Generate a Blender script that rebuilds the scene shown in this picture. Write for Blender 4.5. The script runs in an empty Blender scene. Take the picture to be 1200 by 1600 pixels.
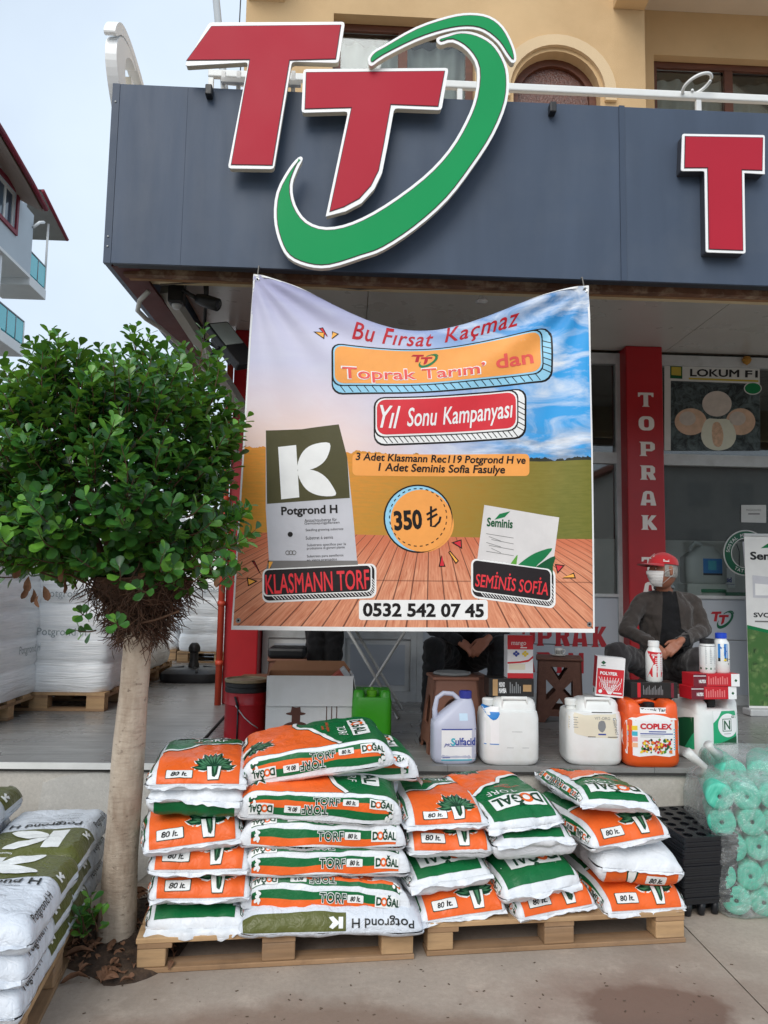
import bpy, bmesh, math, random
from mathutils import Vector, Matrix, noise as mnoise
from mathutils.geometry import tessellate_polygon
R = math.radians
PI = math.pi
S = bpy.context.scene
COL = S.collection
# ------------------------------------------------------------------ camera
CH, FPX, YAW, PIT, ROL = 1.65, 1200.0, R(2.5), R(5.7), R(1.0)
_fw = Vector((math.sin(YAW)*math.cos(PIT), math.cos(YAW)*math.cos(PIT), math.sin(PIT)))
_r0 = Vector((math.cos(YAW), -math.sin(YAW), 0)); _u0 = _r0.cross(_fw)
_rt = math.cos(ROL)*_r0 + math.sin(ROL)*_u0
_up = math.cos(ROL)*_u0 - math.sin(ROL)*_r0
cam_d = bpy.data.cameras.new('camera'); cam = bpy.data.objects.new('camera', cam_d); COL.objects.link(cam)
m = Matrix((_rt, _up, -_fw)).transposed().to_4x4(); m.translation = (0, 0, CH)
cam.matrix_world = m
cam_d.sensor_fit = 'VERTICAL'; cam_d.sensor_height = 36; cam_d.lens = 36*FPX/1600; cam_d.clip_end = 2000; cam_d.clip_start = .05
S.camera = cam
# ------------------------------------------------------------------ sky, sun, exposure
SUN_EL, SUN_AZ = R(40), R(200)
W = bpy.data.worlds.new('World'); S.world = W; W.use_nodes = True
nt = W.node_tree; nt.nodes.clear()
wo = nt.nodes.new('ShaderNodeOutputWorld'); bg = nt.nodes.new('ShaderNodeBackground')
sk = nt.nodes.new('ShaderNodeTexSky'); sk.sky_type = 'NISHITA'; sk.sun_disc = False
sk.sun_elevation = SUN_EL; sk.sun_rotation = SUN_AZ; sk.dust_density = 3; sk.air_density = 1
tc = nt.nodes.new('ShaderNodeTexCoord'); nz = nt.nodes.new('ShaderNodeTexNoise')
nz.inputs['Scale'].default_value = 2.2; nz.inputs['Detail'].default_value = 5; nz.inputs['Roughness'].default_value = .5
rmp = nt.nodes.new('ShaderNodeMapRange'); rmp.inputs['From Min'].default_value = .3; rmp.inputs['From Max'].default_value = .75
rmp.inputs['To Min'].default_value = .62; rmp.inputs['To Max'].default_value = .9
mx = nt.nodes.new('ShaderNodeMix'); mx.data_type = 'RGBA'; mx.inputs['B'].default_value = (6.6, 7.6, 8.7, 1)
nt.links.new(tc.outputs['Generated'], nz.inputs['Vector']); nt.links.new(nz.outputs['Fac'], rmp.inputs['Value'])
nt.links.new(rmp.outputs['Result'], mx.inputs['Factor']); nt.links.new(sk.outputs['Color'], mx.inputs['A'])
nt.links.new(mx.outputs['Result'], bg.inputs['Color']); nt.links.new(bg.outputs['Background'], wo.inputs['Surface'])
bg.inputs['Strength'].default_value = .12
sun_d = bpy.data.lights.new('sun', 'SUN'); sun = bpy.data.objects.new('sun', sun_d); COL.objects.link(sun)
sun_d.energy = 1.5; sun_d.angle = R(35); sun_d.color = (1, .97, .92)
_sd = Vector((math.sin(SUN_AZ)*math.cos(SUN_EL), math.cos(SUN_AZ)*math.cos(SUN_EL), math.sin(SUN_EL)))
sun.rotation_euler = _sd.to_track_quat('Z', 'Y').to_euler()
S.view_settings.view_transform = 'Standard'; S.view_settings.look = 'None'
S.view_settings.gamma = 1; S.view_settings.exposure = 0.18; S.view_settings.use_curve_mapping = False
S.cycles.max_bounces = 8; S.cycles.transparent_max_bounces = 16

# ------------------------------------------------------------------ helpers
def P(px, py, Y=None, Z=None, X=None):
    """point of the place seen at a photo pixel, at a known depth / height / side plane"""
    d = _fw + _rt*((px-600)/FPX) - _up*((py-800)/FPX)
    if Y is not None: t = Y/d.y
    elif Z is not None: t = (Z-CH)/d.z
    else: t = X/d.x
    return Vector((0, 0, CH)) + d*t
def lin(c): return tuple((x/255/12.92 if x/255 <= .04045 else ((x/255+.055)/1.055)**2.4) for x in c)

_M = {}
class NT:
    def __init__(s, t): s.t = t
    def n(s, ty, **k):
        nd = s.t.nodes.new(ty)
        for a, b in k.items(): setattr(nd, a, b)
        return nd
    def put(s, sock, v):
        if hasattr(v, 'is_linked') or hasattr(v, 'links'): s.t.links.new(v, sock)
        elif isinstance(v, (tuple, list)):
            sock.default_value = tuple(v) + ((1,) if len(sock.default_value) == 4 and len(v) == 3 else ())
        else: sock.default_value = v
    def m(s, op, a, b=0.0, c=0.0):
        nd = s.n('ShaderNodeMath', operation=op)
        for i, v in enumerate((a, b, c)): s.put(nd.inputs[i], v)
        return nd.outputs[0]
    def mix(s, f, a, b, bt='MIX'):
        nd = s.n('ShaderNodeMix', data_type='RGBA', blend_type=bt)
        s.put(nd.inputs['Factor'], f); s.put(nd.inputs['A'], a); s.put(nd.inputs['B'], b)
        return nd.outputs['Result']
    def noise(s, vec, scale, detail=4, rough=.55, dist=0):
        nd = s.n('ShaderNodeTexNoise'); nd.inputs['Scale'].default_value = scale
        nd.inputs['Detail'].default_value = detail; nd.inputs['Roughness'].default_value = rough
        nd.inputs['Distortion'].default_value = dist
        if vec is not None: s.t.links.new(vec, nd.inputs['Vector'])
        return nd.outputs['Fac']
    def rng(s, v, a, b, c=0.0, d=1.0):
        nd = s.n('ShaderNodeMapRange'); s.put(nd.inputs['Value'], v)
        for k, x in zip(('From Min', 'From Max', 'To Min', 'To Max'), (a, b, c, d)): nd.inputs[k].default_value = x
        return nd.outputs['Result']
    def vscale(s, vec, sc):
        nd = s.n('ShaderNodeMapping'); s.t.links.new(vec, nd.inputs['Vector']); nd.inputs['Scale'].default_value = sc
        return nd.outputs['Vector']
    def bump(s, h, st, dist=.01):
        nd = s.n('ShaderNodeBump'); nd.inputs['Strength'].default_value = st; nd.inputs['Distance'].default_value = dist
        s.t.links.new(h, nd.inputs['Height']); return nd.outputs['Normal']
def newmat(name):
    ma = bpy.data.materials.new(name); ma.use_nodes = True
    t = ma.node_tree; b = t.nodes['Principled BSDF']; N = NT(t)
    co = t.nodes.new('ShaderNodeTexCoord')
    return ma, N, b, co.outputs['Object'], co.outputs['UV']
def mat(name, col=None, rough=.5, var=.08, vs=7, bump=0, bs=60, metal=0, spec=.5, dirt=None, stretch=None, srgb=True, sheen=0, coat=0):
    """plain procedural surface: colour with uneven tone, optional dirt and fine relief"""
    if name in _M: return _M[name]
    c = lin(col) if srgb else col
    ma, N, b, ob, uv = newmat(name)
    vec = N.vscale(ob, stretch) if stretch else ob
    f = N.rng(N.noise(vec, vs, 6), .3, .7)
    lo = tuple(x*(1-var) for x in c); hi = tuple(min(1, x*(1+var)) for x in c)
    cc = N.mix(f, lo, hi)
    if dirt:
        dc, amt, ds = dirt
        g = N.rng(N.noise(ob, ds, 8, .65), .48, .72, 0, amt)
        cc = N.mix(g, cc, lin(dc))
    N.put(b.inputs['Base Color'], cc)
    N.put(b.inputs['Roughness'], N.rng(N.noise(vec, vs*2.3, 3), .2, .8, max(0, rough-.07), min(1, rough+.07)))
    b.inputs['Metallic'].default_value = metal; b.inputs['Specular IOR Level'].default_value = spec
    if coat: b.inputs['Coat Weight'].default_value = coat
    if sheen: b.inputs['Sheen Weight'].default_value = sheen
    if bump: N.put(b.inputs['Normal'], N.bump(N.noise(vec, bs, 6, .6), bump))
    _M[name] = ma; return ma
def print_mat(name, col, rough=.42):
    """ink on plastic film"""
    return mat(name, col, rough, .05, 9, .12, 26, spec=.25)

def tag(o, label=None, cat=None, group=None, kind=None):
    if label: o['label'] = label
    if cat: o['category'] = cat
    if group: o['group'] = group
    if kind: o['kind'] = kind
    return o
def thing(name, label, cat, loc=(0, 0, 0), rz=0, group=None):
    o = bpy.data.objects.new(name, None); COL.objects.link(o); o.empty_display_size = .1
    o.location = loc; o.rotation_euler = (0, 0, rz)
    return tag(o, label, cat, group)
def copy_tree(o, parent=None):
    c = o.copy(); COL.objects.link(c); c.parent = parent
    for ch in o.children: copy_tree(ch, c)
    return c

class MB:
    """collects geometry for one mesh object"""
    def __init__(s): s.v = []; s.f = []; s.mi = []; s.mats = []; s.sm = []
    def _m(s, ma):
        if ma not in s.mats: s.mats.append(ma)
        return s.mats.index(ma)
    def add(s, vs, fs, ma, smooth=False):
        o = len(s.v); k = s._m(ma); s.v += [tuple(p) for p in vs]
        for f in fs: s.f.append(tuple(i+o for i in f)); s.mi.append(k); s.sm.append(smooth)
        return s
    def box(s, a, b, ma, M=None, bev=0):
        x0, y0, z0 = a; x1, y1, z1 = b
        if bev:
            r = min(bev, (x1-x0)/2.01, (y1-y0)/2.01, (z1-z0)/2.01); vs = []; 
            bm = bmesh.new(); bmesh.ops.create_cube(bm, size=1)
            for v in bm.verts: v.co = Vector(((x0+x1)/2+v.co.x*(x1-x0), (y0+y1)/2+v.co.y*(y1-y0), (z0+z1)/2+v.co.z*(z1-z0)))
            bmesh.ops.bevel(bm, geom=bm.edges[:], offset=r, segments=2, affect='EDGES', profile=.5)
            vs = [v.co.copy() for v in bm.verts]; bm.verts.index_update(); fs = [[v.index for v in f.verts] for f in bm.faces]; bm.free()
        else:
            vs = [Vector(p) for p in ((x0,y0,z0),(x1,y0,z0),(x1,y1,z0),(x0,y1,z0),(x0,y0,z1),(x1,y0,z1),(x1,y1,z1),(x0,y1,z1))]
            fs = [(3,2,1,0),(4,5,6,7),(0,1,5,4),(1,2,6,5),(2,3,7,6),(3,0,4,7)]
        if M is not None: vs = [M @ v for v in vs]
        return s.add(vs, fs, ma)
    def tube(s, pts, r, ma, n=8, cap=True):
        pts = [Vector(p) for p in pts]; rs = r if isinstance(r, (list, tuple)) else [r]*len(pts)
        vs = []; fs = []; prev = None
        for i, p in enumerate(pts):
            t = (pts[min(i+1, len(pts)-1)] - pts[max(i-1, 0)]).normalized()
            if prev is None:
                a = Vector((0, 0, 1)) if abs(t.z) < .9 else Vector((1, 0, 0)); nx = t.cross(a).normalized()
            else: nx = (prev - t*prev.dot(t)).normalized()
            prev = nx; ny = t.cross(nx)
            for k in range(n):
                a = 2*PI*k/n; vs.append(p + (nx*math.cos(a)+ny*math.sin(a))*rs[i])
        for i in range(len(pts)-1):
            for k in range(n):
                k2 = (k+1) % n; fs.append((i*n+k, i*n+k2, (i+1)*n+k2, (i+1)*n+k))
        if cap: fs.append(tuple(range(n))[::-1]); fs.append(tuple(range((len(pts)-1)*n, len(pts)*n)))
        return s.add(vs, fs, ma, True)
    def lathe(s, prof, ma, c=(0,0,0), n=24, M=None, smooth=True):
        vs = []; fs = []
        for r, z in prof:
            for k in range(n):
                a = 2*PI*k/n; v = Vector((c[0]+r*math.cos(a), c[1]+r*math.sin(a), c[2]+z)); vs.append(M @ v if M is not None else v)
        for i in range(len(prof)-1):
            for k in range(n):
                k2 = (k+1) % n; fs.append((i*n+k, i*n+k2, (i+1)*n+k2, (i+1)*n+k))
        if prof[0][0] > 1e-4: fs.append(tuple(range(n))[::-1])
        if prof[-1][0] > 1e-4: fs.append(tuple(range((len(prof)-1)*n, len(prof)*n)))
        return s.add(vs, fs, ma, smooth)
    def prism(s, loops, ma, fn_front, fn_back, side=None):
        """polygon (first loop outer, rest holes) extruded between two mappings of 2d points"""
        fl = [Vector((p[0], p[1], 0)) for l in loops for p in l]
        tris = tessellate_polygon([[Vector((p[0], p[1], 0)) for p in l] for l in loops])
        n = len(fl); vs = [fn_front(p.x, p.y) for p in fl] + [fn_back(p.x, p.y) for p in fl]
        s.add(vs, [t for t in tris] + [tuple(i+n for i in t[::-1]) for t in tris], ma)
        k = 0; fs = []
        for l in loops:
            L = len(l)
            for i in range(L): a, b = k+i, k+(i+1) % L; fs.append((a, b, b+n, a+n))
            k += L
        return s.add(vs, fs, side or ma)
    def grid(s, fn, nu, nv, ma, smooth=True, uv=False):
        vs = [fn(i/nu, j/nv) for j in range(nv+1) for i in range(nu+1)]
        fs = [(j*(nu+1)+i, j*(nu+1)+i+1, (j+1)*(nu+1)+i+1, (j+1)*(nu+1)+i) for j in range(nv) for i in range(nu)]
        return s.add(vs, fs, ma, smooth)
    def loft(s, rings, ma, n=32, smooth=True):
        """rings: (z, cx, cy, rx, ry, exponent) superellipse sections"""
        vs = []; fs = []
        for z, cx, cy, rx, ry, e in rings:
            for k in range(n):
                a = 2*PI*k/n; c, q = math.cos(a), math.sin(a)
                vs.append((cx+rx*math.copysign(abs(c)**(2/e), c), cy+ry*math.copysign(abs(q)**(2/e), q), z))
        for i in range(len(rings)-1):
            for k in range(n):
                k2 = (k+1) % n; fs.append((i*n+k, i*n+k2, (i+1)*n+k2, (i+1)*n+k))
        fs.append(tuple(range(n))[::-1]); fs.append(tuple(range((len(rings)-1)*n, len(rings)*n)))
        return s.add(vs, fs, ma, smooth)
    def build(s, name, parent=None, M=None, auto=None, fixn=True):
        me = bpy.data.meshes.new(name)
        vs = [M @ Vector(v) for v in s.v] if M is not None else s.v
        me.from_pydata(vs, [], s.f)
        for ma in s.mats: me.materials.append(ma)
        me.polygons.foreach_set('material_index', s.mi); me.polygons.foreach_set('use_smooth', s.sm)
        if fixn:
            bm = bmesh.new(); bm.from_mesh(me); bmesh.ops.recalc_face_normals(bm, faces=bm.faces[:]); bm.to_mesh(me); bm.free()
        if auto: me.set_sharp_from_angle(angle=R(auto))
        me.update()
        o = bpy.data.objects.new(name, me); COL.objects.link(o)
        if parent: o.parent = parent
        return o
def struct(o): return tag(o, kind='structure')
def one(name, label, cat, mb, group=None, kind=None, **k):
    o = mb.build(name, **k); return tag(o, label, cat, group, kind)

# ---- flat print: lettering and shapes, laid on any surface
_TX = {}
def text2d(s, h, bold=0.0, shear=0.0, xs=1.0, sp=1.0, align='C'):
    """lettering as 2d triangles: cap height about h, centred on the origin (or left aligned)"""
    key = (s, bold, shear, sp)
    if key not in _TX:
        cu = bpy.data.curves.new('lettering', 'FONT'); cu.body = s; cu.size = 1; cu.shear = shear
        cu.space_character = sp; cu.resolution_u = 3; cu.fill_mode = 'BOTH'; cu.space_line = .95; cu.align_x = 'CENTER'
        ob = bpy.data.objects.new('lettering', cu); COL.objects.link(ob)
        dg = bpy.context.evaluated_depsgraph_get(); dg.update()
        me = bpy.data.meshes.new_from_object(ob.evaluated_get(dg))
        v = [(p.co.x, p.co.y) for p in me.vertices]; f = [tuple(p.vertices) for p in me.polygons]
        bpy.data.objects.remove(ob); bpy.data.curves.remove(cu); bpy.data.meshes.remove(me)
        if bold:                                    # heavier strokes: push the outline outwards
            cnt = {}
            for t in f:
                for i in range(len(t)):
                    a, b = t[i], t[(i+1) % len(t)]; cnt[(a, b)] = cnt.get((a, b), 0)+1
            nr = {}
            for (a, b) in cnt:
                if (b, a) not in cnt:
                    d = Vector((v[b][0]-v[a][0], v[b][1]-v[a][1]))
                    if d.length > 1e-7:
                        d.normalize(); n = Vector((d.y, -d.x))
                        for q in (a, b): nr.setdefault(q, []).append(n)
            v2 = list(v)
            for q, ns in nr.items():
                s_ = Vector((0, 0))
                for n in ns: s_ += n
                if s_.length > .35: s_ = s_*(2/max(1.3, s_.length_squared)) if len(ns) == 2 else s_.normalized(); v2[q] = (v[q][0]+s_.x*bold, v[q][1]+s_.y*bold)
            v = v2
        _TX[key] = (v, f)
    v, f = _TX[key]
    if not v: return [], []
    x0 = min(p[0] for p in v); x1 = max(p[0] for p in v); y0 = min(p[1] for p in v); y1 = max(p[1] for p in v)
    k = h/.73; cx = (x0+x1)/2 if align == 'C' else x0; cy = .36 if '\n' not in s else (y0+y1)/2
    return [((p[0]-cx)*k*xs, (p[1]-cy)*k) for p in v], f
def fit_text(s, w, h, bold=0.0, shear=0.0, sp=1.0):
    """lettering stretched to fill a w by h box, centred"""
    v, f = text2d(s, 1, bold, shear, 1, sp)
    x0 = min(p[0] for p in v); x1 = max(p[0] for p in v); y0 = min(p[1] for p in v); y1 = max(p[1] for p in v)
    return [((p[0]-(x0+x1)/2)*w/(x1-x0), (p[1]-(y0+y1)/2)*h/(y1-y0)) for p in v], f
def poly2d(*loops):
    v = [tuple(p) for l in loops for p in l]
    return v, [t for t in tessellate_polygon([[Vector((p[0], p[1], 0)) for p in l] for l in loops])]
def place(g, x=0, y=0, rot=0, sx=1, sy=1):
    c, q = math.cos(rot), math.sin(rot)
    return [(x+p[0]*sx*c-p[1]*sy*q, y+p[0]*sx*q+p[1]*sy*c) for p in g[0]], g[1]
def rect(x0, y0, x1, y1): return [(x0,y0),(x1,y0),(x1,y1),(x0,y1)]
def rrect(x0, y0, x1, y1, r, n=4):
    o = []
    for cx, cy, a in ((x1-r,y0+r,-90),(x1-r,y1-r,0),(x0+r,y1-r,90),(x0+r,y0+r,180)):
        for i in range(n+1): t = R(a+90*i/n); o.append((cx+r*math.cos(t), cy+r*math.sin(t)))
    return o
def ell(cx, cy, rx, ry, n=28, a0=0): return [(cx+rx*math.cos(a0+2*PI*i/n), cy+ry*math.sin(a0+2*PI*i/n)) for i in range(n)]
def inset(l, d):
    """shrink a simple polygon by d"""
    n = len(l); A = sum(l[i][0]*l[(i+1) % n][1]-l[(i+1) % n][0]*l[i][1] for i in range(n)); sg = 1 if A > 0 else -1; o = []
    for i in range(n):
        a, b, c = Vector(l[i-1]), Vector(l[i]), Vector(l[(i+1) % n])
        e1 = (b-a).normalized(); e2 = (c-b).normalized()
        n1 = Vector((-e1.y, e1.x))*sg; n2 = Vector((-e2.y, e2.x))*sg
        k = n1+n2; L = k.length_squared
        q = b + (k*(2*d/L) if L > .5 else n1*d); o.append((q.x, q.y))
    return o
def smooth_loop(pts, n=4):
    o = []; L = len(pts)
    for i in range(L):
        p0, p1, p2, p3 = (Vector(pts[(i+k-1) % L]) for k in range(4))
        for j in range(n):
            t = j/n
            q = .5*((2*p1)+(p2-p0)*t+(2*p0-5*p1+4*p2-p3)*t*t+(3*p1-p0-3*p2+p3)*t**3); o.append((q.x, q.y))
    return o
def stroke(pts, w):
    """open polyline of width w as a polygon"""
    l = []; r = []; n = len(pts)
    for i in range(n):
        a = Vector(pts[max(0, i-1)]); b = Vector(pts[min(n-1, i+1)]); t = (b-a).normalized(); q = Vector((-t.y, t.x))*w/2
        p = Vector(pts[i]); l.append(tuple(p+q)); r.append(tuple(p-q))
    return l + r[::-1]
def cut(g, sx, sy=None):
    """cut flat print along a grid so that it can follow a curved surface"""
    sy = sy or sx; v, f = g
    if not v: return g
    bm = bmesh.new(); bv = [bm.verts.new((p[0], p[1], 0)) for p in v]
    for t in f:
        try: bm.faces.new([bv[i] for i in t])
        except ValueError: pass
    for ax, st in ((0, sx), (1, sy)):
        lo = min(p[ax] for p in v); hi = max(p[ax] for p in v); k = math.floor(lo/st)+1
        while k*st < hi:
            co = [0, 0, 0]; co[ax] = k*st; no = [0, 0, 0]; no[ax] = 1
            bmesh.ops.bisect_plane(bm, geom=bm.verts[:]+bm.edges[:]+bm.faces[:], plane_co=co, plane_no=no, dist=1e-6); k += 1
    bm.verts.index_update()
    o = [(a.co.x, a.co.y) for a in bm.verts], [tuple(a.index for a in q.verts) for q in bm.faces]
    bm.free(); return o
class Art:
    """a stack of flat print layers: (2d mesh, material, layer)"""
    def __init__(s): s.l = []
    def a(s, g, ma, layer=1): s.l.append((g, ma, layer)); return s
    def p(s, loop, ma, layer=1, *holes): return s.a(poly2d(loop, *holes), ma, layer)
    def t(s, txt, x, y, h, ma, layer=3, rot=0, **k): return s.a(place(text2d(txt, h, **k), x, y, rot), ma, layer)
    def ft(s, txt, x0, y0, x1, y1, ma, layer=3, rot=0, **k):
        return s.a(place(fit_text(txt, abs(x1-x0), abs(y1-y0), **k), (x0+x1)/2, (y0+y1)/2, rot, 1, 1 if y1 > y0 else -1), ma, layer)
    def cut(s, sx, sy=None): s.l = [(cut(g, sx, sy), ma, k) for g, ma, k in s.l]; return s
    def lay(s, mb, fn, step=.0008, smooth=True):
        for g, ma, k in s.l: mb.add([fn(p[0], p[1], k*step) for p in g[0]], g[1], ma, smooth)
        return mb
def plane_fn(o, ux, uy, nrm):
    o, ux, uy, nrm = Vector(o), Vector(ux), Vector(uy), Vector(nrm)
    return lambda x, y, d=0: o+ux*x+uy*y+nrm*d
def pxplane(Y):
    """photo-pixel design laid on the upright plane at depth Y (print faces the street)"""
    def fn(x, y, d=0): q = P(x, y, Y=Y); return Vector((q.x, q.y-d, q.z))
    return fn
def nz3(x, y, z): return mnoise.noise(Vector((x, y, z)))
def fbm(x, y, z=0, o=3):
    return sum(mnoise.noise(Vector((x*2**i, y*2**i, z+7.1*i)))*.5**i for i in range(o))
# ================================================================== materials used widely
def concrete_mat(name, col, stain, dark_amt=.5, sc=1.0, splash=()):
    if name in _M: return _M[name]
    ma, N, b, ob, uv = newmat(name)
    c = lin(col)
    a = N.rng(N.noise(ob, 1.3*sc, 7, .6), .3, .7)
    cc = N.mix(a, tuple(x*.8 for x in c), tuple(x*1.15 for x in c))
    fine = N.rng(N.noise(ob, 38*sc, 8, .8), .35, .68)
    spk = N.rng(N.noise(ob, 150*sc, 3, .6), .62, .70, 0, .55)
    cc = N.mix(N.m('MULTIPLY', fine, .5), cc, tuple(x*.55 for x in c))
    cc = N.mix(spk, cc, tuple(x*.42 for x in c))
    st = N.rng(N.noise(ob, .9*sc, 8, .6, .6), .52, .74, 0, dark_amt)
    cc = N.mix(st, cc, lin(stain))
    lt = N.rng(N.noise(ob, 4.2*sc, 8, .75), .55, .75, 0, .45)
    cc = N.mix(lt, cc, tuple(min(1, x*1.5) for x in c))
    rough = .85
    for (x, y, rx, ry, soft, amt, dc) in splash:            # damp patches with a shape of their own
        sp = N.n('ShaderNodeSeparateXYZ'); N.t.links.new(ob, sp.inputs[0])
        dx = N.m('DIVIDE', N.m('SUBTRACT', sp.outputs[0], x), rx); dy = N.m('DIVIDE', N.m('SUBTRACT', sp.outputs[1], y), ry)
        d = N.m('SQRT', N.m('ADD', N.m('MULTIPLY', dx, dx), N.m('MULTIPLY', dy, dy)))
        d = N.m('ADD', d, N.rng(N.noise(ob, 3.5, 5), .2, .8, -.45, .45))
        cc = N.mix(N.rng(d, 1.0, 1.0-soft, 0, amt), cc, lin(dc))
    N.put(b.inputs['Base Color'], cc); b.inputs['Roughness'].default_value = rough
    N.put(b.inputs['Normal'], N.bump(N.m('ADD', N.m('MULTIPLY', N.noise(ob, 90*sc, 5, .7), .5), N.noise(ob, 9*sc, 5)), .35, .006))
    _M[name] = ma; return ma
def film_mat(name, col, rough=.32, bump=.3, dirt=.25):
    """plastic film of a sack, creased and a little dusty"""
    if name in _M: return _M[name]
    ma, N, b, ob, uv = newmat(name); c = lin(col)
    a = N.rng(N.noise(ob, 5, 5), .3, .7)
    cc = N.mix(a, tuple(x*.9 for x in c), tuple(min(1, x*1.06) for x in c))
    cc = N.mix(N.rng(N.noise(ob, 3.1, 8, .7, .4), .52, .78, 0, dirt), cc, lin((122, 112, 98)))
    N.put(b.inputs['Base Color'], cc)
    N.put(b.inputs['Roughness'], N.rng(N.noise(ob, 11, 3), .25, .75, rough-.08, rough+.14))
    rg = N.m('ABSOLUTE', N.m('SUBTRACT', N.noise(ob, 7, 3, .5, 1.6), .5)); rg2 = N.m('ABSOLUTE', N.m('SUBTRACT', N.noise(ob, 21, 2, .5, 1.2), .5))
    h = N.m('ADD', N.m('ADD', N.m('MINIMUM', N.m('MULTIPLY', rg, 5.0), .5), N.m('MULTIPLY', N.m('MINIMUM', N.m('MULTIPLY', rg2, 5.0), .5), .4)), N.m('MULTIPLY', N.noise(ob, 16, 3, .5, 1.2), .8))
    N.put(b.inputs['Normal'], N.bump(h, bump, .012)); b.inputs['Specular IOR Level'].default_value = .32
    _M[name] = ma; return ma
def wood_mat(name, col, dark, sc=1.0, axis=0):
    if name in _M: return _M[name]
    ma, N, b, ob, uv = newmat(name); c = lin(col); st = [22, 22, 22]; st[axis] = 1.6
    v = N.vscale(ob, tuple(x*sc for x in st))
    oi = N.n('ShaderNodeObjectInfo')
    g = N.rng(N.noise(v, 1.2, 8, .65, .8), .3, .72)
    cc = N.mix(g, tuple(x*.62 for x in c), tuple(min(1, x*1.15) for x in c))
    cc = N.mix(N.rng(N.noise(ob, 4*sc, 7, .65), .5, .72, 0, .7), cc, lin(dark))
    cc = N.mix(N.rng(N.noise(v, .6, 5, .6), .5, .75, 0, .5), cc, lin((148, 138, 126)))
    cc = N.mix(N.m('MULTIPLY', oi.outputs['Random'], .6), cc, tuple(x*.5 for x in c))
    N.put(b.inputs['Base Color'], cc); b.inputs['Roughness'].default_value = .78
    N.put(b.inputs['Normal'], N.bump(N.noise(v, 2, 6, .7), .4, .004))
    _M[name] = ma; return ma
def glass_mat(name, tint=(.9, .95, .95), refl=1.0):
    if name in _M: return _M[name]
    ma, N, b, ob, uv = newmat(name); t = ma.node_tree
    tr = N.n('ShaderNodeBsdfTransparent'); tr.inputs['Color'].default_value = (*tint, 1)
    gl = N.n('ShaderNodeBsdfGlossy'); gl.inputs['Roughness'].default_value = .02
    fr = N.n('ShaderNodeFresnel'); fr.inputs['IOR'].default_value = 1.5
    mxn = N.n('ShaderNodeMixShader'); N.put(mxn.inputs['Fac'], N.m('MULTIPLY', fr.outputs[0], 1.8*refl))
    t.links.new(tr.outputs[0], mxn.inputs[1]); t.links.new(gl.outputs[0], mxn.inputs[2])
    t.links.new(mxn.outputs[0], t.nodes['Material Output'].inputs['Surface'])
    _M[name] = ma; return ma
white_pl = lambda: mat('white plastic', (232, 233, 232), .4, .04, 5, .05, 40)
alu = lambda: mat('pale aluminium', (190, 193, 194), .38, .06, 9, .05, 80, metal=.0, dirt=((110, 106, 98), .3, 5))
black = lambda: mat('black plastic', (24, 25, 28), .45, .15, 12, .1, 60)

# ================================================================== ground
asp = concrete_mat('outer ground', (120, 114, 106), (80, 74, 68), .4)
g = MB().box((-400, -300, -.25), (400, 900, -.04), asp).build('ground'); struct(g)
wa, wb = P(1077, 1455, Z=0), P(1200, 1583, Z=0)          # the joint that runs out towards the street
s1, s2 = P(1030, 1590, Z=0), P(470, 1640, Z=0)
pav = concrete_mat('pavement concrete', (174, 160, 146), (122, 106, 92), .6, 1.0,
                   ((s1.x, s1.y, .36, .24, .22, .85, (96, 72, 60)), (s1.x-.05, s1.y+.12, .72, .34, .7, .6, (126, 100, 86)),
                    (s2.x, s2.y+.1, 1.0, .26, .5, .7, (118, 94, 78))))
pd = (wb-wa).normalized(); e0 = wa-pd*1.0; e1 = wb+pd*3.0; nx = Vector((-pd.y, pd.x, 0)); nx = nx if nx.x > 0 else -nx
gp = .006
def slab(poly): 
    mb = MB(); mb.prism([poly], pav, lambda x, y: Vector((x, y, 0)), lambda x, y: Vector((x, y, -.06))); return mb
a0, a1 = e0-nx*gp/2, e1-nx*gp/2; b0, b1 = e0+nx*gp/2, e1+nx*gp/2
pv = thing('pavement', None, None); struct(pv)
slab([(-9, -5), (a1.x, -5), (a1.x, a1.y), (a0.x, a0.y), (a0.x, 4.62), (-9, 4.62)]).build('slab', pv)
slab([(b1.x, -5), (9, -5), (9, 4.62), (b0.x, 4.62), (b0.x, b0.y), (b1.x, b1.y)]).build('slab', pv)
# fine litter on the pavement
rnd = random.Random(4)
lm = MB(); dk = mat('dark crumbs', (92, 76, 62), .9, .4)
for i in range(100):
    p = P(rnd.uniform(120, 1190), rnd.uniform(1500, 1600), Z=0); r = rnd.uniform(.001, .0032)
    a = rnd.uniform(0, 6.3)
    lm.box((-r*2, -r, .0005), (r*2, r, r*.8), dk, Matrix.Translation((p.x, p.y, 0)) @ Matrix.Rotation(a, 4, 'Z'))
one('crumbs', 'dark soil crumbs scattered over the concrete pavement', 'debris', lm, kind='stuff')
# soil round the tree
soil_m = mat('planting soil', (62, 48, 38), .95, .45, 22, .9, 45, dirt=((112, 88, 66), .7, 14))
sc = P(190, 1478, Z=0)
def soilf(u, v):
    a = 2*PI*u; rr = v; edge = 1+.22*fbm(math.cos(a)*1.3, math.sin(a)*1.3, 3)
    x = sc.x+.03+rr*.30*edge*math.cos(a); y = sc.y+.14+rr*.47*edge*math.sin(a)
    z = .05*(1-rr**3)+.022*fbm(x*14, y*14)*(1-rr**6)+.006
    return (x, y, z if rr < .999 else -.005)
struct(MB().grid(soilf, 48, 16, soil_m).build('soil'))
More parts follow.
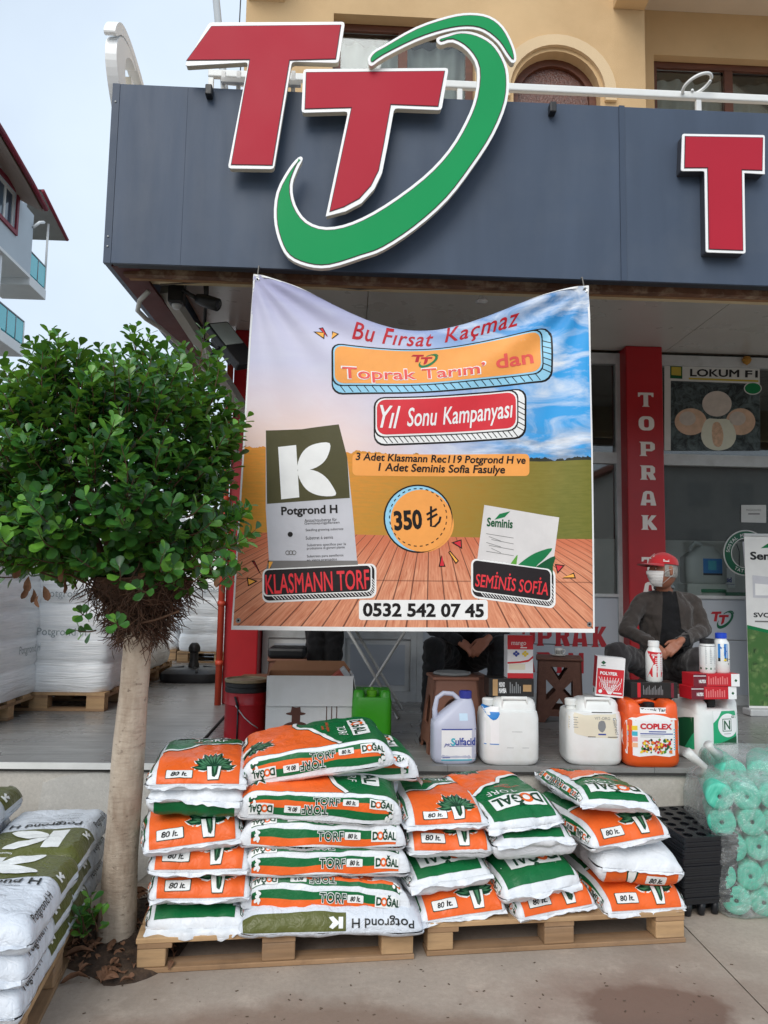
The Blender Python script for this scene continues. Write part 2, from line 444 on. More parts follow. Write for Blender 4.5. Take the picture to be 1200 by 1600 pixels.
# ================================================================== across the street (seen as reflections in the shop glass)
def hillf(u, v):
    x = -260+560*u; y = -120-90*v; h = (16+9*fbm(x*.012, 2.0, 1)+3*fbm(x*.06, 4, 2))*math.sin(PI*min(1, v*1.25))**.7
    return (x, y, h-.5)
struct(MB().grid(hillf, 80, 12, mat('wooded hill', (58, 74, 52), .95, .3, .12, .5, .4)).build('hills'))
ob_ = thing('opposite_building', 'pale building across the street, mirrored in the shop window', 'building', (23, -36, 0))
opw = mat('opposite wall', (206, 202, 194), .9, .06, .3)
MB().box((-6, -4, 0), (6, 4, 9.5), opw).build('wall', ob_); MB().box((-6.4, -4.4, 9.502), (6.4, 4.4, 9.9), mat('opposite roof', (150, 84, 66), .8)).build('roof', ob_)
for i in range(4):
    for j in range(3): MB().box((-5+i*2.7, 3.99, 1.2+j*2.9), (-3.6+i*2.7, 4.03, 2.7+j*2.9), mat('opposite window', (186, 184, 178), .5)).build('window', ob_)
# ================================================================== platform
plf = 4.5; PZ = .65
def floor_mat():
    ma, N, b, ob, uv = newmat('platform floor planks')
    v = N.vscale(ob, (.9, 14, 1)); g = N.rng(N.noise(v, 1.6, 8, .7, .5), .28, .75)
    cc = N.mix(g, lin((104, 104, 102)), lin((166, 165, 162)))
    cc = N.mix(N.rng(N.noise(N.vscale(ob, (.5, 3, 1)), 1, 4), .35, .7, 0, .45), cc, lin((112, 110, 108)))
    N.put(b.inputs['Base Color'], cc)
    N.put(b.inputs['Roughness'], N.rng(N.noise(ob, 1.1, 5, .6), .35, .65, .16, .42))
    N.put(b.inputs['Normal'], N.bump(N.noise(v, 3, 5), .12, .003)); return ma
flm = floor_mat()
kerb_m = concrete_mat('platform plaster', (196, 191, 182), (150, 142, 130), .55, 1.6)
dkl = mat('floor joint', (52, 50, 48), .8)
pl = thing('platform', None, None); struct(pl)
MB().box((-9, plf, -.1), (8, 14, PZ-.045), kerb_m).build('plinth', pl)
# floor of long boards laid across, thin dark joints between rows
bw = .20; y = plf-.02; k = 0; rb = random.Random(8)
bm_cache = {}
while y < 13.9:
    x = -9+rb.uniform(0, 1.2); mbp = MB()
    x = -9; first = True
    while x < 8:
        L = rb.uniform(.8, 1.2) if first else 1.2; first = False; x1 = min(8, x+L)
        if y < 9.5 and x1 > -3.6 and x < 4.6:
            mb = MB(); mb.box((x+.0012, y+.0012, PZ-.043), (x1-.0012, min(y+bw, 14)-.0012, PZ-rb.uniform(0, .0012)), flm); mb.build('floor_board', pl)
        else: mbp.box((x+.0012, y+.0012, PZ-.043), (x1-.0012, min(y+bw, 14)-.0012, PZ), flm)
        x = x1
    if mbp.v: tag(mbp.build('floor_boards_beyond', pl), kind='stuff')
    y += bw
MB().box((-9, plf-.02, PZ-.0445), (8, 13.98, PZ-.03), dkl).build('floor_bedding', pl)
lipm = mat('white floor edging', (224, 224, 220), .5, .08)
MB().box((-9, plf-.034, PZ-.03), (-.74, plf-.0215, PZ+.004), lipm).build('edge_trim', pl)
mbt = MB(); q0, q1 = P(318, 1158, Z=PZ), P(372, 1090, Z=PZ)
mbt.tube([q0+Vector((0, -.35, .003)), q1+Vector((0, 3, .003))], .012, dkl, 4); mbt.build('floor_divider', pl)
# smoother repair patch of plaster on the platform face
ptm = concrete_mat('plaster repair', (208, 205, 198), (178, 174, 166), .4, 2)
pts = [(66, 1232), (72, 1222), (100, 1212), (150, 1206), (178, 1208), (232, 1204), (236, 1360), (160, 1372), (62, 1330)]
mb = MB(); mb.prism([[(P(x, y, Y=plf).x, P(x, y, Y=plf).z) for x, y in smooth_loop(pts, 3)]], ptm, lambda x, y: Vector((x, plf-.005, y)), lambda x, y: Vector((x, plf+.01, y)))
mb.build('plaster_patch', pl)

# ================================================================== shop building
SY = 7.0
B = thing('shop_building', 'beige apartment building with a garden supply shop on its ground floor', 'building', (1, 7, 0)); B.matrix_world.translation
BI = Matrix.Translation((-1, -7, 0))
def bpart(mb, name, parent=None, **k): return mb.build(name, parent or B, M=BI, **k)
stucco = mat('beige stucco', (212, 180, 136), .9, .08, 1.2, .5, 130, dirt=((176, 140, 98), .35, .8))
stucco2 = mat('cream stucco', (222, 196, 158), .9, .06, 1.5, .4, 130)
brown = mat('brown window wood', (98, 56, 38), .5, .2, 5, .2, 60, stretch=(1, 1, 5))
paleslab = mat('white painted slab', (214, 200, 182), .9, .05, 2, .2, 90)
glz = glass_mat('window glass', (.86, .9, .9), .5)
glz_shop = glass_mat('shop window glass', (.93, .96, .96), .95)
WX0, WX1, WZ0, WZ1 = -.27, 1.12, 5.6, 7.235
AX, AR, AZ = 1.93, .43, 6.52
arch = [(AX-AR, 4.3), (AX+AR, 4.3), (AX+AR, AZ)]+[(AX+AR*math.cos(PI*i/16), AZ+AR*math.sin(PI*i/16)) for i in range(1, 16)]+[(AX-AR, AZ)]
wy = lambda Y: (lambda x, z: Vector((x, Y, z)))
mb = MB(); mb.prism([rect(-1.12, 3.97, 2.815, 11), rect(WX0, WZ0, WX1, WZ1), arch], stucco, wy(SY), wy(SY+.28)); bpart(mb, 'wall')
mb = MB(); mb.box((-1.118, SY+.282, 3.97), (-.9, 13, 11), stucco); bpart(mb, 'wall')
RX0, RZ0, RZ1 = 3.15, 5.6, 7.42
mb = MB(); mb.prism([rect(2.815, 3.97, 7, 11), rect(RX0, RZ0, 5.9, RZ1)], stucco, wy(7.6), wy(7.85)); bpart(mb, 'wall')
mb = MB(); mb.box((2.56, SY+.283, 3.97), (2.813, 7.85, 11), stucco); bpart(mb, 'wall')
mb = MB(); mb.box((2.83, 6.2, 7.93), (7, 7.598, 8.1), paleslab); bpart(mb, 'upper_slab')
mb = MB(); mb.prism([[(6.2, 8.1), (6.2, 7.55), (6.96, 7.43), (6.999, 7.43), (6.999, 8.1)]], stucco, lambda y, z: Vector((2.5, y, z)), lambda y, z: Vector((2.814, y, z))); bpart(mb, 'bracket')
mb = MB(); mb.prism([[(6.6, 8.1), (6.6, 7.5), (6.999, 7.32), (6.999, 8.1)]], stucco, lambda y, z: Vector((-1.1, y, z)), lambda y, z: Vector((-.75, y, z))); bpart(mb, 'bracket')
# raised moulding round the arched door
ro, ri = AR+.15, AR+.04
ml = [(AX+ro, AZ-.08), (AX+ro, AZ)]+[(AX+ro*math.cos(PI*i/18), AZ+ro*math.sin(PI*i/18)) for i in range(1, 18)]+[(AX-ro, AZ), (AX-ro, AZ-.08), (AX-ri, AZ-.08), (AX-ri, AZ)]+[(AX-ri*math.cos(PI*i/18), AZ+ri*math.sin(PI*i/18)) for i in range(1, 18)]+[(AX+ri, AZ), (AX+ri, AZ-.08)]
mb = MB(); mb.prism([ml], stucco2, wy(SY-.04), wy(SY-.001)); bpart(mb, 'arch_moulding')
def curtain(mb, x0, x1, z0, z1, Y, ma, seed=0):
    def f(u, v):
        x = x0+(x1-x0)*u
        return (x, Y+.025*math.sin(x*38+seed+.7*math.sin(v*3))+.02*math.sin(x*13+seed), z0+(z1-z0)*v)
    mb.grid(f, 90, 6, ma)
lace = mat('sheer curtain', (196, 194, 186), .9, .12, 3, .1, 60)
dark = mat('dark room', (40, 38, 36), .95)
def upper_window(name, x0, x1, z0, z1, Y, mull, rails):
    w = MB(); t = .07
    for a, b in ((x0, x0+t), (x1-t, x1)): w.box((a, Y, z0), (b, Y+.08, z1), brown)
    w.box((x0+t, Y, z1-t), (x1-t, Y+.079, z1), brown); w.box((x0+t, Y, z0), (x1-t, Y+.079, z0+t), brown)
    for m_ in mull: w.box((m_-.045, Y+.003, z0+t), (m_+.045, Y+.076, z1-t), brown)
    for r_ in rails:
        xs = [x0+t]+[q for m_ in mull for q in (m_-.045, m_+.045)]+[x1-t]
        for i in range(0, len(xs), 2): w.box((xs[i], Y+.006, r_-.04), (xs[i+1], Y+.073, r_+.04), brown)
    o = bpart(w, name)
    xs = [x0+t]+[q for m_ in mull for q in (m_-.045, m_+.045)]+[x1-t]; zs = [z0+t]+[q for r_ in rails for q in (r_-.04, r_+.04)]+[z1-t]
    for i in range(0, len(xs), 2):
        for j in range(0, len(zs), 2):
            g = MB(); g.box((xs[i]+.001, Y+.035, zs[j]+.001), (xs[i+1]-.001, Y+.041, zs[j+1]-.001), glz); bpart(g, 'pane', o)
    c = MB(); curtain(c, x0+.02, x1-.02, z0, z1-.1, Y+.17, lace, x0); bpart(c, 'curtain', o)
    return o
upper_window('window', WX0+.002, WX1-.002, WZ0, WZ1-.002, SY+.13, [.42], [6.42])
upper_window('window', RX0+.002, 5.898, RZ0, RZ1-.002, 7.7, [4.02, 4.95], [6.55])
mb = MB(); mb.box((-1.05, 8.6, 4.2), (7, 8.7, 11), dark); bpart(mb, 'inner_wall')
# arched door: frame, textured panel
ai = [(AX-AR+.07, 4.3), (AX+AR-.07, 4.3), (AX+AR-.07, AZ)]+[(AX+(AR-.07)*math.cos(PI*i/16), AZ+(AR-.07)*math.sin(PI*i/16)) for i in range(1, 16)]+[(AX-AR+.07, AZ)]
mb = MB(); mb.prism([[(x*1, z) for x, z in arch], ai], brown, wy(SY+.12), wy(SY+.2)); ad = bpart(mb, 'arched_door')
ambm = mat('ribbed amber glass', (92, 46, 26), .25, .3, 30, .8, 55, spec=.7)
mb = MB(); mb.prism([ai], ambm, wy(SY+.16), wy(SY+.17)); bpart(mb, 'amber_pane', ad)
mb = MB(); mb.box((AX-AR+.071, SY+.13, 6.33), (AX+AR-.071, SY+.158, 6.40), brown); bpart(mb, 'door_rail', ad)
# floor slab over the shop, cream beam behind the sign, metal soffit
mb = MB(); mb.box((-1.36, 4.6, 3.965), (7, 6.998, 4.2), paleslab); bpart(mb, 'balcony_slab')
mb = MB(); mb.box((2.82, 6.999, 3.962), (7, 7.599, 4.198), paleslab); bpart(mb, 'balcony_slab')
creamb = mat('cream beam paint', (214, 196, 158), .7, .08, 3, .2, 60, dirt=((140, 110, 76), .4, 6))
mb = MB(); mb.box((-1.33, 4.72, 3.56), (7, 4.80, 3.962), creamb); bpart(mb, 'front_beam')
mb = MB(); mb.box((-1.33, 4.801, 3.62), (7, 4.86, 3.66), creamb); bpart(mb, 'front_beam')
soff = mat('glossy soffit sheet', (196, 194, 188), .3, .05, 1.5, .04, 30)
for i in range(6):
    x0 = -1.32+i*1.42; mb = MB(); mb.box((x0+.002, 4.87, 3.925), (x0+1.416, 6.956, 3.945), soff); bpart(mb, 'soffit_panel')
# red columns
redm = mat('red column cladding', (172, 22, 32), .35, .06, 2, .03, 30, dirt=((120, 20, 26), .3, 3))
mb = MB(); mb.box((2.505, 6.8, PZ), (2.848, 7.1, 3.924), redm, bev=.012); c1 = bpart(mb, 'red_column')
ltm = mat('white vinyl lettering', (226, 216, 210), .5, .04)
def slab_letter(ch, w, h):
    """heavy slab-serif capital built from polygons in a w by h box centred on 0"""
    s, t = .30*w, .17*h; x0, x1, y0, y1 = -w/2, w/2, -h/2, h/2; f = .10*w
    if ch == 'T': return [[(x0,y1),(x0,y1-.30*h),(x0+.1*w,y1-.30*h),(x0+.17*w,y1-t),(-s/2,y1-t),(-s/2,y0+t*.6),(-s/2-f,y0),(s/2+f,y0),(s/2,y0+t*.6),(s/2,y1-t),(x1-.17*w,y1-t),(x1-.1*w,y1-.3*h),(x1,y1-.3*h),(x1,y1)]]
    if ch == 'O': return [rrect(x0, y0, x1, y1, .36*w, 5), rrect(-.16*w, y0+.2*h, .16*w, y1-.2*h, .12*w, 4)]
    if ch == 'P': return [[(x0,y1),(x1-.2*w,y1),(x1,y1-.15*h),(x1,y0+.48*h),(x1-.2*w,y0+.34*h),(x0+.42*w,y0+.34*h),(x0+.42*w,y0+t*.6),(x0+.42*w+f,y0),(x0,y0),(x0+.1*w,y0+t*.6),(x0+.1*w,y1-t*.6)], rect(x0+.42*w, y0+.5*h, x1-.3*w, y1-.17*h)]
    if ch == 'R': return [[(x0,y1),(x1-.2*w,y1),(x1-.03*w,y1-.14*h),(x1-.03*w,y0+.52*h),(x1-.16*w,y0+.42*h),(x1,y0+.1*h),(x1,y0),(x1-.34*w,y0),(x0+.47*w,y0+.38*h),(x0+.42*w,y0+.38*h),(x0+.42*w,y0+t*.6),(x0+.42*w+f,y0),(x0,y0),(x0+.1*w,y0+t*.6),(x0+.1*w,y1-t*.6)], rect(x0+.42*w, y0+.54*h, x1-.33*w, y1-.17*h)]
    if ch == 'A': return [[(x0,y0),(x0+.18*w,y1-.12*h),(x0+.34*w,y1),(x1-.34*w,y1),(x1-.18*w,y1-.12*h),(x1,y0),(x1-.36*w,y0),(x1-.36*w,y0+.2*h),(x0+.36*w,y0+.2*h),(x0+.36*w,y0)], [(x0+.37*w,y0+.4*h),(x1-.37*w,y0+.4*h),(x1-.42*w,y1-.2*h),(x0+.42*w,y1-.2*h)]]
    if ch == 'K': return [[(x0,y1),(x0+.5*w,y1),(x0+.42*w,y1-t*.6),(x0+.42*w,y0+.62*h),(x1-.34*w,y1),(x1-.02*w,y1),(x1-.36*w,y0+.58*h),(x1,y0+.1*h),(x1,y0),(x1-.34*w,y0),(x0+.42*w,y0+.40*h),(x0+.42*w,y0+t*.6),(x0+.5*w,y0),(x0,y0),(x0+.1*w,y0+t*.6),(x0+.1*w,y1-t*.6)]]
    if ch == 'I': return [[(-s/2-f,y1),(s/2+f,y1),(s/2,y1-t*.6),(s/2,y0+t*.6),(s/2+f,y0),(-s/2-f,y0),(-s/2,y0+t*.6),(-s/2,y1-t*.6)]]
    if ch == 'M': return [[(x0,y0),(x0,y1),(x0+.3*w,y1),(0,y0+.35*h),(x1-.3*w,y1),(x1,y1),(x1,y0),(x1-.28*w,y0),(x1-.28*w,y0+.55*h),(0,y0),(x0+.28*w,y0+.55*h),(x0+.28*w,y0)]]
fn = plane_fn((0, 6.797, 0), (1, 0, 0), (0, 0, 1), (0, -1, 0))
for k, ch in enumerate('TOPRAKTARIM'):
    pyc = (624.5, 661.5, 701.5, 738.5, 778.5, 816.5, 882, 921, 960, 998, 1037)[k]
    q = P(1009+k*1.0, pyc, Y=6.797); A = Art(); loops = slab_letter(ch, .145, .132)
    A.a(place(poly2d(*loops), q.x, q.z), ltm, 1); bpart(A.lay(MB(), fn), 'letter_'+{'I': 'i'}.get(ch, ch.lower()), c1)
mb = MB(); mb.box((-1.06, 6.7, PZ), (-.77, 7.2, 3.924), redm, bev=.012); c2 = bpart(mb, 'red_column')
orp = mat('orange red pipe', (196, 72, 48), .5, .1, 5)
mb = MB(); mb.tube([(-1.085, 6.66, PZ), (-1.085, 6.66, 3.9)], .028, orp, 10)
for z in (1.0, 1.5, 2.4, 3.2): mb.tube([(-1.085, 6.66, z-.02), (-1.085, 6.66, z+.02)], .034, orp, 10)
bpart(mb, 'drain_pipe', c2)
sidew = concrete_mat('side wall render', (196, 184, 164), (150, 138, 120), .5, 1)
mb = MB(); mb.box((-1.0, 7.2, PZ-.05), (-.86, 13.5, 3.965), sidew); bpart(mb, 'side_wall')
# shop front: frames, glass, film panels
al = alu()
filmp = mat('grey film panel', (176, 182, 190), .35, .04, 2, .02, 20)
whitep = mat('white door panel', (206, 208, 208), .45, .04, 3, .03, 30, dirt=((150, 146, 140), .3, 4))
zf = P(1140, 931, Y=SY).z; zl = P(1140, 1000, Y=SY).z; zt0 = P(1120, 729, Y=SY).z; zt1 = P(1120, 712, Y=SY).z
bays = [(-.76, -.08, 'd'), (-.08, .62, 'd'), (.62, 1.52, 'f'), (1.52, 2.52, 'f'), (2.855, 4.10, 'r'), (4.10, 5.3, 'r'), (5.3, 6.4, 'r')]
def rail(x0, x1, z0, z1, Y0=6.96, Y1=7.04): return MB().box((x0, Y0, z0), (x1, Y1, z1), al)
for x0, x1, kd in bays:
    w = MB(); t = .055; Y0, Y1 = 6.96, 7.04
    w.box((x0+.001, Y0, PZ), (x0+t, Y1, 3.9), al); w.box((x1-t, Y0, PZ), (x1-.001, Y1, 3.9), al)
    zz = [(PZ, PZ+.09), (zt0, zt1), (3.80, 3.9)]
    if kd == 'd': zz.insert(1, (1.20, 1.29))
    else: zz.insert(1, (zf-.03, zf))
    for a, b in zz: w.box((x0+t, Y0+.004, a), (x1-t, Y1-.004, b), al)
    o = bpart(w, 'shop_door' if kd == 'd' else 'shop_window')
    zz.sort()
    for i in range(3):
        a, b = zz[i][1]+.001, zz[i+1][0]-.001; g = MB()
        if i == 0:
            if kd == 'd':
                g.box((x0+t+.001, 6.985, a), (x1-t-.001, 7.01, b), whitep)
                g.box((x0+t+.05, 6.978, a+.05), (x1-t-.05, 6.9845, b-.05), filmp)
            else:
                zc = zl if kd == 'r' else (a+b)/2
                g.box((x0+t+.001, 6.985, a), (x1-t-.001, 7.01, zc-.004), filmp); g.box((x0+t+.001, 6.985, zc+.004), (x1-t-.001, 7.01, b), filmp)
            bpart(g, 'lower_panel', o)
        else:
            g.box((x0+t+.001, 6.997, a), (x1-t-.001, 7.005, b), glz_shop); bpart(g, 'pane', o)
hm = MB(); hm.tube([P(980, 778, Y=6.92), P(980, 808, Y=6.92)], .012, white_pl(), 8); hm.tube([P(980, 778, Y=6.92), P(980, 778, Y=6.965)], .01, white_pl(), 6); hm.tube([P(980, 808, Y=6.92), P(980, 808, Y=6.965)], .01, white_pl(), 6)
bpart(hm, 'door_handle')
# lettering on the film panels
redv = mat('red vinyl', (170, 34, 44), .45, .08, 3); grnv = mat('green vinyl', (18, 92, 64), .45, .05); blk = mat('black ink', (22, 22, 24), .5, .05)
def px_text(A, s, x, y, h, ma, layer=2, rot=0, **k):
    A.a(place(text2d(s, h, **k), x, y, -rot, 1, -1), ma, layer)
def px_fit(A, s, x0, y0, x1, y1, ma, layer=2, rot=0, **k):
    g = fit_text(s, x1-x0, y1-y0, **k); g = ([(p[0], -p[1]) for p in g[0]], g[1]); A.a(place(g, (x0+x1)/2, (y0+y1)/2, rot), ma, layer)
A = Art(); xs = [(800, 'T'), (824, 'O'), (850, 'P'), (878, 'R'), (906, 'A'), (936, 'K')]
for x, ch in xs:
    lp = slab_letter(ch, 24, 32); A.a(place(poly2d(*lp), x, 992+(x-800)*.022, 0, 1, -1), redv, 1)
for x, ch in ((800, 'T'), (824, 'A'), (850, 'R'), (874, 'I'), (900, 'M')):
    lp = slab_letter(ch, 24, 32); A.a(place(poly2d(*lp), x, 1034+(x-800)*.022, 0, 1, -1), redv, 1)
bpart(A.lay(MB(), pxplane(6.984)), 'panel_lettering')
def tt_logo(A, x, y, k, red, grn, layer=1):
    """the small TT emblem with its swoosh; x, y top left in design units, y downwards, k scale (unit = sign pixels)"""
    f = lambda l: [(x+(a-288)*k, y+(b-19)*k) for a, b in l]
    A.p(f(T1i), red, layer); A.p(f(T2i), red, layer); A.p(f(smooth_loop(SWA, 2)), grn, layer+1); A.p(f(smooth_loop(SWB, 2)), grn, layer)
T1o = [(327,35),(539,34),(529,98),(456,96),(428,264),(356,263),(388,97),(288,103)]
T1i = [(331,42),(532,40),(524,92),(452,94),(425,258),(362,257),(391,93),(293,94)]
T2o = [(474,108),(701,106),(690,172),(616,169),(606,225),(597,270),(585,295),(565,317),(540,330),(509,338),(544,174),(471,176)]
T2i = [(479,114),(694,112),(684,166),(610,163),(599,225),(591,266),(579,290),(561,310),(537,323),(516,330),(550,168),(477,170)]
SWA = [(575,92),(583,80),(600,70),(650,42),(700,25),(735,20),(765,25),(787,42),(802,70),(807,92),(800,98),(790,86),(777,67),(755,50),(730,45),(695,50),(650,65),(600,90),(580,103)]
SWB = [(682,60),(700,53),(720,48),(745,52),(770,66),(787,90),(795,118),(792,160),(772,210),(740,260),(700,312),(650,357),(600,390),(565,403),(515,418),(480,416),(450,402),(435,375),(428,340),(432,300),(450,265),(466,246),(473,248),(465,265),(457,290),(462,320),(480,345),(510,355),(550,347),(600,321),(660,277),(700,235),(727,190),(742,150),(745,107),(730,80),(707,66),(688,70)]
A = Art(); tt_logo(A, 1110, 954, .071, redv, grnv, 1); bpart(A.lay(MB(), pxplane(6.984)), 'panel_emblem')

# ------------------------------------------------------------------ inside the shop
ins = mat('shop interior wall', (84, 88, 84), .9, .1); insd = mat('shop interior floor', (110, 108, 104), .5, .1)
mb = MB(); mb.box((-.86, 11.0, PZ), (7, 11.1, 3.96), ins); mb.box((6.9, 7.1, PZ), (7, 11, 3.96), ins); bpart(mb, 'interior_wall')
mb = MB(); mb.box((-.86, 7.1, 3.93), (6.9, 11, 3.955), ins); bpart(mb, 'interior_ceiling')
sh = thing('display_shelf', 'long pale display shelf standing inside the shop window', 'shelf', (0, 0, 0))
shm = mat('shelf board', (190, 188, 180), .5, .06)
zs = P(1100, 948, Y=7.35).z
mb = MB(); mb.box((2.88, 7.12, zs-.03), (5.2, 7.62, zs), shm); mb.build('board', sh)
for x in (2.98, 5.16): MB().box((x, 7.14, PZ), (x+.03, 7.6, zs-.031), shm).build('leg', sh)
MB().box((2.96, 9.2, PZ), (5.2, 9.6, 2.3), shm).build('rear_shelf', sh)
# ================================================================== shop sign
FY = 4.40
SG = thing('shop_sign', 'long slate grey fascia sign with raised red letters and green swoosh', 'sign', (1, 4.4, 3.5))
SI = Matrix.Translation((-1, -4.4, -3.5))
def spart(mb, name, parent=None, **k): return mb.build(name, parent or SG, M=SI, **k)
slate = mat('slate composite panel', (72, 84, 102), .45, .10, 2.2, .02, 14, spec=.22, dirt=((88, 97, 110), .5, 1.6), stretch=(2.5, 2.5, .35))
slated = mat('slate trim', (66, 78, 96), .45, .05, 2, .02, 14, spec=.25)
slate_dark = mat('sign underside', (42, 46, 54), .6, .1)
FZ0, FZ1 = 3.522, 4.636
seam = P(973, 300, Y=FY).x
s0 = P(289, 250, Y=FY).x
mb = MB(); mb.box((-1.435, FY, FZ0), (s0-.0003, FY+.02, FZ1), slate, bev=.0008); spart(mb, 'panel')
mb = MB(); mb.box((s0+.0003, FY, FZ0), (seam-.018, FY+.02, FZ1), slate, bev=.0008); spart(mb, 'panel')
mb = MB(); mb.box((seam+.018, FY, FZ0), (3.9, FY+.02, FZ1), slate, bev=.003); spart(mb, 'panel')
mb = MB(); mb.box((3.905, FY, FZ0), (6.4, FY+.02, FZ1), slate, bev=.003); spart(mb, 'panel')
mb = MB(); mb.box((seam-.0175, FY-.006, FZ0-.001), (seam+.0175, FY+.018, FZ1+.004), slated); spart(mb, 'seam_strip')
mb = MB(); mb.box((-1.48, FY-.001, FZ0-.001), (-1.437, FY+.03, FZ1+.002), slated); spart(mb, 'corner_strip')
for z in (3.68, 4.52, 3.62):
    mb = MB(); M2 = Matrix.Translation((-1.458, FY-.003, z)) @ Matrix.Rotation(PI/2, 4, 'X'); mb.lathe([(.006, 0), (.005, .003), (.0001, .004)], alu(), n=8, M=M2); spart(mb, 'rivet')
# return along the alley and the folded lower edge
mb = MB(); vs = [(-1.478, FY+.031, FZ0), (-1.40, 7.15, FZ0), (-1.40, 7.15, FZ1), (-1.478, FY+.031, FZ1)]
mb.add([Vector(v) for v in vs]+[Vector(v)+Vector((.03, 0, 0)) for v in vs], [(0,1,2,3),(7,6,5,4),(0,4,5,1),(1,5,6,2),(2,6,7,3),(3,7,4,0)], slate); spart(mb, 'side_panel')
mb = MB(); vs = [(-1.446, FY+.05, FZ0-.002), (-1.366, 7.15, FZ0-.002), (-1.22, 7.15, FZ0+.01), (-1.30, FY+.05, FZ0+.01)]
mb.add([Vector(v) for v in vs]+[Vector(v)+Vector((0, 0, .02)) for v in vs], [(3,2,1,0),(4,5,6,7),(0,1,5,4),(1,2,6,5),(2,3,7,6),(3,0,4,7)], mat('maroon lath', (88, 40, 38), .7, .2)); spart(mb, 'side_lath')
mb = MB(); mb.box((-1.43, FY+.021, FZ0+.001), (6.4, FY+.075, FZ0+.012), slate_dark); spart(mb, 'lower_fold')
rust = mat('rusty angle iron', (104, 72, 54), .85, .3, 9, .4, 40, dirt=((196, 176, 150), .7, 7))
mb = MB(); mb.box((-1.40, FY+.13, FZ0-.012), (6.4, FY+.19, FZ0+.03), rust); spart(mb, 'angle_iron')
mb = MB(); mb.box((-1.39, FY+.215, FZ0-.004), (6.4, FY+.25, FZ0+.04), mat('timber lath', (150, 112, 78), .85, .25, 8, .3, 40)); spart(mb, 'timber_lath')
mb = MB(); mb.box((-1.43, FY+.021, FZ1-.03), (6.4, FY+.28, FZ1-.002), slated); spart(mb, 'top_cap')
for px, py in ((327, 143), (863, 170)):
    q = P(px, py, Y=FY-.03); mb = MB(); mb.box((q.x-.02, FY-.06, q.z-.035), (q.x+.02, FY-.001, q.z+.03), black(), bev=.006); mb.box((q.x-.017, FY-.001, q.z+.03), (q.x+.017, FY+.06, q.z+.038), black()); spart(mb, 'clip_lamp')
# raised letters: white rim with returns, coloured face just proud of it
rim = mat('white letter rim', (246, 247, 247), .35, .02, 3); ret = mat('letter returns', (208, 200, 182), .45, .06, 3)
rface = mat('red letter face', (178, 34, 54), .5, .04, 1.2, .03, 9, spec=.2); gface = mat('green letter face', (0, 150, 84), .5, .04, 1.2, .03, 9, spec=.2)
retd = mat('dark letter returns', (60, 62, 70), .5, .06, 3)
def letter(name, outer, inner, face, Yf, depth, returns):
    f1 = lambda Y: (lambda x, y: Vector((P(x, y, Y=Yf).x, Y, P(x, y, Y=Yf).z)))
    mb = MB(); mb.prism([outer], rim, f1(Yf), f1(Yf+.006), rim); mb.prism([inset(outer, .8)], returns, f1(Yf+.0065), f1(Yf+depth), returns)
    o = spart(mb, name)
    mb = MB(); mb.prism([inset(inner, -1.2)], mat('dark face edge', (70, 40, 50), .5), f1(Yf-.0022), f1(Yf-.0002)); mb.prism([inner], face, f1(Yf-.0045), f1(Yf-.0024)); spart(mb, name+'_face', o)
    return o
def rounded(l, r=5):
    o = []; n = len(l)
    for i in range(n):
        a, b, c = Vector(l[i-1]), Vector(l[i]), Vector(l[(i+1) % n])
        if (a-b).length < 34 or (c-b).length < 34: o.append(tuple(b)); continue
        p = b+(a-b).normalized()*r; q = b+(c-b).normalized()*r; mdl = (p+q+b*2)/4
        o += [tuple(p), tuple(mdl), tuple(q)]
    return o
letter('letter_t', rounded(T1o), T1i, rface, FY-.115, .045, ret)
letter('letter_t', rounded(T2o), T2i, rface, FY-.105, .045, ret)
SA = smooth_loop(SWA, 3); SB = smooth_loop(SWB, 3)
letter('swoosh', SA, inset(SA, 5), gface, FY-.15, .045, ret)
letter('swoosh', SB, inset(SB, 5.5), gface, FY-.14, .045, ret)
TB = [(1066,209),(1195,211),(1195,272),(1163,270),(1165,396),(1103,394),(1101,267),(1064,267)]
TBi = [(1071,214),(1191,216),(1190,266),(1158,265),(1160,391),(1108,389),(1106,262),(1070,262)]
letter('letter_t', rounded(TB, 3), TBi, rface, FY-.075, .073, retd)
# brackets that hold the emblem off the fascia
for px, py in ((400, 200), (560, 250), (500, 400), (700, 300)):
    q = P(px, py, Y=FY); mb = MB(); mb.box((q.x-.02, FY-.062, q.z-.02), (q.x+.02, FY-.001, q.z+.02), alu()); spart(mb, 'bracket')
mb = MB(); mb.box((P(345, 122, Y=FY+.1).x, FY+.1, P(345, 127, Y=FY+.1).z), (P(470, 122, Y=FY+.1).x, FY+.13, P(345, 120, Y=FY+.1).z), white_pl())
for px in (348, 372, 458): q = P(px, 105, Y=FY+.1); mb.box((q.x-.012, FY+.131, 4.6), (q.x+.012, FY+.155, q.z), white_pl())
spart(mb, 'emblem_frame')
# the same emblem fixed to the alley side of the sign, seen edge on
XS = -1.56; ek = .0036
def sidef(X): return lambda a, b: Vector((X, 4.42+(807-a)*ek, 4.26+(420-b)*ek*.62+.0))
def se(l): return l
mb = MB(); mb.prism([SA], rim, sidef(XS), sidef(XS+.07), rim); spart(mb, 'side_swoosh')
mb = MB(); mb.prism([SB], rim, sidef(XS), sidef(XS+.07), rim); spart(mb, 'side_swoosh')
mb = MB(); mb.prism([T1o], rim, sidef(XS), sidef(XS+.06), ret); spart(mb, 'side_letter_t')
mb = MB(); mb.prism([T2o], rim, sidef(XS), sidef(XS+.06), ret); spart(mb, 'side_letter_t')

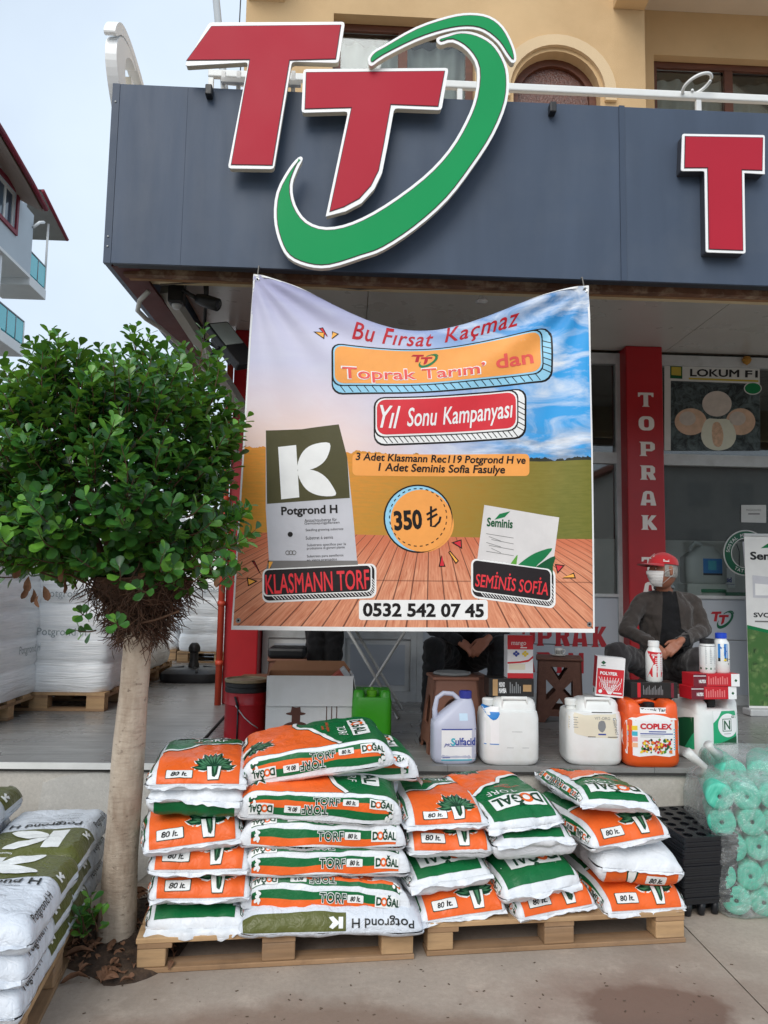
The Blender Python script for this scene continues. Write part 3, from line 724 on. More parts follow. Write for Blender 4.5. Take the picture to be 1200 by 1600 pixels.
# ================================================================== balcony railing, cable, pole
RL = thing('balcony_railing', 'white tubular balcony railing with a ring ornament above the sign', 'railing', (1, 4.9, 4.2))
RI = Matrix.Translation((-1, -4.9, -4.2)); wht = mat('white paint', (232, 233, 230), .4, .05, 4, dirt=((190, 180, 160), .2, 8))
mb = MB(); mb.box((-1.02, 4.88, 5.048), (6.5, 4.92, 5.10), wht, bev=.008); mb.build('top_rail', RL, M=RI)
mb = MB(); mb.box((-1.02, 4.885, 4.62), (6.5, 4.915, 4.65), wht, bev=.006); mb.build('lower_rail', RL, M=RI)
for x in (-1.0, .15, .68, 2.337, 3.9, 5.4):
    mb = MB(); mb.box((x-.018, 4.885, 4.2), (x+.018, 4.915, 5.044), wht, bev=.004); mb.build('post', RL, M=RI)
q = P(1089, 132, Y=4.84); mb = MB(); mb.tube([(q.x+.095*math.cos(t*2*PI/28), 4.84+.08*math.sin(t*2*PI/28), q.z+.0+.025*math.sin(t*2*PI/28+2.6)+.02*math.cos(t*2*PI/28)) for t in range(28)], .011, wht, 8); mb.tube([(q.x, 4.9, 5.10), (q.x-.02, 4.87, q.z-.02)], .01, wht, 6); mb.build('ring_ornament', RL, M=RI)
mb = MB(); mb.tube([P(334, -40, Y=5.6), P(350, 130, Y=5.6), P(352, 150, Y=5.6)], .028, mat('grey pipe', (176, 180, 182), .4, .06), 8); mb.tube([P(354, 128, Y=5.62), P(412, 134, Y=5.62)], .022, wht, 6)
one('steel_pole', 'thin grey steel pole rising behind the first red letter', 'pole', mb)
mb = MB(); mb.tube([P(378, -40, Y=6.9), P(374, 40, Y=6.85), P(377, 90, Y=6.9), P(373, 150, Y=6.9)], .006, black(), 5)
one('cable', 'thin cable hanging down beside the corner of the beige wall', 'cable', mb)
mb = MB(); mb.tube([P(x, y, Y=4.66) for x, y in ((250, 445), (330, 440), (430, 437), (560, 452), (700, 446), (800, 450), (905, 458), (1000, 457), (1060, 463), (1130, 462), (1210, 466))], .006, mat('grey cable', (92, 84, 76), .6), 5)
one('cable', 'slack grey cable strung along under the slate sign', 'cable', mb)

# ================================================================== lamps and camera under the canopy
blk2 = mat('black painted metal', (20, 21, 24), .5, .1, 9)
q = P(362, 540, Y=4.95)
FLm = thing('floodlight', 'square black floodlight hanging tilted beside the banner', 'lamp', q)
M3 = Matrix.Rotation(R(-25), 4, 'Y') @ Matrix.Rotation(R(38), 4, 'Z') @ Matrix.Rotation(R(-20), 4, 'X')
mb = MB(); mb.box((-.085, -.03, -.2), (.085, .03, .2), blk2, M3, bev=.012)
for i in range(7): mb.box((-.075+i*.022, .03, -.12), (-.068+i*.022, .055, .12), blk2, M3)
mb.build('housing', FLm)
mb = MB(); mb.box((-.068, -.034, -.02), (.068, -.0305, .18), mat('lamp glass', (150, 156, 150), .08, .05, spec=.8), M3); mb.build('lamp_glass', FLm)
mb = MB(); mb.tube([M3 @ Vector((-.1, 0, 0)), M3 @ Vector((-.1, .1, .05)), M3 @ Vector((.1, .1, .05)), M3 @ Vector((.1, 0, 0))], .01, blk2, 6)
mb.tube([M3 @ Vector((0, .1, .05)), P(318, 530, Y=5.05)-q], .012, blk2, 6); mb.build('bracket', FLm)
mb = MB(); mb.tube([P(318, 530, Y=5.05)-q, P(322, 470, Y=5.0)-q, P(320, 440, Y=4.95)-q], .012, blk2, 6); mb.build('hanging_rod', FLm)
q = P(325, 473, Y=4.8)
CC = thing('security_camera', 'dark bullet security camera on an arm under the sign corner', 'camera', q)
d = (P(345, 478, Y=4.8)-P(308, 466, Y=4.85)).normalized(); pa = P(308, 466, Y=4.85)-q
mb = MB(); mb.tube([pa, pa+d*.05, pa+d*.16, pa+d*.165], [.03, .042, .042, .036], blk2, 14); mb.build('body', CC)
mb = MB(); mb.tube([pa+d*.165, pa+d*.168], .03, mat('lens glass', (60, 60, 66), .05), 12); mb.build('lens', CC)
mb = MB(); mb.tube([pa, pa-d*.06+Vector((0, 0, .01)), P(285, 452, Y=4.85)-q], .014, blk2, 8); mb.build('arm', CC)
mb = MB(); mb.tube([P(322, 466, Y=4.82)-q, P(323, 438, Y=4.82)-q], .016, blk2, 8); mb.build('mount', CC)
q = P(277, 455, Y=4.9); mb = MB(); mb.box((q.x-.05, 4.85, q.z-.09), (q.x+.05, 4.95, q.z+.09), blk2, bev=.012); mb.lathe([(.02, -.12), (.032, -.1), (.032, -.09)], alu(), (q.x, 4.9, q.z), 12)
one('junction_box', 'black junction box fixed under the left corner of the sign', 'box', mb)
mb = MB(); a, b = P(258, 452, Y=5.0), P(420, 700, Y=6.9); dd = b-a
mb.box((-.035, 0, -.035), (.035, dd.length, .035), mat('off white strut', (178, 176, 170), .6, .1, 6), Matrix.Translation(a) @ dd.to_track_quat('Y', 'Z').to_matrix().to_4x4()); 
one('canopy_strut', 'off white square strut running back under the canopy corner', 'strut', mb)
mb = MB(); mb.tube([P(232, 455, Y=4.75), P(218, 470, Y=4.8), P(215, 485, Y=4.85), P(228, 498, Y=4.95), P(250, 512, Y=5.2), P(290, 548, Y=5.6), P(332, 590, Y=6.2)], .016, mat('white conduit', (196, 196, 192), .5), 8)
one('conduit', 'white bent conduit pipe looping under the sign corner', 'pipe', mb)
mb = MB(); mb.tube([P(322, 500, Y=5.1), P(320, 540, Y=5.12), P(324, 560, Y=5.2), P(332, 585, Y=5.4)], .006, mat('white wire', (206, 206, 200), .5), 6)
one('cable', 'thin white wire dangling beside the black floodlight', 'cable', mb)
# small lamp hanging from the soffit behind the banner, bit of yellow foam at the soffit edge
mb = MB(); q = P(752, 478, Y=5.6); mb.lathe([(.012, .03), (.02, .0), (.05, -.03), (.02, -.035)], white_pl(), (q.x, q.y, 3.86), 14); mb.tube([(q.x, q.y, 3.92), (q.x, q.y, 3.885)], .012, white_pl(), 8)
one('ceiling_lamp', 'small white ceiling lamp on the soffit behind the banner', 'lamp', mb)
mb = MB(); q = P(1166, 563, Y=6.93); mb.lathe([(.001, -.05), (.03, -.03), (.045, 0), (.03, .03), (.001, .04)], mat('yellow foam', (176, 128, 54), .9, .2, 20, .6, 30), (q.x, 6.92, q.z), 7, smooth=False)
one('foam_lump', 'lump of yellow foam stuck at the soffit edge above the poster', 'foam', mb)

# ================================================================== neighbouring house
HX = -13.0
hp = lambda x, y: P(x, y, X=HX)
hz0, hz1 = hp(47, 430).z, hp(66, 330).z; hy1 = hp(47, 430).y
H = thing('neighbour_house', 'pale blue grey house with dark red trim and turquoise glass balconies', 'house', (HX, 28, 0)); HI = Matrix.Translation((-HX, -28, 0))
def hpart(mb, name, parent=None): return mb.build(name, parent or H, M=HI)
hw = mat('blue grey render', (184, 194, 202), .9, .04, .6, .1, 20); hwh = mat('house white', (222, 224, 224), .8, .05, 1); hred = mat('dark red trim', (124, 28, 48), .6, .1)
tan = mat('eaves boards', (168, 150, 138), .8, .08, 1); htile = mat('roof tiles', (150, 84, 66), .8, .15, 3)
wzt = hz1-.1
EV = [P(x, y, X=HX+.9) for x, y in ((0, 213), (45, 290), (67, 331))]; WE = [EV[0].z+.42, EV[1].z+.42, EV[2].z+.5, EV[2].z+.5]
wz0, wz1 = hp(15, 352).z, hp(15, 290).z; wyA, wyB = hp(0, 300).y-.9, hp(24, 330).y
mb = MB(); mb.prism([[(16, hz0), (hy1, hz0), (hy1, WE[3]), (EV[2].y, WE[2]), (EV[1].y, WE[1]), (EV[0].y, WE[0]), (16, WE[0]+.5)], rect(wyA, wz0, wyB, wz1)], hw, lambda y, z: Vector((HX, y, z)), lambda y, z: Vector((HX-.3, y, z))); hpart(mb, 'wall')
mb = MB(); mb.box((HX-7, hy1-.3, hz0), (HX-.301, hy1, wzt), hw); mb.box((HX-7, 16, hz0), (HX-6.7, hy1-.301, wzt), hw); mb.box((HX-7, 16, hz0-.12), (HX, hy1, hz0-.001), hwh); hpart(mb, 'wall')
mb = MB(); mb.box((HX-7, 16, 0), (HX-1.5, hy1-1.2, hz0-.121), hwh); hpart(mb, 'lower_storeys')
# window with dark red surround
fr = .16; w = MB(); f3 = lambda X: (lambda y, z: Vector((X, y, z)))
w.prism([rect(wyA-fr, wz0-fr, wyB+fr, wz1+fr), rect(wyA, wz0, wyB, wz1)], hred, f3(HX+.08), f3(HX+.001)); wo_ = hpart(w, 'window')
w = MB(); w.prism([rect(wyA+.002, wz0+.002, wyB-.002, wz1-.002), rect(wyA+.1, wz0+.1, (wyA+wyB)/2+.3, wz1-.1), rect((wyA+wyB)/2+.42, wz0+.1, wyB-.1, wz1-.1)], hwh, f3(HX-.06), f3(HX-.14)); hpart(w, 'frame', wo_)
pg = mat('house window glass', (70, 88, 104), .08, .1, 1, spec=.8)
for a, b in ((wyA+.1, (wyA+wyB)/2+.3), ((wyA+wyB)/2+.42, wyB-.1)):
    w = MB(); w.box((HX-.12, a+.001, wz0+.101), (HX-.10, b-.001, wz1-.101), pg); hpart(w, 'pane', wo_)
# main roof: eave with boarded underside, dark red edge
r0, r1, r2 = hp(0, 213), hp(45, 290), hp(66, 330)
ev = HX+.9
def roofp(y, z, X): return Vector((X, y, z))
prof = [(16, EV[0].z+1.2)]+[(e.y, e.z) for e in EV]
mb = MB(); rise = 3.2
for i in range(3):
    (ya, za), (yb, zb) = prof[i], prof[i+1]
    mb.add([(ev, ya, za), (ev, yb, zb), (HX-.02, yb, zb+.45), (HX-.02, ya, za+.45), (ev, ya, za+.05), (ev, yb, zb+.05), (HX-.02, yb, zb+.5), (HX-.02, ya, za+.5)], [(0,1,2,3),(7,6,5,4)], tan)
    mb.add([(ev+.1, ya, za+.06), (ev+.1, yb, zb+.06), (HX-7, yb, zb+rise), (HX-7, ya, za+rise), (ev+.1, ya, za+.2), (ev+.1, yb, zb+.2), (HX-7, yb, zb+rise+.15), (HX-7, ya, za+rise+.15)], [(0,1,2,3),(7,6,5,4),(0,4,5,1),(1,5,6,2)], htile)
rf = hpart(mb, 'roof')
mb = MB()
for i in range(3):
    (ya, za), (yb, zb) = prof[i], prof[i+1]; mb.tube([(ev+.12, ya, za+.1), (ev+.12, yb, zb+.1)], .1, hred, 6)
hpart(mb, 'fascia_board', rf)
# upper balcony with its own small roof
def balcony(y0, y1, z, x0, x1, roofed):
    b = MB(); b.box((x0, y0, z-.42), (x1, y1, z), hwh, bev=.03); o = hpart(b, 'balcony')
    tq = mat('turquoise glass', (70, 186, 196), .12, .06, 1, spec=.7); rl = mat('grey rail', (120, 128, 134), .4)
    n = max(2, int((y1-y0)/.7))
    for i in range(n):
        g = MB(); a = y0+(y1-y0)*i/n; e = y0+(y1-y0)*(i+1)/n; g.box((x1-.08, a+.04, z+.1), (x1-.06, e-.04, z+.95), tq); hpart(g, 'glass_panel', o)
        g = MB(); g.tube([(x1-.07, a, z), (x1-.07, a, z+1.02)], .03, rl, 6); hpart(g, 'post', o)
    g = MB(); g.tube([(x1-.07, y0, z+1.0), (x1-.07, y1-.05, z+1.0), (x0+.05, y1-.05, z+1.0)], .04, rl, 6); hpart(g, 'handrail', o)
    n = 2
    for i in range(n):
        a = x0+.05+(x1-.1-x0)*i/n; e = x0+.05+(x1-.1-x0)*(i+1)/n; g = MB(); g.box((a+.05, y1-.07, z+.1), (e-.05, y1-.05, z+.95), tq); hpart(g, 'glass_panel', o)
    g = MB(); g.tube([(x1-.07, y1-.05, z), (x1-.07, y1-.05, z+(2.9 if roofed else 1.02))], .05, hwh, 8); hpart(g, 'post', o)
bz = hp(60, 442).z
balcony(hy1+.001, hp(73, 445).y, bz, HX-1.8, HX, True)
mb = MB(); rz_ = bz+2.75; y1_ = hp(95, 375).y
mb.add([(HX+.25, hy1+.02, rz_+.75), (HX+.25, y1_, rz_), (HX-2.2, y1_, rz_), (HX-2.2, hy1+.02, rz_+.75), (HX+.25, hy1+.02, rz_+.85), (HX+.25, y1_, rz_+.1), (HX-2.2, y1_, rz_+.1), (HX-2.2, hy1+.02, rz_+.85)], [(0,1,2,3),(7,6,5,4),(0,4,5,1),(1,5,6,2),(2,6,7,3)], mat('ribbed porch roof', (150, 150, 146), .7, .1, 2)); pr_ = hpart(mb, 'porch_roof')
mb = MB(); mb.tube([(HX+.28, hy1+.02, rz_+.8), (HX+.28, y1_, rz_+.05)], .08, hred, 6); hpart(mb, 'porch_fascia', pr_)
mb = MB(); mb.tube([(HX+.2, hy1+.5, wzt-.5), (HX+.2, hy1+.1, wzt-.7), (HX+.05, hy1-.1, wzt-1.0)], .06, hwh, 8); hpart(mb, 'downpipe')
lz = hp(37, 541).z
balcony(hp(0, 500).y-2.4, hp(39, 530).y, lz, HX-2.0, HX, False)
mb = MB(); mb.tube([(HX-.25, hp(2, 500).y, lz), (HX-.25, hp(2, 500).y, hz0)], .12, hwh, 10); hpart(mb, 'balcony_post')
# ================================================================== campaign banner
BY = 4.33
bq = [P(396, 428, Y=BY), P(920, 446, Y=BY), P(926, 988, Y=BY), P(361, 984, Y=BY)]     # TL TR BR BL
DW, DH = 1000.0, 1000.0    # design units
def design(px, py):
    """photo pixel (flat banner) -> design units, x right, y down"""
    # invert the bilinear quad in pixel space
    TL, TR, BR, BL = (396, 428), (920, 446), (926, 988), (361, 984); u = v = .5
    for _ in range(12):
        x = (1-v)*((1-u)*TL[0]+u*TR[0])+v*((1-u)*BL[0]+u*BR[0]); y = (1-v)*((1-u)*TL[1]+u*TR[1])+v*((1-u)*BL[1]+u*BR[1])
        u += (px-x)/((1-v)*(TR[0]-TL[0])+v*(BR[0]-BL[0])); v += (py-y)/((1-u)*(BL[1]-TL[1])+u*(BR[1]-TR[1]))
    return (u*1000, v*1000)
def sagshape(u): return max(0, math.sin(PI*min(1, max(0, u))))**1.25*(1+.10*math.cos(2*PI*(u-.45)))
def banner_fn(x, y, d=0):
    u, v = x/1000, y/1000
    H_ = 2.05; t = v*H_
    s = sagshape(u); tf = .155*s; disp = .15*s*math.exp(-max(0, t-tf)/.33)
    base = (bq[0]*(1-u)+bq[1]*u)*(1-v)+(bq[3]*(1-u)+bq[2]*u)*v
    if t < tf:                                      # slack top edge rolls over backwards
        L = tf-t; r = .05; a = min(PI*.9, L/r); ext = max(0, L-r*PI*.9)
        base = (bq[0]*(1-u)+bq[1]*u)*(1-tf/H_)+(bq[3]*(1-u)+bq[2]*u)*(tf/H_)
        dz = -disp+r*math.sin(a)-ext*.95; dy = r*(1-math.cos(a))+ext*.1
        n = Vector((0, -math.cos(a), math.sin(a)))
    else: dz = -disp; dy = 0; n = Vector((0, -1, 0))
    # folds running from the two hanging corners, slow waves lower down
    f = 0
    for cu in (0, 1):
        du = abs(u-cu); ang = math.atan2(t+.02, du*2+.02); rr = math.hypot(t, du*2)
        f += .020*math.sin(ang*15+cu*1.3)*math.exp(-rr*1.5)*min(1, rr*5)
    f += .013*math.sin(u*9+t*1.3)*min(1, t)+.008*math.sin(u*23+1.0)*math.exp(-((u-.97)*9)**2)*4*min(1, t)
    f += .035*s*math.exp(-((t-tf-.06)/.22)**2)-.03*math.sin(PI*u)*v
    p = base+Vector((0, dy+f, dz)); return p+n*d
def banner_mat():
    ma, N, b, ob, uv = newmat('printed banner vinyl')
    sp = N.n('ShaderNodeSeparateXYZ'); N.t.links.new(uv, sp.inputs[0]); u, v = sp.outputs[0], sp.outputs[1]   # v downwards
    # sky: pale lavender left to strong blue right, clouds
    e = N.m('ADD', u, N.m('MULTIPLY', N.noise(uv, 2.2, 4), .25))
    sky = N.mix(N.rng(e, .45, .98), lin((206, 204, 224)), lin((58, 160, 226)))
    sky = N.mix(N.rng(v, .0, .16, .75, 0), sky, N.mix(u, lin((150, 150, 190)), lin((30, 92, 150))))
    sky = N.mix(N.m('MULTIPLY', N.rng(v, .25, .47), N.rng(u, .75, .2)), sky, lin((240, 212, 200)))
    cl = N.noise(N.vscale(uv, (2.4, 5.5, 1)), 2.2, 7, .6, .7)
    cl = N.m('MULTIPLY', N.rng(cl, .44, .66), N.rng(u, .38, .72, .15, 1))
    sky = N.mix(N.m('MULTIPLY', cl, .95), sky, lin((232, 236, 242)))
    low = N.m('MULTIPLY', N.rng(v, .40, .475), N.rng(N.noise(N.vscale(uv, (4, 16, 1)), 2, 5), .4, .65))
    sky = N.mix(N.m('MULTIPLY', N.m('MULTIPLY', low, N.rng(u, .55, .75)), .75), sky, lin((108, 122, 144)))
    # field: orange left to olive right, with a dark tree line
    fld = N.mix(N.rng(N.m('ADD', u, N.m('MULTIPLY', N.noise(uv, 3, 4), .2)), .35, 1.0), lin((230, 148, 58)), lin((116, 114, 48)))
    fld = N.mix(N.rng(v, .52, .76, 0, .7), fld, N.mix(N.rng(u, .2, .9), lin((206, 148, 58)), lin((100, 106, 44))))
    fld = N.mix(N.m('MULTIPLY', N.rng(N.noise(N.vscale(uv, (30, 160, 1)), 1, 4), .35, .7), .3), fld, lin((150, 140, 70)))
    tree = N.m('ADD', .487, N.m('MULTIPLY', N.noise(N.vscale(uv, (40, 1, 1)), 1, 4), .045))
    edge = N.m('ADD', N.m('SUBTRACT', .535, N.m('MULTIPLY', u, .012)), -.005)
    intree = N.m('MULTIPLY', N.m('GREATER_THAN', v, N.m('SUBTRACT', tree, .012)), N.m('LESS_THAN', v, edge))
    fld = N.mix(N.m('MULTIPLY', N.m('LESS_THAN', v, edge), N.rng(u, .4, .85)), fld, lin((50, 52, 44)))
    hill = N.m('GREATER_THAN', v, N.m('SUBTRACT', tree, N.rng(u, .1, .55, .012, .0)))
    col = N.mix(hill, sky, fld)
    # deck boards in perspective
    dx = N.m('DIVIDE', N.m('SUBTRACT', u, .535), N.m('SUBTRACT', v, .54)); q = N.m('DIVIDE', dx, .128)
    idx = N.m('FLOOR', q); fr = N.m('SUBTRACT', q, idx)
    cx = N.n('ShaderNodeCombineXYZ'); N.put(cx.inputs[0], N.m('MULTIPLY', q, 5)); N.put(cx.inputs[1], N.m('MULTIPLY', v, 14)); N.put(cx.inputs[2], N.m('MULTIPLY', idx, 3.7))
    gr = N.rng(N.noise(cx.outputs[0], 1.4, 7, .65, .6), .3, .72)
    wn = N.n('ShaderNodeTexWhiteNoise', noise_dimensions='1D'); N.put(wn.inputs['W'], idx)
    wood = N.mix(gr, lin((188, 104, 72)), lin((242, 178, 142))); wood = N.mix(N.m('MULTIPLY', wn.outputs['Value'], .35), wood, lin((214, 138, 104)))
    wood = N.mix(N.rng(v, .75, .84, .7, 0), wood, lin((202, 104, 70)))
    line = N.m('MAXIMUM', N.m('LESS_THAN', fr, .045), N.m('GREATER_THAN', fr, .965)); wood = N.mix(N.m('MULTIPLY', line, .8), wood, lin((74, 40, 34)))
    seamy = N.m('LESS_THAN', N.m('ABSOLUTE', N.m('SUBTRACT', v, .862)), .0018); wood = N.mix(N.m('MULTIPLY', seamy, .5), wood, lin((84, 46, 36)))
    isw = N.m('GREATER_THAN', v, N.m('ADD', .742, N.m('MULTIPLY', N.m('SUBTRACT', 1.0, u), -.008)))
    col = N.mix(isw, col, wood)
    N.put(b.inputs['Base Color'], col); b.inputs['Roughness'].default_value = .45; b.inputs['Specular IOR Level'].default_value = .2
    N.put(b.inputs['Normal'], N.bump(N.noise(ob, 7, 3, .5, .6), .12, .02)); return ma
ban = thing('campaign_banner', 'large printed campaign banner hanging by its top corners from the sign', 'banner', bq[3])
BNI = Matrix.Translation(-bq[3]); NB = 90
me_mb = MB(); bmat = banner_mat(); me_mb.grid(lambda i, j: banner_fn(i*1000, j*1000), NB, NB, bmat)
bo = me_mb.build('banner_cloth', ban, M=BNI, fixn=False)
uvl = bo.data.uv_layers.new(name='UVMap')
for pol in bo.data.polygons:
    for li in pol.loop_indices:
        vi = bo.data.loops[li].vertex_index; uvl.data[li].uv = ((vi % (NB+1))/NB, (vi // (NB+1))/NB)
I = lambda n, c: print_mat('ink '+n, c)
wh, bk, og, rd, yl, ol = I('white', (238, 238, 236)), I('black', (26, 22, 22)), I('orange', (244, 164, 84)), I('red', (214, 52, 62)), I('yellow', (248, 178, 80)), I('olive', (78, 74, 44))
mar = I('crimson', (186, 32, 44)); gn = I('green', (24, 120, 70)); lg = I('light grey', (198, 198, 204)); gry = I('grey', (120, 118, 116)); pk = I('salmon', (232, 92, 84)); dgn = I('dark green', (16, 84, 48)); cy = I('sky blue', (150, 206, 232))
def dpts(l): return [design(*p) for p in l]
def D(A, loop, ma, layer, *holes): A.p(dpts(loop), ma, layer, *[dpts(h) for h in holes])
def Dt(A, s, x0, y0, x1, y1, ma, layer, rot=0, **k):
    """lettering filling the photo-pixel box, rot in degrees clockwise"""
    g = fit_text(s, x1-x0, y1-y0, **k); g = place(([(p[0], -p[1]) for p in g[0]], g[1]), (x0+x1)/2, (y0+y1)/2, R(rot))
    A.a((dpts(g[0]), g[1]), ma, layer)
def quadbox(x0, y0, x1, y1, dl, dr, r=14):
    """rounded box whose right end is raised by dr and left by dl"""
    return [(x, y+dl+(dr-dl)*(x-x0)/(x1-x0)) for x, y in rrect(x0, y0, x1, y1, r)]
def hatch_box(A, x0, y0, x1, y1, sl, ex, ey, face, body, line, lay, r=14, n=26):
    """cartoon box: hatched lower/right thickness, outline, face"""
    f = lambda l: [(x, y+sl*(x-(x0+x1)/2)) for x, y in l]
    D(A, f(rrect(x0-4, y0-5, x1+ex+3, y1+ey+4, r+3)), line, lay); D(A, f(rrect(x0-2, y0-3, x1+ex, y1+ey+1, r+2)), body, lay+1)
    for i in range(n):
        x = x0+12+(x1-x0-8)*i/n; D(A, f([(x-6, y1-2), (x-4.4, y1-2), (x+6, y1+ey), (x+4.4, y1+ey)]), line, lay+2)
    for i in range(6):
        y = y0+14+(y1-y0-10)*i/6; D(A, f([(x1, y), (x1, y+1.6), (x1+ex, y+9), (x1+ex, y+7.4)]), line, lay+2)
    D(A, f(rrect(x0-3, y0-4, x1+2, y1+2.5, r)), line, lay+3); D(A, f(rrect(x0-1, y0-2.2, x1, y1+.8, r)), body, lay+4); D(A, f(rrect(x0+1, y0, x1-2, y1-2, r)), face, lay+5)
def spark(A, pts, col, lay): D(A, pts, bk, lay); D(A, inset(pts, 1.6), col, lay+1)
NBc = 1000/NB
def bn(A, name): 
    A.cut(NBc); return A.lay(MB(), banner_fn, .0006).build(name, ban, M=BNI, fixn=False)
# hem
A = Art(); A.p(rect(0, 0, 5, 1000), wh, 1); A.p(rect(995, 0, 1000, 1000), wh, 1); A.p(rect(5, 989, 995, 1000), wh, 1); A.p(rect(5, 0, 995, 6), wh, 1); bn(A, 'hem')
# headline
A = Art(); Dt(A, 'Bu Fırsat', 548, 470, 676, 512, mar, 2, 0, bold=.012, shear=.35, sp=1.1); bn(A, 'headline'); A = Art(); Dt(A, 'Kaçmaz', 692, 464, 812, 508, mar, 2, -5, bold=.012, shear=.35, sp=1.1); bn(A, 'headline')
def spk(pts, col):
    A = Art(); spark(A, pts, col, 2); bn(A, 'spark')
spk([(488, 512), (506, 508), (505, 523)], yl); spk([(496, 503), (503, 499), (511, 517)], rd); spk([(517, 503), (528, 506), (517, 520)], yl)
# orange box
A = Art(); hatch_box(A, 520, 522, 846, 592, -.055, 14, 13, og, cy, bk, 1)
Dt(A, 'Toprak Tarım’', 531, 562, 758, 593, wh, 8, -3, bold=.035); Dt(A, 'Toprak Tarım’', 533, 564, 756, 591, pk, 9, -3, bold=.012); Dt(A, 'dan', 772, 545, 832, 570, pk, 9, -6, bold=.02)
lg_ = Art(); f = lambda l: dpts([(640+(a-288)*.083, 531+(b_-19)*.076) for a, b_ in l])
A.p(f(T1i), mar, 8); A.p(f(T2i), mar, 8); A.p(f(SWA), gn, 9); A.p(f(SWB), gn, 9); bn(A, 'orange_box')
# red box
A = Art(); hatch_box(A, 585, 619, 806, 680, -.05, 12, 12, rd, wh, bk, 1)
Dt(A, 'Yıl', 590, 634, 622, 672, wh, 8, 2, shear=.3, bold=.012); Dt(A, 'Sonu', 632, 636, 680, 668, wh, 8, -3, shear=.3, bold=.012); Dt(A, 'Kampanyası', 688, 631, 800, 670, wh, 8, -5, shear=.3, bold=.012); bn(A, 'red_box')
# offer line, price, phone number
A = Art(); D(A, rrect(548, 714, 826, 749, 7), og, 1)
Dt(A, '3 Adet Klasmann Rec119 Potgrond H ve', 553, 715, 820, 731, bk, 3, 1.2, bold=.025, shear=.12); Dt(A, '1 Adet Seminis Sofia Fasulye', 588, 730, 787, 747, bk, 3, 1.2, bold=.025, shear=.12); bn(A, 'offer_line')
A = Art(); D(A, ell(650, 815, 54, 53, 40), bk, 2); D(A, ell(650, 815, 51.5, 50.5, 40), cy, 3); D(A, ell(655, 818, 48, 48, 40), og, 4); D(A, ell(652, 824, 54, 44, 40), og, 1)
for i in range(30):
    a = 2*PI*i/30; c, s = math.cos(a), math.sin(a); t_ = .05
    D(A, [(650+44*math.cos(a-t_), 813+44*math.sin(a-t_)), (650+45.5*math.cos(a-t_), 813+45.5*math.sin(a-t_)), (650+45.5*math.cos(a+t_), 813+45.5*math.sin(a+t_)), (650+44*math.cos(a+t_), 813+44*math.sin(a+t_))], bk, 5)
Dt(A, '350', 612, 802, 656, 833, bk, 6, -4, bold=.04)
for l in ([(670, 796), (670, 827), (676, 827), (683, 820), (685, 812)], [(663, 809), (679, 800)], [(664, 817), (680, 808)]): D(A, stroke(l, 3.4), bk, 6)
bn(A, 'price_badge')
A = Art(); D(A, rrect(558, 939, 759, 969, 4), wh, 1); Dt(A, '0532 542 07 45', 564, 944, 753, 965, bk, 3, .5, bold=.035); bn(A, 'phone_number')
# printed peat sack and its tag
A = Art(); sk = [(414, 678), (470, 676), (527, 667), (540, 720), (548, 800), (556, 890), (420, 892), (414, 800)]
D(A, sk, lg, 1); D(A, [(414, 678), (470, 676), (527, 667), (540, 720), (544, 784), (416, 793)], ol, 2)
D(A, [(433, 704), (461, 701), (466, 783), (438, 786)], wh, 3); D(A, smooth_loop([(464, 741), (466, 722), (476, 707), (492, 699), (513, 698), (511, 716), (502, 730), (486, 739)], 3), wh, 4); D(A, smooth_loop([(464, 741), (488, 741), (506, 751), (518, 767), (522, 780), (500, 781), (481, 774), (469, 760)], 3), wh, 5)
Dt(A, 'Potgrond H', 438, 796, 525, 813, bk, 3, -2, bold=.03)
for i, (t_, x0, x1) in enumerate((('Anzuchtsubstrat für', 474, 524), ('Gemüsejungpflanzen', 474, 528), ('Seedling growing substrate', 476, 534), ('Substrat à semis', 476, 518), ('Substrato specifico per la', 478, 538), ('produzione di giovani piante', 478, 536), ('Substrato para semilleros', 478, 534), ('en vasos prensados', 478, 524))):
    y = (818, 823, 833, 845, 856, 861, 873, 879)[i]; Dt(A, t_, x0, y-2.4, x1, y+2.4, bk, 3, -2)
D(A, ell(452, 840, 4, 4, 14), bk, 3)
for k in range(3): D(A, ell(448+k*5, 868, 3.6, 3.6, 14), gry, 3, ell(448+k*5, 868, 2.4, 2.4, 14))
D(A, [(418, 880), (415, 893), (557, 893), (556, 880)], gry, 2); bn(A, 'printed_sack')
A = Art(); hatch_box(A, 413, 893, 576, 928, -.045, 6, 8, I('charcoal', (38, 32, 34)), I('charcoal', (38, 32, 34)), wh, 1, 7, 30); Dt(A, 'KLASMANN TORF', 414, 897, 574, 927, I('bright red', (228, 58, 66)), 8, -3, bold=.012); bn(A, 'sack_tag')
spk([(392, 880), (397, 880), (408, 903)], rd); spk([(417, 880), (428, 880), (420, 896)], yl); spk([(385, 905), (402, 911), (387, 919)], yl)
spk([(702, 852), (718, 847), (719, 862)], rd); spk([(697, 867), (700, 864), (714, 880), (709, 885)], yl); spk([(682, 889), (686, 871), (693, 889)], rd)
spk([(865, 885), (880, 887), (869, 900)], rd); spk([(876, 907), (893, 898), (896, 907)], yl)
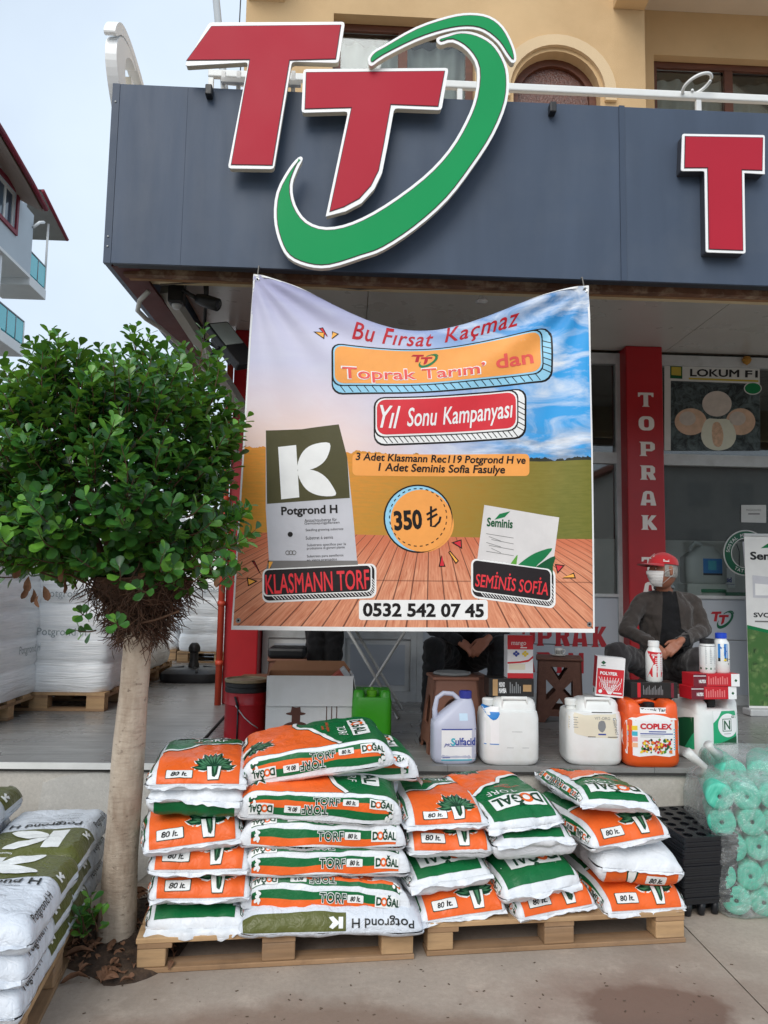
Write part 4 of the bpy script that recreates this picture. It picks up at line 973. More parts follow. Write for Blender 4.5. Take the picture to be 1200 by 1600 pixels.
# printed seed box and its tag
A = Art(); D(A, [(754, 794), (872, 814), (860, 904), (742, 884)], I('box white', (216, 212, 210)), 1)
Dt(A, 'Seminis', 758, 815, 799, 829, dgn, 3, 5, bold=.03); D(A, [(770, 817), (778, 808), (795, 804), (786, 813)], gn, 3)
for i in range(7): D(A, [(757+(i % 3)*4, 838+i*4.5), (800-(i % 2)*20, 845+i*4.5), (800-(i % 2)*20, 845.8+i*4.5), (757+(i % 3)*4, 838.8+i*4.5)], gry, 2)
D(A, smooth_loop([(795, 886), (800, 878), (806, 871), (805, 880), (803, 889)], 3), I('leaf green', (96, 160, 60)), 2); D(A, smooth_loop([(806, 890), (815, 880), (835, 868), (861, 861), (850, 876), (838, 886), (828, 895)], 3), gn, 2); D(A, smooth_loop([(830, 897), (842, 885), (865, 873), (862, 888), (859, 904)], 3), dgn, 3); bn(A, 'printed_seed_box')
A = Art(); hatch_box(A, 737, 889, 858, 932, .13, 5, 8, I('charcoal', (38, 32, 34)), I('charcoal', (38, 32, 34)), wh, 1, 7, 24); Dt(A, 'SEMİNİS SOFİA', 740, 900, 856, 926, I('bright red', (228, 58, 66)), 8, 7, bold=.012); bn(A, 'seed_tag')
# eyelets
ey = mat('eyelet metal', (170, 172, 172), .3, .1, metal=.9)
for x, y in ((18, 975), (984, 977), (12, 14), (988, 14)):
    A = Art(); A.a(place(poly2d(ell(0, 0, 7, 7, 16)), x, y), ey, 2); A.a(place(poly2d(ell(0, 0, 3, 3, 12)), x, y), bk, 3); A.cut(NBc); A.lay(MB(), banner_fn, .0008).build('eyelet', ban, M=BNI, fixn=False)
for (x, y), (px, py) in (((12, 14), (400, 432)), ((988, 14), (918, 446))):
    a = banner_fn(x, y, .002); mb = MB(); mb.tube([a, a+Vector((0, .05, .10)), a+Vector((0, .22, .14))], .004, mat('grey cord', (120, 116, 110), .8), 6); mb.build('cord', ban, M=BNI)

# ================================================================== posters and stickers on the shop window
GY = 6.993
A = Art(); w_ = I('poster white', (206, 206, 202)); F0 = pxplane(GY)
po = thing('melon_poster', 'melon seed poster with dark photo stuck on the upper shop window', 'poster', P(1110, 640, Y=GY)); POI = Matrix.Translation(-P(1110, 640, Y=GY))
A.p([(1038, 568), (1187, 573), (1188, 704), (1038, 704)], w_, 1); A.lay(MB(), F0).build('sheet', po, M=POI)
def dmel():
    ma, N, b, ob, uv = newmat('dark leaf photo print'); c = N.mix(N.rng(N.noise(ob, 9, 8, .7, 1.5), .4, .65), lin((22, 30, 34)), lin((92, 106, 108)))
    N.put(b.inputs['Base Color'], c); b.inputs['Roughness'].default_value = .35; return ma
A = Art(); A.p([(1048, 595), (1187, 600), (1188, 704), (1048, 704)], dmel(), 2)
mel = mat('melon print', (208, 174, 148), .4, .14, 14); mel2 = mat('melon print pale', (198, 186, 176), .4, .10, 16); cutm = mat('melon flesh print', (214, 214, 196), .4, .05, 10)
A.p(ell(1120, 631, 23, 20), mel2, 3); A.p(ell(1079, 659, 25, 21), mel, 4); A.p(ell(1157, 659, 23, 21), mel, 4); A.p(smooth_loop([(1103, 656), (1121, 655), (1140, 657), (1150, 680), (1142, 698), (1122, 704), (1103, 698), (1095, 680)], 3), cutm, 5)
[A.p(ell(x-5, y-5, 13, 11), mel2, 5) for x, y in ((1079, 659), (1157, 659))]; A.p(smooth_loop([(1114, 662), (1124, 661), (1130, 680), (1126, 697), (1116, 696), (1112, 680)], 3), mat('melon seeds print', (206, 170, 142), .4, .2, 30), 6); A.lay(MB(), F0).build('photo', po, M=POI)
A = Art(); px_fit(A, 'LOKUM', 1078, 577, 1155, 589, blk, 3, R(1), bold=.03); px_fit(A, 'F1', 1164, 579, 1184, 590, blk, 3, R(1), bold=.03)
A.p([(1047, 571), (1066, 572), (1066, 592), (1047, 591)], dgn, 2); A.p([(1049, 573), (1064, 574), (1064, 587), (1049, 586)], I('gold', (190, 170, 70)), 3); A.p([(1076, 590), (1185, 594), (1185, 597), (1076, 593)], I('gold', (190, 170, 70)), 2)
A.p(ell(1176, 607, 14, 10), w_, 4); A.p(ell(1176, 607, 12.5, 8.5), gn, 5); A.lay(MB(), F0).build('lettering', po, M=POI)
nt_ = thing('paper_notice', 'small white paper notice taped inside the shop window', 'notice', P(1177, 803, Y=GY)); NI = Matrix.Translation(-P(1177, 803, Y=GY))
A = Art(); A.p([(1158, 789), (1197, 789), (1197, 817), (1158, 816)], w_, 1); A.lay(MB(), F0).build('sheet', nt_, M=NI)
A = Art(); px_fit(A, 'MAĞAZAMIZ', 1166, 794.5, 1189, 798.5, gry, 2); A.p([(1169, 802), (1187, 802), (1187, 804), (1169, 804)], gry, 2); A.lay(MB(), F0).build('lettering', nt_, M=NI)
stk = thing('round_sticker', 'round green and white social distance sticker on the shop window', 'sticker', P(1165, 865, Y=GY)); STI = Matrix.Translation(-P(1165, 865, Y=GY))
A = Art(); cx, cyy = 1165, 864
A.p(ell(cx, cyy, 35, 36, 40), w_, 1, ell(cx, cyy, 21.5, 22.5, 40)); A.p(ell(cx, cyy, 33, 34, 40), grnv, 2, ell(cx, cyy, 23, 24, 40)); A.lay(MB(), F0).build('ring', stk, M=STI)
A = Art()
def ringtext(s, r, a0, da, flip):
    for i, ch in enumerate(s):
        if ch == ' ': continue
        a = R(a0+da*i); A.a(place(text2d(ch, 5.2, bold=.03), cx+r*math.sin(a), cyy-r*math.cos(a), a if not flip else a+PI, 1, -1), w_, 3)
ringtext('SOSYAL MESAFEYİ KORUYALIM', 28, -84, 10.2, False)
for i, ch in enumerate('TATSAN'):
    a = R(212-i*10.5); A.a(place(text2d(ch, 5.2, bold=.03), cx+28*math.sin(a), cyy-28*math.cos(a), a+PI, 1, -1), w_, 3)
A.lay(MB(), F0).build('lettering', stk, M=STI)
A = Art(); A.p([(1160, 846), (1175, 848), (1176, 884), (1163, 884)], I('light grey', (198, 198, 204)), 1); A.p(stroke([(1151, 850), (1155, 862), (1155, 886)], 1.6), blk, 1); A.lay(MB(), F0).build('pictogram', stk, M=STI)
# roll-up stand at the right edge
rb0 = P(1171, 1118, Z=PZ); RYY = rb0.y
ru = thing('rollup_banner', 'tall white roll-up banner stand with leafy print at the door', 'banner stand', (rb0.x, RYY, PZ))
F1 = pxplane(RYY); RUI = Matrix.Translation((-rb0.x, -RYY, -PZ))
xl, zt = rb0.x, P(1170, 838, Y=RYY).z
mb = MB(); mb.box((xl, RYY, PZ+.06), (xl+.85, RYY+.004, zt), I('stand white', (222, 222, 220)), bev=0); mb.build('sheet', ru, M=RUI)
mb = MB(); mb.box((xl-.02, RYY-.06, PZ), (xl+.87, RYY+.08, PZ+.058), alu(), bev=.01); mb.build('base', ru, M=RUI)
mb = MB(); mb.box((xl-.005, RYY-.01, zt+.001), (xl+.855, RYY+.015, zt+.025), alu(), bev=.004); mb.build('top_bar', ru, M=RUI)
mb = MB(); mb.tube([(xl+.42, RYY+.03, PZ+.05), (xl+.42, RYY+.03, zt)], .01, alu(), 6); mb.build('pole', ru, M=RUI)
A = Art(); A.ft('Seminis', xl+.045, zt-.20, xl+.42, zt-.13, blk, 2, bold=.035); A.p([(xl+.14, zt-.1), (xl+.2, zt-.06), (xl+.34, zt-.03), (xl+.26, zt-.09)], gn, 2)
A.ft('SVCV', xl+.06, zt-.685, xl+.25, zt-.645, blk, 2, bold=.03); A.p(rect(xl+.07, zt-.725, xl+.28, zt-.713), gry, 2)
A.lay(MB(), plane_fn((0, RYY, 0), (1, 0, 0), (0, 0, 1), (0, -1, 0)), .001).build('lettering', ru, M=RUI)
def leafprint():
    ma, N, b, ob, uv = newmat('leafy photo print'); v_ = N.n('ShaderNodeTexVoronoi'); v_.inputs['Scale'].default_value = 16; N.t.links.new(ob, v_.inputs['Vector'])
    c = N.mix(N.rng(N.noise(ob, 12, 6, .7, 1), .35, .68), lin((28, 58, 24)), lin((150, 178, 110))); c = N.mix(N.rng(v_.outputs['Distance'], .1, .6), c, lin((66, 108, 52)))
    N.put(b.inputs['Base Color'], c); b.inputs['Roughness'].default_value = .4; return ma
zg = zt-.80
A = Art(); A.p([(xl+.001, PZ+.08), (xl+.849, PZ+.08), (xl+.849, zg-.02), (xl+.4, zg-.06), (xl+.001, zg+.02)], leafprint(), 2); A.p([(xl+.001, zg+.02), (xl+.4, zg-.06), (xl+.849, zg-.02), (xl+.849, zg+.01), (xl+.4, zg-.035), (xl+.001, zg+.05)], gn, 3)
A.p([(xl+.06, zt-.52), (xl+.40, zt-.52), (xl+.40, zt-.36), (xl+.06, zt-.33)], lg, 2); A.p([(xl+.08, zt-.5), (xl+.38, zt-.5), (xl+.38, zt-.42), (xl+.08, zt-.40)], wh, 3)
A.lay(MB(), plane_fn((0, RYY, 0), (1, 0, 0), (0, 0, 1), (0, -1, 0)), .001).build('photo_print', ru, M=RUI)
# ================================================================== pallets
pw = wood_mat('pallet wood', (204, 166, 122), (138, 104, 74)); pw2 = wood_mat('pallet wood old', (174, 138, 102), (98, 74, 56))
def pallet(label, loc, rz, dims=(1.2, .8), m1=None, m2=None, group='wooden pallets'):
    m1 = m1 or pw; m2 = m2 or pw2
    L, D_ = dims; t = thing('wooden_pallet', label, 'pallet', loc, rz, group); bw_ = [.145, .1, .145, .1, .145]; ys = [0, .172, D_/2-.0725, D_-.272, D_-.145]; rr = random.Random(int(loc[0]*977))
    for y, w in zip(ys, bw_): 
        j = rr.uniform(-.006, .006); MB().box((j, y, .122), (L+j, y+w, .144), m1, bev=.003).build('deck_board', t)
    for x in (0, L/2-.0725, L-.145): MB().box((x, .002, .1), (x+.145, D_-.002, .1215), m2, bev=.003).build('stringer_board', t)
    for x in (0, L/2-.0725, L-.145):
        for y in (.004, D_/2-.05, D_-.104): MB().box((x, y, .0225), (x+(.145 if x else .12), y+.1, .0995), rr.choice((m1, m2)), bev=.006).build('block', t)
    for y in (0, D_/2-.05, D_-.1): MB().box((-.004, y, .001), (L+.004, y+.1, .022), m2, bev=.003).build('bottom_board', t)
    return t
pr0 = P(668, 1495, Z=0); pl0 = P(212, 1523, Z=0)
YW = R(6)
pallet('wooden pallet carrying the three columns of sacks on the right', (pr0.x, pr0.y, 0), YW, (1.25, .8))
pallet('wooden pallet beside the tree carrying two columns of sacks', (pl0.x, pl0.y, 0), YW)
pallet('wooden pallet at the left edge under white and olive sacks', (-1.085, 2.80, 0), R(97))

# ================================================================== sacks
SFW = film_mat('white sack film', (230, 233, 237), .34, .3, .18); SFG = film_mat('pale sack film', (214, 220, 228), .32, .42, .15)
sO, sG, sW, sK = film_mat('orange sack print', (238, 104, 40), .34, .2, .14), film_mat('green sack print', (14, 104, 56), .32, .2, .12), film_mat('white sack print', (236, 238, 236), .34, .25, .1), film_mat('black sack print', (28, 30, 28), .35, .2, .1)
sDG = film_mat('dark green sack print', (18, 66, 44), .3, .2, .05); sLG = film_mat('leaf green sack print', (72, 128, 92), .3, .2, .05); sR = film_mat('red sack print', (206, 70, 48), .35, .2, .1); sOl = film_mat('olive sack print', (92, 96, 48), .3, .35, .12); sBr = film_mat('rust sack print', (176, 78, 40), .4, .2, .2); sGy = film_mat('grey sack print', (136, 142, 150), .4, .2, .1)
def prof(s, a, r, H):
    fl = a-r; arc = PI/2*math.sqrt((r*r+H*H)/2); q = abs(s)
    if q <= fl: return s, 0.0
    f = min(1, (q-fl)/arc)*PI/2
    return math.copysign(fl+r*math.sin(f), s), 1-math.cos(f)
def smax(a, r, H): return a-r+PI/2*math.sqrt((r*r+H*H)/2)
class Bag:
    def __init__(s, W, L, Ht, Hb, rx, ry, seed, crown=.012, wr=1.0, sag=0.0):
        s.a, s.b, s.Ht, s.Hb, s.rx, s.ry, s.seed, s.crown, s.wr, s.sag = W/2, L/2, Ht, Hb, rx, ry, seed, crown, wr, sag
        s.X, s.Y = smax(s.a, rx, Ht), smax(s.b, ry, Ht); s.rb = .045; s.Xb, s.Yb = smax(s.a, s.rb, Hb), smax(s.b, s.rb, Hb)
    def base(s, x, y, top):
        if top: (px_, dx), (py_, dy) = prof(x, s.a, s.rx, s.Ht), prof(y, s.b, s.ry, s.Ht)
        else: (px_, dx), (py_, dy) = prof(x, s.a, s.rb, s.Hb), prof(y, s.b, s.rb, s.Hb)
        k = (1-dx)*(1-dy); z = s.Hb+s.Ht*k if top else s.Hb*(1-k)
        if top: z += s.crown*max(0, 1-(px_/s.a)**2)*max(0, 1-(py_/s.b)**2)
        e = dx*dy; px_ *= 1-.07*e; py_ *= 1-.05*e
        # creases: broad dents, finer puckers that fan out from the welded ends
        sd = s.seed*3.7; w = .0105*fbm(px_*5.5, py_*5.5, sd)+.0036*nz3(px_*21, py_*21, sd)
        en = max(0, abs(py_)/s.b-.62)/.38; w += .009*en*nz3(px_*26+sd, py_*4, sd)-.003*en*abs(nz3(px_*48, py_*9, sd+5))
        ed = max(0, abs(px_)/s.a-.7)/.3; w += .006*ed*nz3(px_*3, py_*17+sd, sd+9)
        w *= s.wr
        nx_, ny_ = (math.copysign(dx, px_), math.copysign(dy, py_))
        z += s.sag*((px_/s.a)**2+(py_/s.b)**2-.6)+s.wr*.006*fbm(px_*2.3, py_*2.3, sd+20, 2)
        return Vector((px_+nx_*w*1.3, py_+ny_*w*1.3, z+(w if top else -w)*(1-.6*max(dx, dy))))
    def fn(s, top):
        def f(x, y, d=0):
            lx, ly = (s.X, s.Y) if top else (s.Xb, s.Yb)
            x = max(-lx, min(lx, x)); y = max(-ly, min(ly, y)); p = s.base(x, y, top)
            if not d: return p
            e = .004; q1 = s.base(min(lx, x+e), y, top)-s.base(max(-lx, x-e), y, top); q2 = s.base(x, min(ly, y+e), top)-s.base(x, max(-ly, y-e), top)
            n = q1.cross(q2); n = n.normalized() if n.length > 1e-12 else Vector((0, 0, 1)); n = n if top else -n
            return p+n*d
        return f
    def mesh(s, mat_top, mat_bot, arts, st=.02):
        mb = MB()
        for top, ma in ((True, mat_top), (False, mat_bot)):
            lx, ly = (s.X, s.Y) if top else (s.Xb, s.Yb); f = s.fn(top)
            xs = sorted(set([-lx, lx]+[k*st for k in range(-60, 61) if abs(k*st) < lx-.003])); ys = sorted(set([-ly, ly]+[k*st for k in range(-60, 61) if abs(k*st) < ly-.003]))
            vs = [f(x, y) for y in ys for x in xs]; n = len(xs)
            mb.add(vs, [(j*n+i, j*n+i+1, (j+1)*n+i+1, (j+1)*n+i) if top else (j*n+i, (j+1)*n+i, (j+1)*n+i+1, j*n+i+1) for j in range(len(ys)-1) for i in range(n-1)], ma, True)
        return mb
    def lips(s, wid, ma, sg):
        mb = MB(); rr = random.Random(s.seed*2+sg)
        if 1:
            ph = rr.uniform(0, 9); droop = rr.uniform(-.2, .9)
            def f(u, v):
                x = (u*2-1)*s.a*.93; k = v*wid*(1+.5*nz3(x*13+ph, sg, 0)); a = droop+1.1*nz3(x*9+ph, v*1.5, s.seed)
                p = s.base(max(-s.X, min(s.X, x*1.0)), sg*s.Y, True)
                p = Vector((x*(1+.02*v), p.y, p.z)); wv = .006*v*nz3(x*40, ph, v)
                return p+Vector((0, sg*(k*math.cos(a)-.006), -k*math.sin(a)+wv))
            mb.grid(f, 46, 4, ma)
        return mb
_ART = {}
def side_strip(A, b, sg, order, mirror, sw=.135):
    """printed gusset along a long side: bands with the brand plate, lettering and quantity"""
    x1 = b.X-.004; x0 = b.X-sw; yE = b.b-.04; q = lambda l: [(sg*x, y) for x, y in l]
    cm = {'w': sW, 'g': sG, 'o': sO}; n = len(order); tot = sum(w for _, w in order); x = x0
    for i, (c, w) in enumerate(order):
        w_ = w/tot*(x1-x0)
        if c != 'w':
            pts = [(x+.004*math.sin(t*.9+i), -yE+.0+2*yE*t/14) for t in range(15)]+[(x+w_+.004*math.sin(t*.9+i+1), -yE+2*yE*t/14) for t in range(14, -1, -1)]
            A.p(q(pts), cm[c], 1)
        x += w_
    # lettering runs along the bag; upright when the bag lies on this side's viewer
    rot = PI/2*sg*(-1 if mirror else 1)
    xm = (x0+x1)/2
    def tx(s, xx, yy, h, ma, ly, **k): A.a(place(text2d(s, h, **k), sg*xx, yy, rot), ma, ly)
    d = -1 if mirror else 1
    for xx, fl in ((x0+.035, 0), (x1-.032, PI)):
        for s_, yy, h in (('TORF', .02 if not fl else -.03, .032),):
            for ma, bo, ly in ((sW, .07, 3), (sDG, .015, 4)): A.a(place(text2d(s_, h, bold=bo, sp=1.12), sg*xx, yy*d, rot+fl), ma, ly)
        yy = .13 if not fl else -.13
        A.a(place(poly2d(rrect(-.036, -.013, .036, .013, .003)), sg*xx, yy*d, rot), sW, 3); A.a(place(text2d('80 lt.', .016, bold=.03, shear=.2), sg*xx, yy*d, rot+fl), sK, 4)
        yy = yE-.06 if not fl else -yE+.06
        A.a(place(poly2d(rect(-.06, -.02, .06, .02)), sg*xx, yy*d, rot), sW, 3); A.a(place(text2d('D', .026, bold=.04), sg*xx, yy*d+.042*(-1 if (sg*d*(1 if not fl else -1)) > 0 else 1), rot+fl), sDG, 4)
        A.a(place(text2d('O', .026, bold=.05), sg*xx, yy*d+.02*(-1 if (sg*d*(1 if not fl else -1)) > 0 else 1), rot+fl), sO, 4); A.a(place(text2d('ĞAL', .026, bold=.04), sg*xx, yy*d-.024*(-1 if (sg*d*(1 if not fl else -1)) > 0 else 1), rot+fl), sDG, 4)
        yy = -yE+.02 if not fl else yE-.02
        rr = random.Random(int(xx*999))
        for k in range(9): A.a(place(poly2d(ell(0, 0, .011, .007, 8)), sg*(xx+rr.uniform(-.02, .02)), yy*d+rr.uniform(-.02, .02), rr.uniform(0, 3)), sW if k > 2 else sDG, 3+(k > 2))
def plant(A, x, y, k=1.0, rot=0):
    """leafy pot drawing, pot base at (x, y), leaves upward"""
    f = lambda l: place((l, []), x, y, rot, k, k)[0]
    for i in range(15):
        a = R(90)+R(-84+12*i); L_ = .13-.04*abs(math.sin(R(-84+12*i)))+.015*math.sin(i*2.3); w = .017
        c, s = math.cos(a), math.sin(a); o = (.0, .075); lf = [(0, 0), (L_*.4, w), (L_*.75, w*.8), (L_, 0), (L_*.7, -w*.8), (L_*.4, -w)]
        g = [(o[0]+u*c-v*s, o[1]+u*s+v*c) for u, v in lf]; A.p(f([(o[0]+(u+.004)*c-v*1.45*s, o[1]+(u+.004)*s+v*1.45*c) for u, v in lf]), sW, 2); A.p(f(g), sDG, 3)
        A.p(f([(o[0]+u*c-v*s, o[1]+u*s+v*c) for u, v in [(L_*.3, .002), (L_*.6, w*.55), (L_*.9, .001), (L_*.6, -.002)]]), sLG, 4)
    A.p(f([(-.034, .085), (.034, .085), (.024, -.004), (-.024, -.004)]), sDG, 5); A.p(f([(-.031, .083), (.031, .083), (.022, 0), (-.022, 0)]), sW, 6)
    A.p(f([(-.012, .083), (.02, .083), (.016, .03), (.006, .012), (-.004, .02)]), sDG, 7); A.p(f([(-.004, .08), (.012, .08), (.006, .03)]), sLG, 8)
def art_front(b, key):
    """printed front of the peat sack: orange pot end, green brand end, white borders"""
    if key in _ART: return _ART[key]
    A = Art(); sw = .105 if key[0] == 'side' else .075; xE = b.X-sw-.02; y0, y1 = -b.Y+.014, b.Y-.06
    A.p(rect(-xE, y0, xE, y1), sG, 1)
    cv = [(-xE-.001, -.075), (-xE*.62, -.085), (-xE*.3, -.065), (-xE*.1, -.01), (xE*.2, .03), (xE*.6, .06), (xE+.001, .11)]
    cv = [c for c in cv]; sm = []
    for i in range(len(cv)-1):
        p0, p1, p2, p3 = (Vector(cv[max(0, min(len(cv)-1, i+k))]) for k in (-1, 0, 1, 2))
        for j in range(4): t = j/4; sm.append(tuple(.5*((2*p1)+(p2-p0)*t+(2*p0-5*p1+4*p2-p3)*t*t+(3*p1-p0-3*p2+p3)*t**3)))
    sm.append(cv[-1])
    A.p(sm+[(xE+.001, y0-.001), (-xE-.001, y0-.001)], sO, 2); A.p(stroke(sm, .026), sDG, 3); A.p(stroke(sm, .02), sW, 4)
    # fine dark line inside the white border
    plate = rrect(-.056, -.024, .056, .024, .004)
    A.a(place(poly2d(rrect(-.059, -.027, .059, .027, .005)), -xE+.10, y0+.062), sDG, 4); A.a(place(poly2d(plate), -xE+.10, y0+.062), sW, 5); A.t('80 lt.', -xE+.10, y0+.062, .026, sK, 6, bold=.025, shear=.2)
    plant(A, xE*.36, y0+.025, 1.0)
    A.t('TORF', .03, .14, .045, sW, 3, sp=1.08); A.a(place(poly2d(rect(-.135, -.042, .135, .042)), -.01, .225), sW, 3)
    A.t('D', -.105, .225, .058, sDG, 4, bold=.03); A.t('O', -.055, .225, .058, sO, 4, bold=.04); A.t('ĞAL', .04, .225, .058, sDG, 4, bold=.03)
    A.t('bitki yetiştirme', -.03, .075, .016, sR, 5, bold=.02); A.t('torfu', -.03, .05, .016, sR, 5, bold=.02)
    for sg in (-1, 1): side_strip(A, b, sg, [('w', .016), ('g', .03), ('o', .036), ('g', .03), ('w', .014)], False, sw)
    A.cut(.02); _ART[key] = A; return A
def art_back(b, key):
    """white back with rusty pot pictures; coloured bands on the long sides"""
    if key in _ART: return _ART[key]
    A = Art(); rr = random.Random(3)
    for x, y in ((.02, -.24), (.05, -.03), (.06, .14)):
        for i in range(26):
            u, v = rr.gauss(0, .030), rr.gauss(0, .03); A.a(place(poly2d(ell(0, 0, rr.uniform(.008, .02), rr.uniform(.004, .01), 7)), b.X-.20+x*.6+u*.7, y+v*1.3, rr.uniform(0, 3)), sBr, 1)
    for sg in (-1, 1): side_strip(A, b, sg, [('o', .03), ('g', .026), ('w', .022), ('g', .028), ('o', .024)], True)
    A.cut(.02); _ART[key] = A; return A
def art_under(b, key, col):
    """front print showing on the lower half of a sack that lies face down"""
    if key in _ART: return _ART[key]
    A = Art(); xE = b.a-.03; y0 = -b.Yb+.006; A.p(rect(-xE, y0, xE, b.Yb-.1), col, 1)
    if col is sO:
        A.a(place(poly2d(rrect(-.05, -.02, .05, .02, .004)), .07, y0+.03), sW, 2); A.a(place(text2d('80 lt.', .024, bold=.025, shear=.2), .07, y0+.03, 0, 1, -1), sK, 3)
        A.p([(-.08, y0), (-.02, y0), (-.035, y0+.07), (-.07, y0+.07)], sDG, 2); A.p([(-.072, y0), (-.03, y0), (-.042, y0+.066), (-.064, y0+.066)], sW, 3)
    A.cut(.02); _ART[key] = A; return A
def art_pot(b, key, side_text=True):
    """big sack: olive upper half with a white leaf-shaped K, name and small print on white"""
    if key in _ART: return _ART[key]
    A = Art(); xE = b.X-.02
    A.p(rect(-xE, .04, xE, b.Y-.02), sOl, 1)
    A.p(rect(-.13, .075, -.055, .29), sW, 2); A.p(smooth_loop([(-.057, .182), (-.05, .225), (-.02, .262), (.03, .285), (.10, .288), (.095, .25), (.06, .21), (.0, .188)], 3), sW, 3); A.p(smooth_loop([(-.057, .182), (.0, .182), (.055, .16), (.10, .12), (.12, .078), (.05, .075), (-.01, .09), (-.045, .125)], 3), sW, 4); A.t('K', .17, .3, .022, sW, 3, bold=.05); A.t('Klasmann', .08, .315, .010, sW, 3)
    A.t('Potgrond H', .0, -.01, .05, sK, 3, bold=.015)
    for i, (t_, y) in enumerate((('Anzuchtsubstrat für Gemüsejungpflanzen', -.055), ('Seedling growing substrate', -.085), ('Substrat à semis', -.11), ('Substrato specifico per la produzione', -.14), ('Substrato para semilleros', -.17))): A.a(place(text2d(t_, .010, align='L'), -.13, y), sK, 3)
    for sg in (-1, 1):
        A.a(place(text2d('Potgrond H', .034, bold=.012), sg*(b.X-.062), -.17, PI/2*sg), sK, 3); A.a(place(poly2d([(-.03, -.015), (-.012, -.015), (-.012, 0), (.02, -.016), (.03, .0), (.01, .004), (.03, .012), (.02, .022), (-.012, .008), (-.012, .022), (-.03, .022)]), sg*(b.X-.062), .10, PI/2*sg), sW, 3)
    A.cut(.02); _ART[key] = A; return A
def art_pot_edge(b, key):
    """the name side of the same sack seen edge on, upside down, with the printed batch code"""
    if key in _ART: return _ART[key]
    A = Art(); x1 = b.X-.006; x0 = x1-.085
    A.p([(x0, -b.b+.03), (x1, -b.b+.03), (x1, .06), (x0, .06)], sOl, 1); rot = -PI/2
    A.a(place(poly2d([(-.032, -.025), (-.012, -.025), (-.012, -.004), (.012, -.026), (.032, -.02), (.014, .0), (.03, .02), (.014, .028), (-.012, .006), (-.012, .026), (-.032, .026)]), x0+.045, .015, rot), sW, 2)
    A.a(place(text2d('Potgrond H', .042, bold=.012), x0+.05, .22, rot), sK, 2); A.a(place(text2d('2 2013/23 D 36 4G7017039119 REC NO 110 KL', .014), x0-.035, .07, rot), sGy, 2)
    A.cut(.02); _ART[key] = A; return A
SKN = [0]
def sack(label, group, px, py, Yf, W, L, kind, yaw=0, roll=0, pitch=0, Ht=.11, Hb=.032, rx=.08, ry=.18, back=0, wr=1.08, lip=.024, inner=None, sag=0, crown=.008, at=None, shift=None):
    SKN[0] += 1; sd = SKN[0]
    if kind in ('back', 'side'): Ht, Hb, rx, ry = .118, .022, .034, .10
    b = Bag(W, L, Ht, Hb, rx, ry, sd, crown, wr, sag); ks = (kind, W, L, Ht, Hb, rx, ry)
    inn = {'pot': 0, 'brand': 180, 'side': -90, 'back': -90, 'underg': 0, 'undero': 0, 'bigpot': 0, 'bigedge': -90}[kind] if inner is None else inner
    hd = b.a if inn in (-90, 90) else b.b
    pos = P(px, py, Y=Yf) if at is None else Vector(at); pos = pos+Vector((0, back, 0))
    M_ = Matrix.Translation(pos) @ Matrix.Rotation(R(6+yaw), 4, 'Z') @ Matrix.Rotation(R(roll), 4, 'Y') @ Matrix.Rotation(R(pitch), 4, 'X') @ Matrix.Translation((0, hd, 0)) @ Matrix.Rotation(R(inn), 4, 'Z')
    t = thing('sack', label, 'sack', group=group); t.matrix_world = M_
    wt = SFG if kind.startswith('big') else SFW
    b.mesh(wt, wt, []).build('film', t, fixn=False)
    fn = b.fn(True)
    if kind in ('pot', 'brand', 'side'): art_front(b, ks).lay(MB(), fn, .0015).build('print', t, fixn=False)
    elif kind == 'back': art_back(b, ks).lay(MB(), fn, .0015).build('print', t, fixn=False)
    elif kind == 'bigpot': art_pot(b, ks).lay(MB(), fn, .0015).build('print', t, fixn=False)
    elif kind == 'bigedge': art_pot_edge(b, ks).lay(MB(), fn, .0015).build('print', t, fixn=False)
    else: art_under(b, ks, sG if kind == 'underg' else sO).lay(MB(), b.fn(False), .0015).build('print', t, fixn=False)
    for sg in ((-1, 1) if lip else ()): b.lips(lip, wt, sg).build('seam', t, fixn=False)
    return t
YfL = lambda px: pl0.y+.02+(px-212)*.0003; YfR = lambda px: pr0.y+.015+(px-668)*.00031
G1 = 'peat sacks stacked on the pallets'
# left pallet, column next to the tree, from the deck up
c = 310
sack('green ended peat sack lowest in the column nearest the tree', G1, 302, 1462, YfL(c), .44, .70, 'brand', yaw=-3, roll=-1, Ht=.09, lip=.045)
sack('orange 80 lt. sack second from the bottom, next to the tree', G1, 312, 1418, YfL(c), .45, .70, 'pot', yaw=-1)
sack('orange 80 lt. sack third from the bottom, next to the tree', G1, 309, 1374, YfL(c), .45, .70, 'pot', yaw=-2, roll=1)
sack('orange 80 lt. sack tilted left, fourth from the bottom beside the tree', G1, 302, 1334, YfL(c), .44, .70, 'pot', yaw=5, roll=-5)
sack('white face-down sack with a green lower edge, beside the tree', G1, 302, 1279, YfL(c), .42, .70, 'underg', yaw=-2, roll=2, Ht=.075, Hb=.075, lip=.03)
sack('orange 80 lt. sack on top of the column nearest the tree', G1, 308, 1238, YfL(c), .45, .72, 'pot', yaw=1, roll=1, pitch=-1, Ht=.09, ry=.22)
